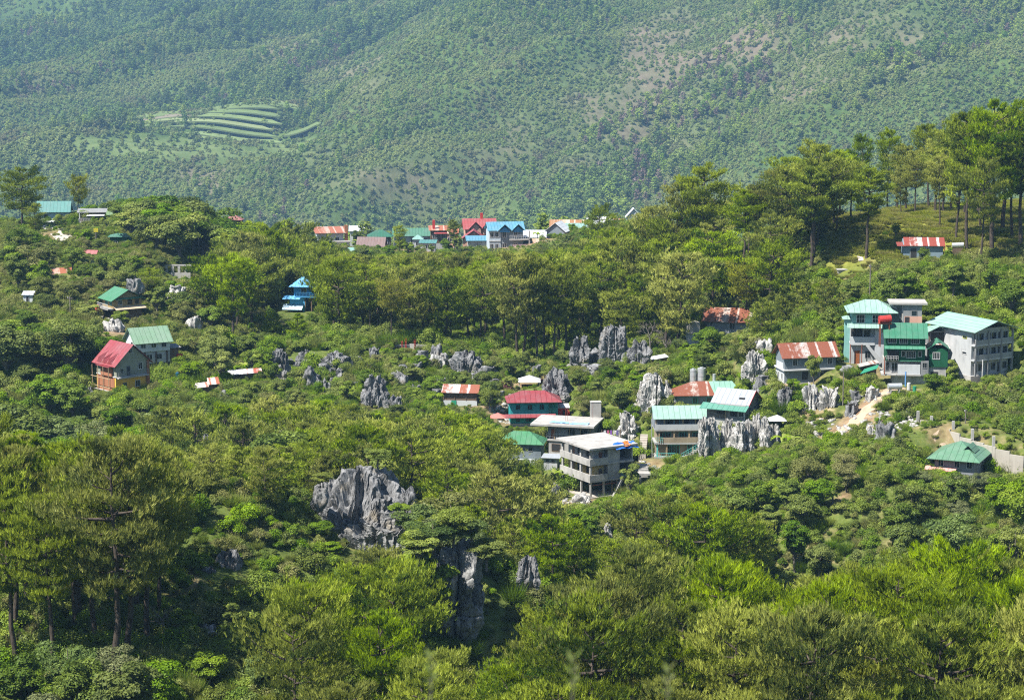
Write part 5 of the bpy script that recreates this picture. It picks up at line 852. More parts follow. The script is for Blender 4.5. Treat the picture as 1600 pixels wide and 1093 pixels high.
# ---- trodden dirt path below the grey house
def ribbon(name, pts, w, mat):
    P_ = np.array([at(*q)[:2] for q in pts]); n = 5 * (len(P_) - 1) + 1; tt = np.linspace(0, len(P_) - 1, n); X_ = np.interp(tt, range(len(P_)), P_[:, 0]); Y_ = np.interp(tt, range(len(P_)), P_[:, 1]); dx, dy = np.gradient(X_), np.gradient(Y_); L_ = np.hypot(dx, dy); V = []
    for i in range(n):
        ww = w * (0.85 + 0.25 * sin(i * 1.7))
        for q in (-1, -0.33, 0.33, 1): x, y = X_[i] - dy[i] / L_[i] * ww * q, Y_[i] + dx[i] / L_[i] * ww * q; V.append((x, y, float(gh(x, y)) + (0.10 if abs(q) < 1 else 0.03)))
    return tag(MB().poly(V, [(4 * i + k, 4 * i + k + 1, 4 * i + k + 5, 4 * i + k + 4) for i in range(n - 1) for k in range(3)]).build(name, mat, smooth=True), None, None, None, 'structure')
DIRT = pm('trodden dirt', (0.40, .30, .21), .35)
ribbon('dirt_path', [(1236, 676, 324), (1262, 673, 324.5), (1290, 671, 325), (1318, 663, 327), (1342, 650, 330), (1366, 640, 333), (1390, 630, 336), (1408, 624, 338)], 1.1, DIRT)
ribbon('dirt_path', [(1336, 655, 329), (1352, 662, 326), (1374, 670, 323), (1400, 676, 320)], 0.9, DIRT)
ribbon('dirt_path', [(1462, 682, 311.5), (1490, 694, 308.5), (1520, 706, 305), (1545, 714, 303)], 0.8, DIRT)
for q in ((1236, 650, 1330, 676, 324), (1318, 632, 1400, 662, 330), (1462, 676, 1545, 700, 309)): PROT.append(q)
def wire(label, a, b, sag=1.5):
    A, B_ = Vector(a), Vector(b); m = MB(); n = 14; pts = [A.lerp(B_, i / n) - Vector((0, 0, sag * 4 * (i / n) * (1 - i / n))) for i in range(n + 1)]
    for p, q in zip(pts, pts[1:]): m.tube(p, q, 0.022, None, 4)
    tag(m.build('power_line', flat_mat('cable', (0.06, .06, .06))), label, 'power line')
wire('thin cable from the dry slope pole across to the pine wood', at(110, 466, 420), at(420, 520, 418)); wire('second thin cable from the garden pole to the white crossarm pole', at(311, 370, 500), at(354, 392, 500)); wire('thin cable from the pole beside the hollow rock to the compound', at(1317, 581, 333), at(1400, 560, 340))
# ------------------------------------------------------------------ vegetation prototypes
def unit(v): return v / np.maximum(np.linalg.norm(v, axis=-1, keepdims=True), 1e-9)
class TreeMesh:
    def __init__(s): s.wv = []; s.wf = []; s.n = 0
    def limb(s, pts, radii, sides=5):
        pts = np.asarray(pts, float); m = len(pts); ring = []
        for i in range(m):
            d = unit(pts[min(i + 1, m - 1)] - pts[max(i - 1, 0)]); a = np.array([1, 0, 0]) if abs(d[0]) < 0.8 else np.array([0, 1, 0])
            u = unit(np.cross(d, a)); w = np.cross(d, u); t = np.arange(sides) * 2 * pi / sides
            ring.append(pts[i] + radii[i] * (np.cos(t)[:, None] * u + np.sin(t)[:, None] * w))
        b = s.n; s.wv.append(np.concatenate(ring)); s.n += m * sides; f = []
        for i in range(m - 1):
            for k in range(sides): f.append((b + i * sides + k, b + i * sides + (k + 1) % sides, b + (i + 1) * sides + (k + 1) % sides, b + (i + 1) * sides + k))
        s.wf += f
    def wood(s, name, mat): return mesh_np(name, np.concatenate(s.wv), np.array(s.wf), mat, True)
def tuft_mesh(name, pos, axis, tint, mat, rg, blades=7, length=0.46, width=0.085, spread=0.5, nrm=None):
    n = len(pos); N = n * blades; p = np.repeat(pos, blades, 0); a = np.repeat(unit(axis), blades, 0)
    nn = unit((a if nrm is None else np.repeat(nrm, blades, 0)) + rg.normal(0, 0.38, (N, 3)))
    d = unit(a + rg.normal(0, spread, (N, 3))); L = length * rg.uniform(0.65, 1.25, (N, 1)); side = unit(np.cross(d, nn + rg.normal(0, 0.25, (N, 3)))) * width * rg.uniform(0.6, 1.2, (N, 1))
    b = p + rg.normal(0, 0.05, (N, 3)); V = np.stack([b - side * 0.5, b + side * 0.5, b + d * L], 1).reshape(-1, 3)
    ti = np.clip(np.repeat(tint, blades) + rg.normal(0, 0.12, N), 0, 1)
    return mesh_np(name, V, np.arange(N * 3).reshape(-1, 3), mat, attrs={'tint': np.repeat(ti, 3)})
def leaf_mesh(name, pos, nrm, tint, mat, rg, size=0.3, asp=0.6):
    n = len(pos); nr = unit(nrm + rg.normal(0, 0.55, (n, 3))); u = unit(np.cross(nr, rg.normal(0, 1, (n, 3)))); w = np.cross(nr, u)
    L = size * rg.uniform(0.6, 1.3, (n, 1)); V = np.stack([pos - u * L, pos - w * L * asp - nr * L * 0.15, pos + u * L, pos + w * L * asp - nr * L * 0.15], 1).reshape(-1, 3)
    return mesh_np(name, V, np.arange(n * 4).reshape(-1, 4), mat, attrs={'tint': np.repeat(np.clip(tint, 0, 1), 4)})
def make_pine(seed, h=16.0, cb=0.42, r=3.4, nl=34, tufts=2300, top=0.75, flat=0.5, blades=7, length=0.46, width=0.085, lean=0.02, mat='needle', spread=0.5):
    """long-needled pine: bare lower trunk, irregular layered crown. returns wood and crown meshes"""
    rg = np.random.default_rng(seed); T = TreeMesh(); k = 9; zz = np.linspace(0, h * 0.97, k)
    bend = np.cumsum(rg.normal(0, h * 0.006 + lean, (k, 2)), 0); bend -= bend[0]; tr = np.column_stack([bend, zz])
    r0 = 0.0135 * h + 0.05; T.limb(np.vstack([[bend[0, 0], bend[0, 1], -1.2], tr]), np.r_[r0 * 1.25, r0 * (1.0 - 0.86 * np.linspace(0, 1, k))], 7)
    pos, ax, ti, nm = [], [], [], []; per = max(6, tufts // nl); ga = rg.uniform(0, 6)
    for i in range(nl):
        f = (i + rg.uniform(0.1, 0.9)) / nl; t = cb + (1 - cb) * f; z0 = t * h * 0.96
        prof = (f * 0.9 + 0.1) ** 0.38 * 1.0 if f < top * 0.55 else max(0.16, 1 - ((f - top * 0.55) / (1.04 - top * 0.55)) ** 1.9)
        L = r * prof * rg.uniform(0.6, 1.2); ga += 2.4 + rg.normal(0, 0.35); e = rg.uniform(0.02, 0.35) + 0.55 * f * f
        b = np.array([np.interp(z0, zz, tr[:, 0]), np.interp(z0, zz, tr[:, 1]), z0]); d = np.array([cos(ga), sin(ga), 0])
        s = np.linspace(0, 1, 4)[:, None]; droop = -0.12 * L * np.sin(s * pi) * (1 - f); pts = b + d * L * s + np.array([0, 0, 1]) * (L * tan(e) * s ** 1.3 + droop) + rg.normal(0, 0.05 * L, (4, 3)) * s
        T.limb(pts, np.linspace(0.028 * L + 0.02, 0.012, 4), 4)
        m = int(per * (0.35 + L / r)); q = rg.uniform(0.30, 1.04, m) ** 0.62; cen = np.stack([np.interp(q, s[:, 0], pts[:, c]) for c in range(3)], -1)
        lat = np.array([-sin(ga), cos(ga), 0]); wd = (0.16 + 0.30 * np.sin(np.clip(q, 0, 1) * pi * 0.8)) * L
        o = lat * (rg.normal(0, 1, m) * wd)[:, None] * 0.72 + d * rg.normal(0, 0.12 * L, m)[:, None]; ht = rg.normal(0.10, 1, m) * 0.17 * (L ** 0.6) * flat
        p = cen + o; p[:, 2] += ht + 0.05
        pos.append(p); ax.append(np.array([0, 0, 1.0]) + 0.34 * d + rg.normal(0, 0.2, (m, 3)))
        nm.append(np.stack([o[:, 0] / (L * .5) + d[0] * .5, o[:, 1] / (L * .5) + d[1] * .5, 0.75 + 2.2 * ht / (0.3 * L ** 0.6 * flat + 1e-3) * 0.3], -1))
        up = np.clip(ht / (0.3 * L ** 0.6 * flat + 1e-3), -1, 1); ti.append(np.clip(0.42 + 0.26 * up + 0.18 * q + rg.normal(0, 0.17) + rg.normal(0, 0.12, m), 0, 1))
        if rg.random() < 0.25 and f < 0.5: T.limb([b, b + d * L * 0.5 + [0, 0, -0.2 * L]], [0.03, 0.01], 3)
    pos, ax, ti, nm = map(np.concatenate, (pos, ax, ti, nm))
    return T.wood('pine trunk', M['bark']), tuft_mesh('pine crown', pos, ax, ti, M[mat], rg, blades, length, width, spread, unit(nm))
def make_broad(seed, h=8.0, r=3.2, lumps=22, leaves=5200, size=0.27, mat='leaf', cb=0.22, sq=0.8, fine=0.8):
    rg = np.random.default_rng(seed); T = TreeMesh(); pos, nr, ti = [], [], []
    T.limb([[0, 0, -1.0], [0.1, 0, h * 0.2], [0.15, 0.1, h * 0.45], [0, 0.2, h * 0.8]], [0.03 * h, 0.024 * h, 0.016 * h, 0.02], 6)
    zc = h * (cb + 1) / 2; rz = h * (1 - cb) / 2
    for i in range(lumps):
        d = unit(rg.normal(0, 1, 3)); d[2] = d[2] * 0.75 + 0.15; k = rg.uniform(0.45, 0.95); c = np.array([d[0] * r * k * sq, d[1] * r * k * sq, zc + d[2] * rz * k])
        lr = r * rg.uniform(0.22, 0.42); m = int(leaves / lumps * (lr / (0.32 * r)) ** 2)
        T.limb([[0.1, 0.05, h * rg.uniform(0.2, 0.45)], [c[0] * .5, c[1] * .5, c[2] * .72], c], [0.012 * h, 0.008 * h, 0.015], 4)
        u = unit(rg.normal(0, 1, (m, 3))); u[:, 2] = np.abs(u[:, 2]) * 0.85 - 0.25 * (rg.random(m) < 0.35); rr = lr * rg.uniform(0.55, 1.08, m) ** 0.6
        rr = rr * (1 + 0.22 * vnoise(u * 3.1 + i * 5, seed))
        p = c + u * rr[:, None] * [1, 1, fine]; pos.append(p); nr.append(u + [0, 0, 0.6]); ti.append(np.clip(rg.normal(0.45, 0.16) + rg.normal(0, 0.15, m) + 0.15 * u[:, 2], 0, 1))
    pos, nr, ti = map(np.concatenate, (pos, nr, ti))
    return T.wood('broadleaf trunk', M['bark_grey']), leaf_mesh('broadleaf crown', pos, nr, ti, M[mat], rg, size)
def make_shrub(seed, h=2.2, r=1.6, leaves=1300, size=0.17, mat='leaf_lime', lumps=9):
    rg = np.random.default_rng(seed); T = TreeMesh(); pos, nr, ti = [], [], []
    for i in range(lumps):
        a = rg.uniform(0, 2 * pi); k = sqrt(rg.random()) * 0.75; c = np.array([cos(a) * r * k, sin(a) * r * k, h * rg.uniform(0.25, 0.68) * (1.1 - 0.5 * k)]); lr = r * rg.uniform(0.3, 0.5); m = leaves // lumps
        T.limb([[0, 0, -0.5], [c[0] * .5, c[1] * .5, c[2] * .6], c], [0.06, 0.04, 0.012], 4)
        u = unit(rg.normal(0, 1, (m, 3))); u[:, 2] = np.abs(u[:, 2]) - 0.3 * (rg.random(m) < 0.4); p = c + u * lr * (rg.uniform(0.35, 1.1, (m, 1)) ** 0.7); p[:, 2] = np.maximum(p[:, 2], 0.02)
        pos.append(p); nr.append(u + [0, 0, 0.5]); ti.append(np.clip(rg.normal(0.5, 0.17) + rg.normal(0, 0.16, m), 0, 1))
    pos, nr, ti = map(np.concatenate, (pos, nr, ti))
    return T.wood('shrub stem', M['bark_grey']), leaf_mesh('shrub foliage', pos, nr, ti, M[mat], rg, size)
def make_grass(seed, n=260, r=1.1, h=0.8, mat='leaf_dry'):
    rg = np.random.default_rng(seed); a = rg.uniform(0, 2 * pi, n); k = np.sqrt(rg.random(n)) * r; p = np.stack([np.cos(a) * k, np.sin(a) * k, np.zeros(n) - 0.05], -1)
    return tuft_mesh('grass', p, np.tile([0, 0, 1.0], (n, 1)) + np.stack([np.cos(a), np.sin(a), 0 * a], -1) * 0.35, rg.uniform(0.2, 1, n), M[mat], rg, 3, h, 0.10, 0.3)
def make_far_pine(seed, h=13.0, r=3.2, n=300, mat='far_needle', cb=0.35):
    rg = np.random.default_rng(seed); nl = 13; pos, nr, ti = [], [], []
    for i in range(nl):
        f = i / (nl - 1); z = h * (cb + (1 - cb) * f * 0.93); prof = sin(pi * (0.16 + 0.80 * f)) ** 0.7; a = i * 2.4 + rg.normal(0, .3); L = r * prof * rg.uniform(0.3, 0.85); m = n // nl
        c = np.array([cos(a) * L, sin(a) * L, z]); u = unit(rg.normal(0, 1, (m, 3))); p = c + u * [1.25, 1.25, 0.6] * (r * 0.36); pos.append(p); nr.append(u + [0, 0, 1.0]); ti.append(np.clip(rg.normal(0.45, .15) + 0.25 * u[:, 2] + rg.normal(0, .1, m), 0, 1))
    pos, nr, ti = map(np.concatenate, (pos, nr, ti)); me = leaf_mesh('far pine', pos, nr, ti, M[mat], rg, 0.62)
    return me
def make_pole_trunk(h):
    T = TreeMesh(); T.limb([[0, 0, -1], [0.1, 0, h * .45], [0, .1, h * .9]], [0.26, 0.2, 0.05], 4); return T.wood('far trunk', M['bark'])

PINES = {
 'tall': [make_pine(s, 19, c, r, 27, 3300, 0.85, 0.6, 6, 0.5, 0.11, 0.02, 'needle', 0.34) for s, c, r in ((1, 0.42, 4.4), (2, 0.48, 4.2), (3, 0.36, 4.6), (4, 0.44, 5.2), (5, 0.52, 4.0))],
 'round': [make_pine(s, 13, c, r, 25, 2500, 0.9, 0.62, 6, 0.5, 0.105, 0.02, 'needle', 0.34) for s, c, r in ((11, 0.28, 4.2), (12, 0.34, 3.7), (13, 0.24, 3.9), (14, 0.30, 4.8))],
 'young': [make_pine(s, 9, 0.10, r, 30, 1800, 0.55, 0.7, 6, 0.42, 0.10, 0.02, 'needle', 0.34) for s, r in ((21, 2.5), (22, 2.2), (23, 2.8))],
 'near': [make_pine(s, 14, c, r, 28, 3900, 0.9, 0.55, 7, 0.5, 0.085, 0.05, 'needle', 0.22) for s, c, r in ((31, 0.26, 4.9), (32, 0.34, 4.4), (33, 0.22, 5.3), (34, 0.3, 4.6), (35, 0.36, 5.0))],
 'neartall': [make_pine(s, 20, c, r, 30, 4000, 0.8, 0.5, 7, 0.5, 0.09, 0.02, 'needle', 0.24) for s, c, r in ((41, 0.42, 4.6), (42, 0.36, 5.0), (43, 0.46, 4.3))],
 'umbrella': [make_pine(s, 15, 0.58, 4.9, 24, 2500, 0.95, 0.55, 6, 0.46, 0.11, 0.02, 'needle_yellow', 0.34) for s in (51, 52)],
}
PH = {'tall': 19, 'round': 13, 'young': 9, 'near': 14, 'neartall': 20, 'umbrella': 15}
BROADS = {
 'dark': [make_broad(s, 9, r, 26, 9500, 0.16, 'leaf') for s, r in ((61, 3.6), (62, 3.2), (63, 4.1), (64, 3.0))],
 'lime': [make_broad(s, 7, r, 20, 7000, 0.145, 'leaf_lime', 0.12) for s, r in ((71, 2.8), (72, 3.2), (73, 2.4))],
 'grey': [make_broad(s, 8, r, 24, 9000, 0.135, 'leaf_grey', 0.1) for s, r in ((81, 3.4), (82, 3.0))],
 'dry': [make_broad(s, 6, r, 22, 7500, 0.115, 'leaf_dry', 0.08) for s, r in ((91, 2.7), (92, 3.2))],
}
BH = {'dark': 9, 'lime': 7, 'grey': 8, 'dry': 6}
SHRUBS = {
 'lime': [make_shrub(s, hh, 1.7, 2300, 0.105) for s, hh in ((101, 2.2), (102, 1.6), (103, 2.8))],
 'green': [make_shrub(s, hh, 1.7, 2300, 0.105, 'leaf') for s, hh in ((111, 2.2), (112, 1.6), (113, 3.0))],
 'dry': [make_shrub(s, 1.9, 1.7, 2300, 0.09, 'leaf_dry') for s in (121, 122, 123)],
 'red': [make_shrub(131, 2.0, 1.2, 900, 0.2, 'leaf_red')],
}
CNT = {'pine': 0, 'broad': 0, 'shrub': 0}
TREES = []        # (x, y, r) of placed trunks, world

def blocked(px, ytop, ybase, hw, D, slack=0.0):
    worst = None
    for (x0, y0, x1, y1, Dp) in PROT:
        if D < Dp - 0.5 and px + hw > x0 and px - hw < x1 and ytop < y1 and ybase > y0:
            worst = y1 if worst is None else max(worst, y1)
    return worst
def thing_tree(name, cat, loc, rz, sc, meshes, parts, label, group, tilt=0.0):
    e = empty(name, loc, rz); e.scale = (sc[0], sc[0], sc[1]); e.rotation_euler = (tilt * cos(rz * 3), tilt * sin(rz * 5), rz)
    for pn, me in zip(parts, meshes): link(pn, me, e)
    return tag(e, label, cat, group)
def plant(kind, table, hts, x, y, h, label, group, wide=1.0, z=None, rg=random):
    me = rg.choice(table[kind]); s = h / hts[kind]; z = float(gh(x, y)) if z is None else z
    if table is PINES: nm, cat, pt = ('young_pine', 'young pine', ('trunk', 'crown')) if kind == 'young' or h < 7.5 else ('pine_tree', 'pine tree', ('trunk', 'crown')); CNT['pine'] += 1
    elif table is BROADS: nm, cat, pt = ('bush', 'bush', ('stem', 'foliage')) if h < 5.2 else ('broadleaf_tree', 'tree', ('trunk', 'crown')); CNT['broad'] += 1
    else: nm, cat, pt = 'shrub', 'shrub', ('stem', 'foliage'); CNT['shrub'] += 1
    TREES.append((x, y)); ws = s * wide if s > 0.75 else s * wide * (0.75 / s) ** 0.35
    return thing_tree(nm, cat, (x, y, z - 0.15), rg.uniform(0, 2 * pi), (ws, s), me, pt, label, group, rg.uniform(0, 0.05))
SH = {'lime': 2.2, 'green': 2.2, 'dry': 1.9, 'red': 2.0}
def stand(table, hts, kinds, pxr, Dr, hr, gap, label, group, topcap=None, keep=1.0, wide=1.0, seed=1, base_z=None, mind=0.0, most=999):
    """trees scattered over a patch of hillside; topcap(px, D) = highest picture row a crown may reach"""
    rg = random.Random(seed); D0, D1 = Dr; pts = []; tries = 0; n = 0
    cell = {}
    tot = int((pxr[1] - pxr[0]) / F * (D0 + D1) / 2 * (D1 - D0) / (gap * gap) * 6) + 30
    cand = []
    for _ in range(tot):
        D = D0 + (D1 - D0) * rg.random(); px = pxr[0] + (pxr[1] - pxr[0]) * rg.random(); cand.append((D, px))
    for D, px in cand:
        if n >= most: break
        x, y = xat(px, D), D; k = (int(x // gap), int(y // gap))
        if any((x - a) ** 2 + (y - b) ** 2 < gap * gap for i in (-1, 0, 1) for j in (-1, 0, 1) for a, b in cell.get((k[0] + i, k[1] + j), ())): continue
        if any((x - a) ** 2 + (y - b) ** 2 < r * r for a, b, r in PADS): continue
        if rg.random() > keep: continue
        z = float(gh(x, y)); h = rg.uniform(*hr); kd = rg.choice(kinds); fp = F / D
        pbx, pby = proj(x, y, z); ptop = proj(x, y, z + h)[1]
        if topcap is not None:
            c = topcap(pbx)
            if ptop < c: h = min(h, max(0, (pby - c) / fp * 1.0) * rg.uniform(0.88, 1.0))
        hw = (0.26 * h if table is PINES else 0.38 * h if table is BROADS else 0.7 * h) * fp * wide
        b = blocked(pbx, proj(x, y, z + h)[1], pby, hw * 0.6, D)
        if b is not None:
            h2 = (pby - b) / fp; h = min(h, h2 * 0.95)
        if h < hr[0] * 0.45 or h < mind: continue
        if table is PINES and h < 7.5 and kd in ('tall', 'round'): kd = 'young'
        cell.setdefault(k, []).append((x, y)); plant(kd, table, hts, x, y, h, label, group, wide, rg=rg); n += 1
    print("STAND", label, n); return n
# ------------------------------------------------------------------ scattering of uncountable growth (geometry nodes)
def scatter(name, pts, rot, scl, pick, protos, label, cat):
    """one 'stuff' object: instances of prototype meshes at the given ground points"""
    c = bpy.data.collections.new(name + ' prototypes')
    for i, me in enumerate(protos):
        o = bpy.data.objects.new('%s_form_%02d' % (name, i), me); c.objects.link(o)
    me = bpy.data.meshes.new(name); me.vertices.add(len(pts)); me.vertices.foreach_set('co', np.asarray(pts, np.float32).ravel())
    for an, a, ty in (('rot', rot, 'FLOAT'), ('scl', scl, 'FLOAT'), ('pick', pick, 'INT')):
        q = me.attributes.new(an, ty, 'POINT'); q.data.foreach_set('value', np.asarray(a, np.int32 if ty == 'INT' else np.float32))
    ob = link(name, me); g = bpy.data.node_groups.new(name, 'GeometryNodeTree')
    g.interface.new_socket('Geometry', in_out='INPUT', socket_type='NodeSocketGeometry'); g.interface.new_socket('Geometry', in_out='OUTPUT', socket_type='NodeSocketGeometry')
    N = g.nodes.new; L = g.links.new; i = N('NodeGroupInput'); o = N('NodeGroupOutput'); ip = N('GeometryNodeInstanceOnPoints'); ci = N('GeometryNodeCollectionInfo')
    ci.inputs['Collection'].default_value = c; ci.inputs['Separate Children'].default_value = True; ci.inputs['Reset Children'].default_value = True
    def attr(an, ty):
        a = N('GeometryNodeInputNamedAttribute'); a.data_type = ty; a.inputs['Name'].default_value = an; return a.outputs['Attribute']
    cx = N('ShaderNodeCombineXYZ'); L(attr('rot', 'FLOAT'), cx.inputs['Z']); cs = N('ShaderNodeCombineXYZ'); sc = attr('scl', 'FLOAT')
    for k in 'XYZ': L(sc, cs.inputs[k])
    L(i.outputs[0], ip.inputs['Points']); L(ci.outputs[0], ip.inputs['Instance']); ip.inputs['Pick Instance'].default_value = True
    L(attr('pick', 'INT'), ip.inputs['Instance Index']); L(cx.outputs[0], ip.inputs['Rotation']); L(cs.outputs[0], ip.inputs['Scale']); L(ip.outputs[0], o.inputs[0])
    md = ob.modifiers.new('growth', 'NODES'); md.node_group = g
    return tag(ob, label, cat, None, 'stuff')
def join_np(meshes, mats):
    """two meshes (triangles or quads) as one with two materials"""
    bm = bmesh.new(); me = bpy.data.meshes.new('joined')
    off = 0
    for mi, m_ in enumerate(meshes):
        bm.from_mesh(m_); bm.faces.ensure_lookup_table()
        for f in bm.faces[off:]: f.material_index = mi
        off = len(bm.faces)
    bm.to_mesh(me); bm.free()
    for m_ in mats: me.materials.append(m_)
    return me
def jgrid(x0, x1, y0, y1, g, seed):
    rg = np.random.default_rng(seed); X, Y = np.meshgrid(np.arange(x0, x1, g), np.arange(y0, y1, g)); X = X.ravel() + rg.uniform(-.5, .5, X.size) * g; Y = Y.ravel() + rg.uniform(-.5, .5, Y.size) * g
    return X, Y, rg
# -- forest on the far mountain
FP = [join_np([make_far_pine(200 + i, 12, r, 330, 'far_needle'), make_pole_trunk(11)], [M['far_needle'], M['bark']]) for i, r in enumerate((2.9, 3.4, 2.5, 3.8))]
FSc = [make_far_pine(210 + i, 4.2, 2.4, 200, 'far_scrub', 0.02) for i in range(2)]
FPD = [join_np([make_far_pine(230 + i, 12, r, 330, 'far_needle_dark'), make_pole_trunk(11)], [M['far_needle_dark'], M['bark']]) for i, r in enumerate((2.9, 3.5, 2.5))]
FB = [join_np([make_far_pine(220, 9, 2.4, 160, 'far_bare'), make_pole_trunk(9)], [M['far_bare'], M['bark']])]
X, Y, rg = jgrid(-990, 990, 1890, 4000, 7.8, 5)
Z = mh(X, Y); px, py = proj(X, Y, Z); k = (px > -160) & (px < 1760) & (py > -140) & (py < 460); X, Y, Z, px, py = X[k], Y[k], Z[k], px[k], py[k]
fx, fy = (X - MX0) / MS, (Y - MY0) / MS; bi, bj = np.clip(fx.astype(int), 0, len(mx_) - 1), np.clip(fy.astype(int), 0, len(my_) - 1)
br, fl = BARE[bj, bi], FIELD[bj, bi]; cl = fbm(P2(X, Y, 1 / 75), 3, 77); cl2 = fbm(P2(X, Y, 1 / 270), 2, 78)
cd = fbm(np.stack([(X * 0.80 - Y * 0.60) / 85, (X * 0.60 + Y * 0.80) / 330, 0 * X], -1), 3, 97, 0.55)      # belts of forest running down the gullies
dens = np.clip(0.72 + 0.95 * cd + 0.35 * cl + 0.3 * cl2 - 0.9 * br, 0.03, 1); dens[fl > 0.35] *= 0.03
terr_zone = (py > 205) & (py < 262) & (px < 520); dens[terr_zone] *= 0.22
gl = GUL[bj, bi]; dens = np.clip(dens - 0.9 * np.clip(gl - 0.6, 0, 1) * 1.5, 0.02, 1)
u = rg.random(len(X)); ispine = u < dens; isscrub = (~ispine) & (rg.random(len(X)) < 0.9) & (fl < 0.35)
pick = np.full(len(X), -1); pick[ispine] = rg.integers(0, 4, ispine.sum()); pick[isscrub] = 4 + rg.integers(0, 2, isscrub.sum())
reddish = ispine & (fbm(P2(X, Y, 1 / 110), 2, 91) + 0.8 * br + 0.35 * (px > 950) > 0.75) & (rg.random(len(X)) < 0.45); pick[reddish] = 6
crest = np.interp(py, [-60, 40, 100, 180, 270, 345, 420], [850, 765, 700, 620, 540, 480, 400]); behind = px < crest + 18 * cl      # darker needles beyond the spur stand in for relief shading
dk = ispine & (pick < 4) & ((behind & (rg.random(len(X)) < 0.6)) | (cd > 0.12) & (rg.random(len(X)) < 0.7) | (gl < -0.1) & (rg.random(len(X)) < 0.75)); pick[dk] = 7 + rg.integers(0, 3, dk.sum())  # dark needles mark forest belts and put gully shade into the colour
scar = np.clip(1.2 - np.hypot((px - 1090) / 170, (py - 95) / 75), 0, 1) + np.clip(1.2 - np.hypot((px - 800) / 110, (py - 270) / 80), 0, 1); sc_ = ispine & (rg.random(len(X)) < 0.5 * scar); pick[sc_] = 6
k = pick >= 0; s_ = rg.uniform(0.75, 1.55, len(X)) * (1.0 + 0.45 * np.clip(cd, -0.6, 0.8)) * (1 - 0.22 * np.clip(gl, -1, 1))
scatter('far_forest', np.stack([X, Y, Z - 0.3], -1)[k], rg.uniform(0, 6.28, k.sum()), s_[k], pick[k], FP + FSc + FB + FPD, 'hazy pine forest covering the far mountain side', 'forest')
X, Y, rg = jgrid(-900, 900, 1920, 3440, 5.2, 51); Z = mh(X, Y); px, py = proj(X, Y, Z); k = (px > -100) & (px < 1700) & (py > -60) & (py < 420); X, Y, Z, px, py = X[k], Y[k], Z[k], px[k], py[k]
bi, bj = np.clip(((X - MX0) / MS).astype(int), 0, len(mx_) - 1), np.clip(((Y - MY0) / MS).astype(int), 0, len(my_) - 1); k = (rg.random(len(X)) > 0.75 * BARE[bj, bi]) & ((FIELD[bj, bi] < 0.3) | (rg.random(len(X)) < 0.35)); X, Y, Z = X[k], Y[k], Z[k]
scatter('far_scrub', np.stack([X, Y, Z - 0.2], -1), rg.uniform(0, 6.28, len(X)), rg.uniform(0.5, 1.15, len(X)), rg.integers(0, 2, len(X)), FSc, 'low scrub filling the gaps of the far mountain forest', 'scrub')
# -- valley wood beyond the town
X, Y, rg = jgrid(-260, 270, 668, 990, 6.5, 6); Z = gh(X, Y); px, py = proj(X, Y, Z); k = (px > -100) & (px < 1700) & (rg.random(len(X)) < 0.8); k &= proj(X, Y, Z + 12)[1] > 322
X, Y, Z = X[k], Y[k], Z[k]
scatter('valley_forest', np.stack([X, Y, Z - 0.3], -1), rg.uniform(0, 6.28, len(X)), rg.uniform(0.6, 1.0, len(X)), rg.integers(0, 4, len(X)), FP, 'pine forest in the valley between town and mountain', 'forest')
# -- undergrowth over the near hillsides
UG = [s[1] for k in ('lime', 'green', 'dry') for s in SHRUBS[k]] + [make_grass(301), make_grass(302, mat='leaf_lime'), make_grass(303, 220, 1.0, 1.2, 'leaf_dry')] + [make_grass(304 + i, 420, 1.2, 0.6, 'grass_gold') for i in range(3)] + [make_grass(320, 190, 0.9, 1.9, 'leaf_lime'), make_grass(321, 170, 0.8, 2.2, 'leaf'), make_grass(322, 200, 1.0, 1.5, 'leaf_dry')]
X, Y, rg = jgrid(-170, 190, 140, 655, 1.4, 9); Z = gh(X, Y); px, py = proj(X, Y, Z); k = (px > -120) & (px < 1720)
for a, b, r in PADS: k &= (X - a) ** 2 + (Y - b) ** 2 > (r * 0.72) ** 2
ea = earth_attr(); gi, gj = np.clip(((X - GX0) / GS).round().astype(int), 0, len(gx) - 1), np.clip(((Y - GY0) / GS).round().astype(int), 0, len(gy) - 1); k &= (ea[gj, gi] < 0.45) | (rg.random(len(X)) < 0.06)
X, Y, Z, px, py = X[k], Y[k], Z[k], px[k], py[k]
zone = fbm(P2(X, Y, 1 / 30), 3, 55)
dry = (px < 420) & (Y > 395) & (Y < 520) | (px > 1290) & (Y > 380); lush = (px > 900) & (Y > 285) & (Y < 380)
w = rg.random(len(X)); pick = np.where(w < 0.34 + 0.3 * zone, rg.integers(0, 3, len(X)), np.where(w < 0.8, 3 + rg.integers(0, 3, len(X)), 6 + rg.integers(0, 3, len(X))))
d2 = rg.random(len(X)); pick = np.where(dry & (d2 < 0.5), 6 + rg.integers(0, 3, len(X)), pick); pick = np.where(dry & (d2 > 0.72), 9 + rg.integers(0, 3, len(X)), pick); pick = np.where(lush & (d2 < 0.6), rg.integers(0, 3, len(X)), pick); pick = np.where((~dry) & (d2 > 0.88), 9 + rg.integers(0, 3, len(X)), pick)
pick = np.where((d2 > 0.46) & (d2 < 0.62), 15 + rg.integers(0, 3, len(X)), pick)
hill = (px > 1290) & (Y > 392); pick = np.where(hill & (d2 < 0.9), 12 + rg.integers(0, 3, len(X)), pick)
s_ = rg.uniform(0.35, 1.05, len(X)) * (1 + 0.35 * zone); s_ = np.where(hill, s_ * np.where(d2 < 0.9, 1.1, 0.8), s_)
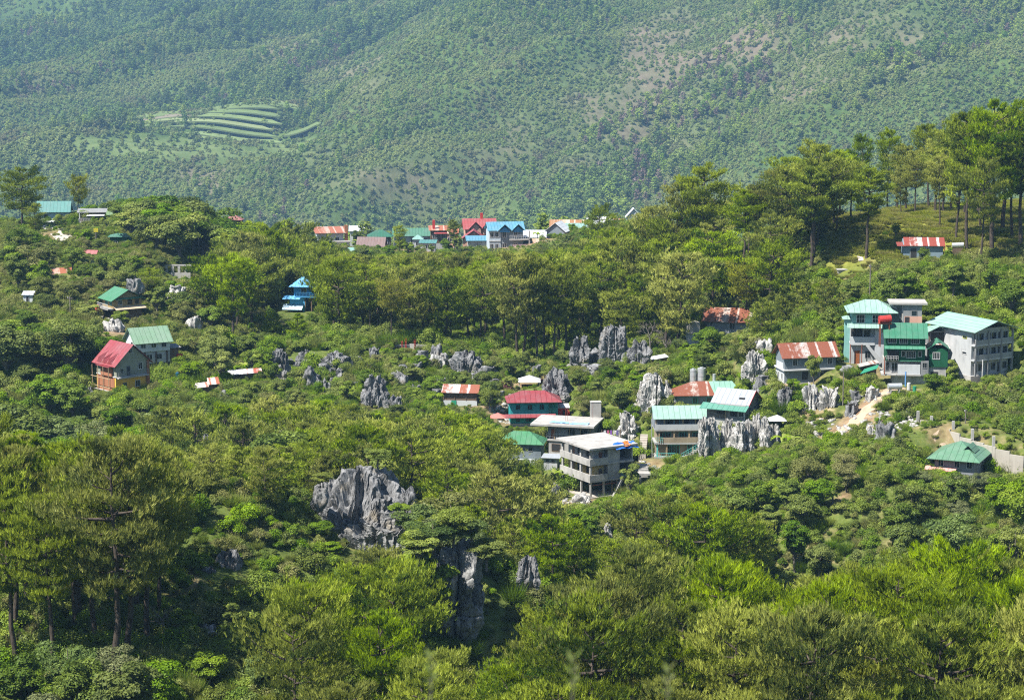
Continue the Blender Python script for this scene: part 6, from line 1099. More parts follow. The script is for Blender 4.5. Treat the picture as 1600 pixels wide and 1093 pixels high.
# keep low in front of houses and rocks
tx, ty = proj(X, Y, Z + 2.0 * s_); low = np.zeros(len(X), bool)
for (a, b, c, d, Dp) in PROT: low |= (Y < Dp - 0.5) & (tx > a - 6) & (tx < c + 6) & (ty < d) & (py > b)
s_ = np.where(low, s_ * 0.5, s_)
scatter('undergrowth', np.stack([X, Y, Z], -1), rg.uniform(0, 6.28, len(X)), s_, pick, UG, 'mixed shrubs weeds and grass covering the hillsides', 'undergrowth')
# ------------------------------------------------------------------ stands of single trees
def cap(*pts):
    xs, ys = zip(*pts); return lambda p: float(np.interp(p, xs, ys))
P, B, S = (PINES, PH), (BROADS, BH), (SHRUBS, SH)
stand(*P, ['near'], (1240, 1680), (168, 222), (10, 17), 5.6, 'spreading pine with yellow green tufts on the slope below the grey green roofed house', 'pines below the grey green roofed house', cap((1240, 930), (1330, 870), (1430, 800), (1600, 750), (1700, 740)), seed=2)
stand(*P, ['near'], (840, 1240), (168, 228), (8, 15), 5.6, 'bushy pine in the dense stand beside the dark cave', 'pines beside the dark cave', cap((800, 930), (900, 880), (1000, 860), (1150, 880), (1250, 920)), seed=3)
stand(*P, ['near'], (430, 700), (172, 218), (9, 15), 5.6, 'broad pine below the broad fluted outcrop', 'pines below the broad fluted outcrop', cap((430, 920), (520, 870), (640, 870), (670, 950), (720, 1010)), seed=4)
stand(*P, ['near'], (690, 860), (160, 180), (7, 10), 4.2, 'pine top at the mouth of the dark cave', 'pines at the cave mouth', cap((690, 1000), (740, 1035), (800, 1000), (860, 950)), seed=5)
stand(*P, ['neartall'], (-60, 285), (198, 242), (16, 23), 4.6, 'tall dark pine with bare lower trunk in the shaded grove', 'tall pines of the shaded grove', cap((-60, 640), (60, 660), (120, 690), (200, 660), (260, 690), (300, 720)), seed=6)
stand(*P, ['round', 'young'], (250, 560), (250, 306), (9, 15), 5.2, 'open crowned pine on the slope behind the grassy knoll', 'pines behind the grassy knoll', cap((260, 720), (330, 690), (420, 690), (500, 690), (560, 740)), keep=0.95, seed=7, wide=1.2)
stand(*P, ['round', 'young'], (480, 840), (270, 352), (8, 14), 5.2, 'light green pine in the hollow behind the broad fluted outcrop', 'pines in the hollow behind the outcrop', wide=1.25, topcap= cap((470, 660), (560, 640), (650, 620), (760, 640), (800, 690), (850, 740)), seed=8)
stand(*P, ['young', 'round'], (640, 900), (236, 272), (5, 9), 5.0, 'small pine on the slope above the dark cave', 'small pines above the cave', cap((640, 780), (900, 780)), seed=9, keep=0.8)
stand(*P, ['round'], (930, 1180), (258, 300), (9, 14), 5.0, 'dark pine in the gorge below the concrete house', 'dark pines in the gorge', cap((930, 830), (1000, 775), (1080, 745), (1160, 780), (1200, 840)), seed=10, wide=1.2)
stand(*P, ['round', 'round', 'tall'], (325, 1000), (416, 468), (13, 19), 6.3, 'tall pine at the front of the wood behind the rocks', 'front pines of the wood behind the rocks', cap((320, 400), (400, 380), (560, 400), (700, 420), (820, 390), (900, 400), (1000, 380)), seed=11, wide=1.15)
dw = cap((330, 372), (400, 352), (450, 345), (500, 376), (560, 398), (700, 390), (750, 392), (850, 394), (920, 372), (960, 354), (1010, 332))
X, Y, rg = jgrid(-95, 50, 472, 604, 6.6, 12); px_ = proj(X, Y, gh(X, Y))[0]; k = (px_ > 335) & (px_ < 1015)
X, Y = X[k], Y[k]; Z = gh(X, Y); hh = rg.uniform(12, 21, len(X)); px_, py_ = proj(X, Y, Z); okk = np.ones(len(X), bool)
for i in range(len(X)):
    c = dw(px_[i]); hh[i] = min(hh[i], (py_[i] - c) / (F / Y[i]) * rg.uniform(.86, 1)); b_ = blocked(px_[i], proj(X[i], Y[i], Z[i] + hh[i])[1], py_[i], 0.25 * hh[i] * F / Y[i], Y[i])
    if b_ is not None: hh[i] = min(hh[i], (py_[i] - b_) / (F / Y[i]) * .95)
    okk[i] = hh[i] > 4
WOODP = [join_np(m_, [M['bark'], M['needle']]) for m_ in PINES['round']]
scatter('pine_wood', np.stack([X, Y, Z - .2], -1)[okk], rg.uniform(0, 6.28, okk.sum()), (hh / 13)[okk], rg.integers(0, 4, okk.sum()), WOODP, 'deep pine wood between the rocks and the ridge village', 'forest')
stand(*P, ['tall', 'round', 'round'], (960, 1310), (398, 445), (12, 19), 6.6, 'pine on the wooded hill above the rusty roofed houses', 'pines of the wooded hill', cap((950, 350), (1050, 290), (1100, 258), (1150, 300), (1200, 250), (1300, 235)), seed=13, wide=1.2)
stand(*B, ['dark', 'dark', 'lime'], (120, 410), (492, 566), (9, 14), 5.2, 'rounded broadleaf tree among the upper village houses', 'broadleaf trees of the upper village', cap((100, 330), (180, 300), (260, 310), (330, 320), (400, 350)), seed=14, wide=1.25)
stand(*B, ['dark', 'dark', 'grey'], (-60, 470), (292, 352), (8, 13), 5.2, 'dark broadleaf tree in the gully below the yellow house', 'broadleaf trees in the gully', cap((-60, 610), (100, 630), (250, 620), (350, 620), (470, 640)), seed=15, wide=1.3)
stand(*B, ['dark', 'lime'], (-60, 175), (366, 415), (8, 13), 5.0, 'leafy tree on the slope beside the village houses', 'leafy trees beside the village houses', cap((-60, 480), (60, 500), (120, 490), (175, 520)), seed=16, wide=1.3)
stand(*B, ['dry', 'dry', 'lime'], (40, 345), (425, 480), (3, 6.5), 5.0, 'dry olive bush on the upper village slope', 'dry bushes on the village slope', cap((40, 425), (345, 430)), seed=17)
stand(*B, ['grey', 'dark', 'lime'], (-60, 250), (160, 192), (6, 9), 4.0, 'leafy green tree below the shaded grove', 'leafy trees below the grove', cap((-60, 930), (150, 960), (250, 1000)), seed=18)
stand(*B, ['lime', 'dark', 'dry'], (1180, 1440), (286, 326), (3, 6), 4.2, 'leafy bush on the creeper covered slope', 'leafy bushes of the creeper slope', cap((1180, 690), (1440, 690)), seed=19)
stand(*B, ['dark', 'lime'], (1290, 1600), (352, 392), (4, 8), 5.0, 'green tree on the bank behind the green timber house', 'green trees on the bank', cap((1290, 440), (1350, 420), (1500, 400), (1600, 420)), seed=20, keep=0.8)
stand(*B, ['dark', 'lime', 'dry'], (880, 1190), (344, 396), (3, 7), 4.4, 'leafy tree between the rocks and the houses', 'leafy trees between rocks and houses', cap((880, 530), (1190, 500)), seed=21)
stand(*B, ['lime', 'dry', 'dark'], (380, 830), (362, 410), (2.5, 5.5), 4.6, 'low tree among the grey rocks of the scrub slope', 'low trees among the grey rocks', cap((380, 530), (830, 540)), seed=22)
stand(*B, ['grey', 'dark', 'lime'], (1400, 1640), (255, 296), (4, 8), 4.6, 'tree below the grey green roofed house', 'trees below the grey green roofed house', cap((1400, 730), (1640, 720)), seed=23)
stand(*S, ['lime', 'green', 'dry'], (250, 480), (226, 256), (1.2, 2.8), 2.6, 'shrub on the grassy knoll', 'shrubs on the grassy knoll', seed=24, keep=0.7)
stand(*S, ['lime', 'lime', 'green'], (1380, 1620), (308, 336), (1.2, 2.6), 2.6, 'lime green shrub on the bank above the stepped wall', 'shrubs above the stepped wall', seed=25, keep=0.8)
print('COUNTS', CNT)

stand(*B, ['dark', 'lime', 'dry', 'dark'], (20, 345), (436, 500), (5, 9), 5.4, 'garden tree on the terraced village slope', 'garden trees of the village slope', cap((20, 360), (150, 385), (250, 400), (345, 390)), seed=41)
stand(*B, ['dark', 'lime'], (330, 470), (372, 416), (5, 8), 5.4, 'leafy tree at the wood edge above the long shanty', 'leafy trees at the wood edge', cap((330, 500), (470, 525)), seed=42)
stand(*P, ['young', 'round'], (330, 560), (310, 362), (6, 10), 6.0, 'slender pine in the scrub below the rock tower', 'slender pines in the scrub', cap((330, 630), (450, 610), (560, 640)), seed=43, keep=0.7)
print('COUNTS', CNT)

stand(*B, ['dark', 'lime', 'dark'], (485, 965), (606, 634), (3, 6), 6.0, 'bush at the pine edge below the ridge village', 'bushes below the ridge village', seed=51)
# ------------------------------------------------------------------ single trees one can tell apart
def tree_at(table, hts, kind, px, ytop, D, label, wide=1.0, which=None, group=None):
    x = xat(px, D); z = float(gh(x, D)); pb = proj(x, D, z)[1]; h = max(3.0, (pb - ytop) * D / F)
    if which is not None: random.seed(which)
    return plant(kind, table, hts, x, D, h, label, group, wide)
for kind, px, yt, D, lab, wd in [
    ('tall', 1265, 228, 409, 'dark crowned pine standing highest on the wooded hill', 1.1), ('tall', 1228, 262, 414, 'pale pine leaning against the highest pine of the wooded hill', 1.0), ('tall', 1302, 246, 418, 'thin pine beside the highest pine of the wooded hill', 0.9),
    ('tall', 1350, 262, 402, 'lone pine with curved bare trunk carrying the white box', 1.25), ('tall', 1345, 208, 468, 'slim pine with small round crown beyond the grassy hill', 0.7), ('tall', 1381, 200, 470, 'darker twin of the slim pine beyond the grassy hill', 0.75),
    ('tall', 1424, 236, 432, 'pine with dark crown over the grassy hill shadow', 0.85), ('tall', 1445, 192, 446, 'flat topped pine on the hill crest', 0.9), ('tall', 1478, 205, 436, 'pine with forked shadow on the grassy hill', 0.95),
    ('tall', 1506, 172, 398, 'tall pine with twin bare trunks beside the striped roof shack', 0.85), ('tall', 1545, 155, 392, 'tallest broad pine above the striped roof shack', 1.0), ('tall', 1600, 165, 396, 'tall pine beyond the tallest broad pine', 1.0), ('tall', 1526, 196, 410, 'pine filling the gap behind the tallest broad pine', 0.9), ('round', 1402, 262, 440, 'bushy pine at the rim of the grassy hill', 0.8),
    ('near', 612, 862, 224, 'pine shading the left flank of the cave cliff'.replace('left ', ''), 0.9), ('near', 640, 880, 222, 'lower pine beside the shaded cave cliff', 0.8), ('near', 590, 850, 228, 'spreading pine between the outcrop and the cave cliff', 0.9), ('tall', 1488, 228, 404, 'pine crowded behind the twin trunked pine', 0.9), ('tall', 1462, 240, 412, 'dark pine behind the striped roof shack', 0.8), ('tall', 1575, 190, 402, 'pine leaning over the tallest broad pine', 0.9), ('tall', 1530, 250, 385, 'shorter pine under the tallest broad pine', 0.8), ('tall', 1180, 285, 420, 'pine on the shoulder of the wooded hill', 1.0), ('tall', 1098, 255, 428, 'pale pine standing proud on the lower wooded hill', 1.0), ('tall', 1060, 288, 432, 'pine on the lower wooded hill', 1.0), ('tall', 1022, 318, 436, 'pine at the low end of the wooded hill', 1.0),
    ('round', 44, 262, 535, 'big dark dome shaped pine at the head of the lane', 1.35), ('umbrella', 612, 440, 411, 'yellow green umbrella shaped pine at the wood edge', 0.95), ('umbrella', 1165, 415, 404, 'yellow green spreading pine above the rusted gable roof', 1.15),
    ('tall', 62, 318, 498, 'thin dark pine beside the pale lane', 0.75), ('umbrella', 126, 278, 566, 'flat crowned tree on the skyline of the upper village', 0.7), ('round', 105, 375, 480, 'dark pine below the cream walled house', 0.8), ('round', 218, 360, 500, 'bushy pine in the upper village gardens', 0.9), ('round', 250, 355, 505, 'second bushy pine in the upper village gardens, beside the dark hedge', 0.9), ('tall', 240, 418, 436, 'pine rising behind the upper green roofed house', 0.9),
    ('round', 400, 345, 545, 'broad pine crest beside the brown gabled hut', 1.1), ('round', 450, 348, 550, 'broad pine crest before the brick chimney house', 1.1), ('round', 625, 352, 618, 'dark pine in front of the faded green roof', 0.85), ('tall', 712, 342, 622, 'dark lone pine before the salmon house', 0.85), ('round', 935, 320, 600, 'pine at the end of the village', 0.9),
    ('tall', 808, 392, 404, 'first bare trunked pine of the row behind the canopy tent', 0.9), ('tall', 821, 388, 407, 'second bare trunked pine of the row behind the canopy tent', 0.95), ('tall', 838, 396, 405, 'third bare trunked pine of the row behind the canopy tent', 0.85), ('tall', 852, 404, 409, 'fourth bare trunked pine of the row behind the canopy tent', 0.85), ('tall', 866, 410, 406, 'fifth bare trunked pine of the row behind the canopy tent', 0.85), ('tall', 884, 400, 411, 'last bare trunked pine of the row behind the canopy tent', 0.9),
    ('round', 325, 690, 252, 'open pine with a clear trunk on the crest of the grassy knoll', 1.0), ('round', 415, 695, 250, 'dark trunked pine beside the grassy knoll', 1.0), ('young', 175, 655, 300, 'pointed pine rising from the dark broadleaf gully', 1.0)]:
    tree_at(PINES, PH, kind, px, yt, D, lab, wd)
for kind, px, yt, D, lab, wd in [
    ('dark', 1105, 508, 374, 'large dark broadleaf tree below the square white tank', 1.2), ('dark', 1142, 520, 371, 'dark broadleaf tree under the rusted gable roof', 1.1), ('lime', 1075, 548, 376, 'lime green tree beside the twin steel tanks', 1.0),
    ('grey', 655, 772, 240, 'olive grey bush crowning the cave cliff', 1.2), ('grey', 690, 780, 237, 'dry looking bush over the lip of the cave cliff', 1.2), ('grey', 722, 800, 235, 'hanging olive bush at the cave cliff corner', 1.1), ('dry', 705, 758, 246, 'pale twiggy bush behind the cave cliff', 1.2), ('lime', 660, 838, 226, 'leafy bush clinging to the cave cliff', 0.9),
    ('lime', 585, 698, 262, 'light green tree sprouting behind the broad fluted outcrop', 0.8), ('dark', 950, 555, 372, 'dark green tree between the pinnacle and the rock fang', 1.0), ('dark', 905, 575, 372, 'green tree beside the grey rock wall', 0.9), ('dry', 965, 590, 362, 'rusty brown bush before the rock fang', 0.7), ('dark', 968, 600, 357, 'dark creeper clad tree above the clothes line', 0.9),
    ('lime', 985, 715, 329, 'leafy tree before the corner of the concrete house', 0.8), ('dark', 1030, 728, 328, 'green bush below the stair rails', 0.9), ('lime', 1272, 545, 343, 'slim leafy tree before the grey house windows', 0.55), ('lime', 1240, 585, 340, 'green bush at the gable foot of the grey house', 0.9), ('dark', 1458, 580, 334, 'leafy tree before the green timber wing', 0.9), ('lime', 1490, 555, 337, 'spiky grey green bush before the long building', 0.7),
    ('dark', 1440, 385, 390, 'green tree before the striped roof shack', 0.8), ('lime', 1478, 388, 388, 'pale leafy bush beside the striped roof shack', 0.8), ('dark', 1308, 352, 412, 'small dark cypress like tree on the grassy hill', 0.5), ('dark', 1395, 350, 408, 'dark bush on the grassy hill', 0.8), ('dark', 920, 348, 640, 'palm like bush before the sea green roof', 0.9), ('lime', 893, 350, 638, 'light bush before the tan rusted roof', 0.8), ('dark', 858, 338, 668, 'round tree behind the white gabled house', 0.9), ('dark', 560, 358, 648, 'tree beside the brick chimney', 0.8),
    ('lime', 190, 480, 415, 'yellow green tree below the tan skirt roof', 0.9), ('lime', 395, 515, 408, 'leafy tree beside the jagged rock crest', 0.9), ('dark', 130, 520, 385, 'dense green tree beside the crimson roof', 1.1), ('lime', 425, 560, 380, 'bright tree beside the grey rock tower', 0.8)]:
    tree_at(BROADS, BH, kind, px, yt, D, lab, wd)
stand(*P, ['round', 'young'], (1175, 1330), (364, 396), (7, 12), 5.0, 'mid green pine behind the grey house', 'pines behind the grey house', cap((1175, 470), (1240, 435), (1330, 430)), seed=31)
stand(*P, ['near', 'round'], (560, 700), (226, 250), (5, 8), 4.4, 'low pine at the foot of the broad fluted outcrop', 'low pines at the outcrop foot', cap((560, 850), (640, 870), (700, 880)), seed=32)
stand(*B, ['dark', 'lime', 'dark'], (1150, 1290), (268, 300), (4, 8), 4.0, 'creeper draped tree in the gorge beside the dark pines', 'creeper draped trees in the gorge', cap((1150, 720), (1290, 740)), seed=33)
stand(*B, ['dark', 'dry'], (30, 160), (455, 540), (5, 9), 6.0, 'garden tree below the cream walled house', 'garden trees below the lane', cap((30, 350), (160, 370)), seed=34)
stand(*B, ['lime', 'grey', 'dark'], (270, 460), (196, 226), (3, 6), 4.2, 'leafy bush in front of the grassy knoll', 'leafy bushes before the knoll', cap((270, 930), (460, 930)), seed=35)
stand(*B, ['lime', 'dark', 'dry'], (820, 960), (288, 325), (3, 6), 4.6, 'bush on the slope under the concrete house', 'bushes under the concrete house', cap((820, 780), (960, 790)), seed=36)
for i, (px, py, D) in enumerate([(786, 590, 384), (792, 606, 382), (858, 584, 386), (843, 582, 388), (797, 612, 378)]):
    x, y, z = at(px, py + 6, D); plant('red', SHRUBS, SH, x, y, 1.6, 'maroon leaved shrub beside the red earth path', 'maroon shrubs by the earth path', 0.7)
# ------------------------------------------------------------------ banana plants
def banana(px, py, D, h, label, group=None, seed=0):
    rg = random.Random(seed); x, y, z = at(px, py, D); z = float(gh(x, y)); e = empty('banana_plant', (x, y, z)); tag(e, label, 'banana plant', group)
    MB().tube((0, 0, -0.6), (0.05, 0, h * 0.55), 0.16, 0.1, 7).build('stem', M['bark_grey'], e)
    for k in range(8):
        a = k * 2.4 + rg.random(); L = h * rg.uniform(0.5, 0.75); V, Fc = [], []; n = 7
        for i in range(n):
            t = i / (n - 1); r = L * t * 0.85; zz = h * 0.55 + L * (0.9 * t - 0.85 * t * t * rg.uniform(.9, 1.1)); w = 0.30 * sin(pi * min(1, 0.12 + t * 0.9)) + 0.02; sg = 0.08
            for q in (-1, 0, 1): V.append((cos(a) * r - sin(a) * w * q, sin(a) * r + cos(a) * w * q, zz - (0.09 if q else 0)))
        for i in range(n - 1):
            for q in (0, 1): b = i * 3 + q; Fc.append((b, b + 1, b + 4, b + 3))
        me = mesh_np('banana leaf', np.array(V), np.array(Fc), M['leaf_lime'], True, {'tint': np.full(len(V), rg.uniform(.4, .9))}); link('leaf', me, e)
    return e
for i, (px, py, D, h, lab) in enumerate([(1224, 700, 322, 3.6, 'banana plant beside the rock pinnacles'), (1236, 706, 321, 3.0, 'smaller banana plant beside the rock pinnacles'), (1262, 812, 284, 3.0, 'banana plant on the cleared slope of the gorge'), (1272, 806, 285, 2.6, 'low banana plant on the cleared slope'), (1300, 806, 285, 2.2, 'spreading banana clump on the cleared slope'), (386, 562, 392, 3.4, 'banana plant above the long shanty'), (400, 566, 390, 2.8, 'banana plant beside the long shanty wall'), (865, 735, 336, 4.2, 'papaya like banana plant beside the block hut'), (840, 356, 640, 3.5, 'banana plant at the village edge'), (560, 378, 636, 4.5, 'banana plant before the brown village roof')]): banana(px, py, D, h, lab, None, i)
# ------------------------------------------------------------------ bare trees
def bare_tree(px, py, D, h, label, seed):
    rg = np.random.default_rng(seed); x, y, z = at(px, py, D); e = empty('bare_tree', (x, y, float(gh(x, y)))); tag(e, label, 'bare tree'); T = TreeMesh(); Br = TreeMesh()
    T.limb([[0, 0, -1], [0.1, 0, h * .35], [0, .1, h * .6]], [0.2, 0.15, 0.08], 6)
    def grow(p, d, L, r, dep):
        q = p + d * L; Br.limb([p, (p + q) / 2 + rg.normal(0, .06 * L, 3), q], [r, r * .8, r * .5], 4)
        if dep:
            for _ in range(3): grow(p + d * L * rg.uniform(.5, 1), unit(d + rg.normal(0, .5, 3)), L * .62, r * .55, dep - 1)
    for k in range(6): grow(np.array([0, 0, h * rg.uniform(.3, .58)]), unit(np.array([cos(k * 1.05), sin(k * 1.05), 1.2])), h * .24, 0.07, 3)
    link('trunk', T.wood('bare trunk', M['bark_grey']), e); link('branch_crown', Br.wood('bare branches', M['bark_grey']), e)
bare_tree(205, 335, 562, 9, 'bare grey tree on the skyline of the upper village', 1); bare_tree(1015, 540, 392, 7, 'dead branched tree behind the square topped rock', 2); bare_tree(1040, 545, 396, 5, 'leafless brushwood beside the dead tree', 3)
bare_tree(255, 1010, 212, 4, 'fallen looking bare branch in the shaded grove', 4); bare_tree(90, 1010, 182, 5, 'pale leafless twigs above the grey green trees', 5)
# ------------------------------------------------------------------ clothes line, rubble
h = House('clothes_line', 'washing hung on a line behind the slab roofs', 955, 688, 347, 4, 'clothes line'); h.tube('post', M['wood'], (-15, 0, -8), (-15, 0, 18), .6); h.tube('post', M['wood'], (15, 0, -8), (15, 0, 18), .6); h.tube('line', M['dark'], (-15, 0, 17), (15, 0, 17), .15)
for i, c in enumerate(((0.6, .6, .6), (0.5, .12, .2), (0.25, .1, .4), (0.6, .58, .5), (0.15, .12, .3))): h.box('garment', flat_mat('cloth %d' % i, c), -12 + i * 5, -8.5 + i * 5, -.25, .25, 9 + (i % 2), 16.8)
rgk = np.random.default_rng(5); ST = []
for px, py, D, r, n, sz in [(905, 790, 327, 3.5, 60, .35), (830, 800, 320, 5, 60, .3), (800, 630, 372, 4, 70, .35), (770, 632, 374, 4, 50, .35), (1250, 660, 329, 4, 70, .4), (1345, 640, 333, 6, 60, .3), (1290, 675, 324, 5, 70, .4), (1000, 722, 337, 3, 60, .4), (1420, 664, 318, 3, 40, .4), (1385, 652, 326, 4, 40, .4), (240, 616, 366, 3, 40, .3)]:
    for _ in range(n):
        cx, cy, _z = at(px, py, D); a = rgk.uniform(0, 6.28); q = r * sqrt(rgk.random()); ST.append((cx + q * cos(a), cy + q * sin(a), sz * rgk.uniform(.5, 1.6)))
ST = np.array(ST); V0, F0 = ico(1); RBM = []
for i in range(3): RBM.append(mesh_np('rubble stone', V0 * (1 + .25 * rgk.normal(0, 1, (len(V0), 1))) * [1, .8, .6], F0, M['rock_pale']))
scatter('rubble', np.stack([ST[:, 0], ST[:, 1], gh(ST[:, 0], ST[:, 1])], -1), rgk.uniform(0, 6.28, len(ST)), ST[:, 2], rgk.integers(0, 3, len(ST)), RBM, 'loose pale stones scattered round the yards and path', 'rubble')
# ------------------------------------------------------------------ terraced fields on the mountain
tf = empty('terraced_field', (0, 0, 0)); tf['kind'] = 'structure'
tg = [wall_mat('terrace crop %d' % i, c, 0.35, 0.08, 1.0) for i, c in enumerate(((0.12, .165, .055), (0.15, .20, .07), (0.11, .15, .05), (0.18, .215, .09), (0.17, .145, .10)))]; tw = flat_mat('terrace bank', (0.12, .15, .06), 1.0, .05)
rgt = random.Random(8)
for k in range(15):
    D = (1506 + k * 8.2) * KM; pa = 40 + rgt.uniform(0, 60); pend = 430 + rgt.uniform(0, 90) - (120 if k < 3 else 0)
    while pa < pend - 40:
        pb = min(pend, pa + rgt.uniform(70, 240)); n = 24; xs = np.linspace(xat(pa, D), xat(pb, D), n); wob = 3.0 * np.sin(xs / 37 + k * .7) + 2 * np.sin(xs / 15 + k) + rgt.uniform(-1, 1)
        zz = np.array([max(float(mh(x, D + q)) for q in (0, 5, 10, 14)) + 0.7 for x in xs]); zz = np.convolve(np.pad(zz, 6, 'edge'), np.ones(13) / 13, 'valid'); top, riser = MB(), MB()
        dep = 14.5 * np.clip(np.minimum(np.arange(n), np.arange(n)[::-1]) / 3.0, 0.15, 1)
        top.poly([(x, D + w, z) for x, w, z in zip(xs, wob, zz)] + [(x, D + w + q, z + .17 * q) for x, w, z, q in zip(xs, wob, zz, dep)], [(i, i + 1, n + i + 1, n + i) for i in range(n - 1)]); riser.poly([(x, D + w - .02, z - 1.5) for x, w, z in zip(xs, wob, zz)] + [(x, D + w, z + .02) for x, w, z in zip(xs, wob, zz)], [(i, i + 1, n + i + 1, n + i) for i in range(n - 1)])
        o = top.build('terrace', tg[rgt.choice((0, 0, 1, 1, 2, 3, 4))], tf); riser.build('bank', tw, o); pa = pb + rgt.uniform(-4, 30)
# ------------------------------------------------------------------ plants at the photographer's feet
def sprig(px, py, D, label, seed):
    rg = random.Random(seed); x, y, z = at(px, py, D); zg = float(gh(x, y)); e = empty('weed_plant', (x, y, zg)); tag(e, label, 'weed'); hh = z - zg
    MB().tube((0, 0, -0.1), (0.01, 0, hh), 0.003, 0.0015, 5).build('stem', M['bark_grey'], e)
    for k in range(9):
        a = k * 2.2; t = 1 - k * 0.012; L = rg.uniform(.02, .035); b = Vector((0.01 * t, 0, hh * t)); d = Vector((cos(a) * .6, sin(a) * .6, .8)); w = Vector((-sin(a), cos(a), 0)) * .006
        me = mesh_np('weed leaf', np.array([b, b + d * L * .5 + w, b + d * L, b + d * L * .5 - w]), np.array([[0, 1, 2, 3]]), M['leaf_grey'], False, {'tint': np.full(4, .9)}); link('leaf', me, e)
sprig(666, 1026, 4.5, 'pale leafy weed standing close to the lens', 1); sprig(888, 1030, 4.5, 'thin weed tip with one pale leaf close to the lens', 2); sprig(1037, 1046, 4.5, 'dry grass stalk close to the lens', 3)

# bushes rooted on the lip of the cave cliff and round the outcrop
for i, (px, py, D, hh, kd, lab, wd) in enumerate([(678, 858, 227, 4.0, 'grey', 'bush overhanging the shaded cave cliff at its outer corner', 1.5), (708, 846, 227.5, 4.2, 'dry', 'straw coloured bush on the lip of the cave cliff', 1.3), (738, 846, 227.5, 3.4, 'grey', 'olive bush hanging over the streaked cliff face', 1.3), (655, 880, 224, 4.0, 'lime', 'bright bush at the flank of the cave cliff', 1.4), (760, 880, 227, 3.0, 'dark', 'dark bush above the cave hollow', 1.4)]):
    x, y, z = at(px, py, D); plant(kd, BROADS, BH, x, y, hh, lab, None, wd, z=z - 0.3)
for i, (px, py, D, hh, kd, lab, wd) in enumerate([(520, 870, 247, 2.4, 'lime', 'yellow green bush at the foot of the broad outcrop', 1.3), (560, 900, 245, 2.2, 'dry', 'dry bush at the foot of the broad outcrop', 1.3), (600, 910, 244, 2.4, 'grey', 'olive bush below the leaning slab', 1.3), (650, 880, 246, 3.0, 'lime', 'green bush beside the leaning slab', 1.3), (500, 815, 251, 2.4, 'dark', 'dark bush under the shoulder rock', 1.2)]):
    x, y, z = at(px, py, D); plant(kd, BROADS, BH, x, y, hh, lab, None, wd)

for i, (px, yt, D, kd) in enumerate([(196, 314, 542, 'dark'), (218, 304, 545, 'dark'), (243, 298, 546, 'lime'), (268, 302, 544, 'dark'), (292, 306, 542, 'dark'), (316, 314, 538, 'dark'), (340, 326, 534, 'dark'), (232, 338, 520, 'dark'), (262, 345, 516, 'lime'), (296, 348, 514, 'dark'), (335, 352, 515, 'dark'), (118, 332, 552, 'dark'), (160, 372, 497, 'dark'), (350, 380, 500, 'grey'), (380, 360, 530, 'lime'), (60, 402, 480, 'dark'), (40, 430, 455, 'dark')]):
    tree_at(BROADS, BH, kd, px, yt, D, 'tall dense broadleaf tree among the upper village roofs', 1.35, None, 'tall broadleaf trees of the upper village')
for i, (px, yt, D, kd) in enumerate([(60, 500, 385, 'dark'), (95, 490, 390, 'lime'), (125, 505, 380, 'dark'), (40, 560, 365, 'dark'), (75, 580, 352, 'dark'), (110, 590, 350, 'dark'), (20, 620, 335, 'dark'), (280, 640, 338, 'dark'), (330, 640, 336, 'dark'), (390, 640, 338, 'lime'), (215, 645, 332, 'dark')]):
    tree_at(BROADS, BH, kd, px, yt, D, 'tall leafy tree in the gully around the crimson roofed house', 1.3, None, 'tall leafy trees around the crimson roofed house')
for i, (px, yt, D) in enumerate([(440, 640, 335), (480, 655, 325), (520, 650, 330), (560, 640, 338), (600, 652, 330), (640, 640, 340), (690, 645, 335), (735, 655, 330), (770, 668, 325), (400, 690, 305), (450, 690, 300), (760, 700, 305), (700, 690, 300), (640, 690, 305), (580, 680, 310)]):
    tree_at(PINES, PH, 'round', px, yt, D, 'full round pine below the grey rocks of the scrub slope', 1.3, None, 'round pines below the scrub slope')

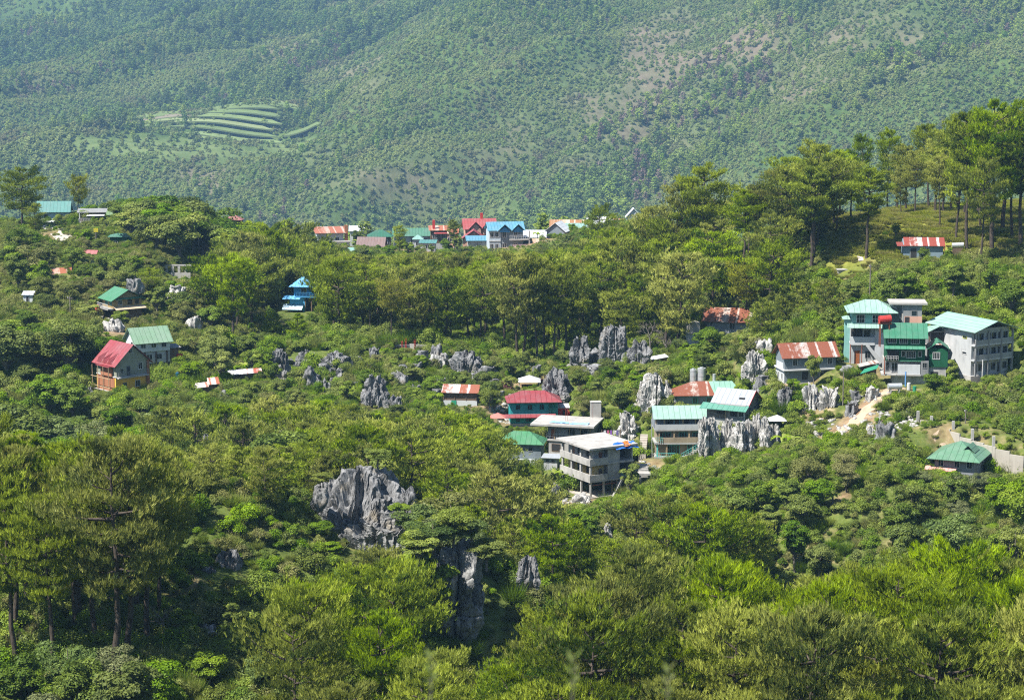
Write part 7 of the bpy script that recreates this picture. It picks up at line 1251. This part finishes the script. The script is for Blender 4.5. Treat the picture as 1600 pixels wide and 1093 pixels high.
for i, (px, yt, D) in enumerate([(265, 632, 330), (300, 640, 322), (345, 628, 335), (372, 650, 318), (420, 618, 345), (255, 690, 296), (460, 628, 340), (505, 622, 350), (350, 700, 290), (300, 690, 292), (545, 628, 348)]):
    tree_at(PINES, PH, 'round', px, yt, D, 'rounded pine rising from the gully below the rusty shanty', 1.2, None, 'rounded pines below the rusty shanty')
for px, py, D, hh, kd, lab in [(505, 752, 252.5, 1.6, 'dry', 'dry tuft bush growing in a cleft of the broad outcrop'), (628, 806, 250, 2.2, 'lime', 'green bush clinging to the end of the broad outcrop'), (590, 722, 258, 2.2, 'dark', 'small dark bush on the crest of the broad outcrop')]:
    x, y, z = at(px, py, D); plant(kd, BROADS, BH, x, y, hh, lab, None, 1.3, z=z - 0.3)
for i, (px, yt, D) in enumerate([(1410, 225, 448), (1455, 210, 440), (1492, 190, 430), (1520, 178, 420), (1560, 170, 408), (1585, 200, 392), (1500, 240, 424), (1325, 268, 424), (1395, 250, 455), (1468, 232, 428)]):
    tree_at(PINES, PH, 'tall', px, yt, D, 'full crowned pine in the thick row along the hill crest', 1.2, None, 'pines along the hill crest')
for i, (px, yt, D, kd) in enumerate([(250, 440, 438, 'dark'), (285, 452, 432, 'dark'), (310, 440, 440, 'dry'), (330, 470, 425, 'dark'), (290, 520, 402, 'lime'), (325, 525, 400, 'dark'), (75, 455, 425, 'dark'), (115, 440, 438, 'dark'), (140, 470, 420, 'lime'), (40, 480, 412, 'dark'), (360, 520, 402, 'dark'), (295, 560, 378, 'lime')]):
    tree_at(BROADS, BH, kd, px, yt, D, 'full leafy tree on the slope around the upper green roofed house', 1.25, None, 'leafy trees around the upper green roofed house')
# ------------------------------------------------------------------ haze: one closed box of even air round everything
hz = MB().box(-2500, 2500, -70, 4850, float(min(GZ.min(), MZ.min())) - 1.5, max(CZ, float(MZ.max())) + 18); t = NT('hazy air'); t.t.nodes.remove(t.out); t.out = t.n('ShaderNodeOutputMaterial')
pv = t.n('ShaderNodeVolumePrincipled'); pv.inputs['Color'].default_value = (0.36, 0.66, 0.98, 1); pv.inputs['Density'].default_value = 0.00008; pv.inputs['Anisotropy'].default_value = 0.0
t.l(pv.outputs[0], t.out.inputs['Volume'])
tag(hz.build('haze', t.m), 'thin blue haze filling the air over the valley', 'haze', None, 'stuff')
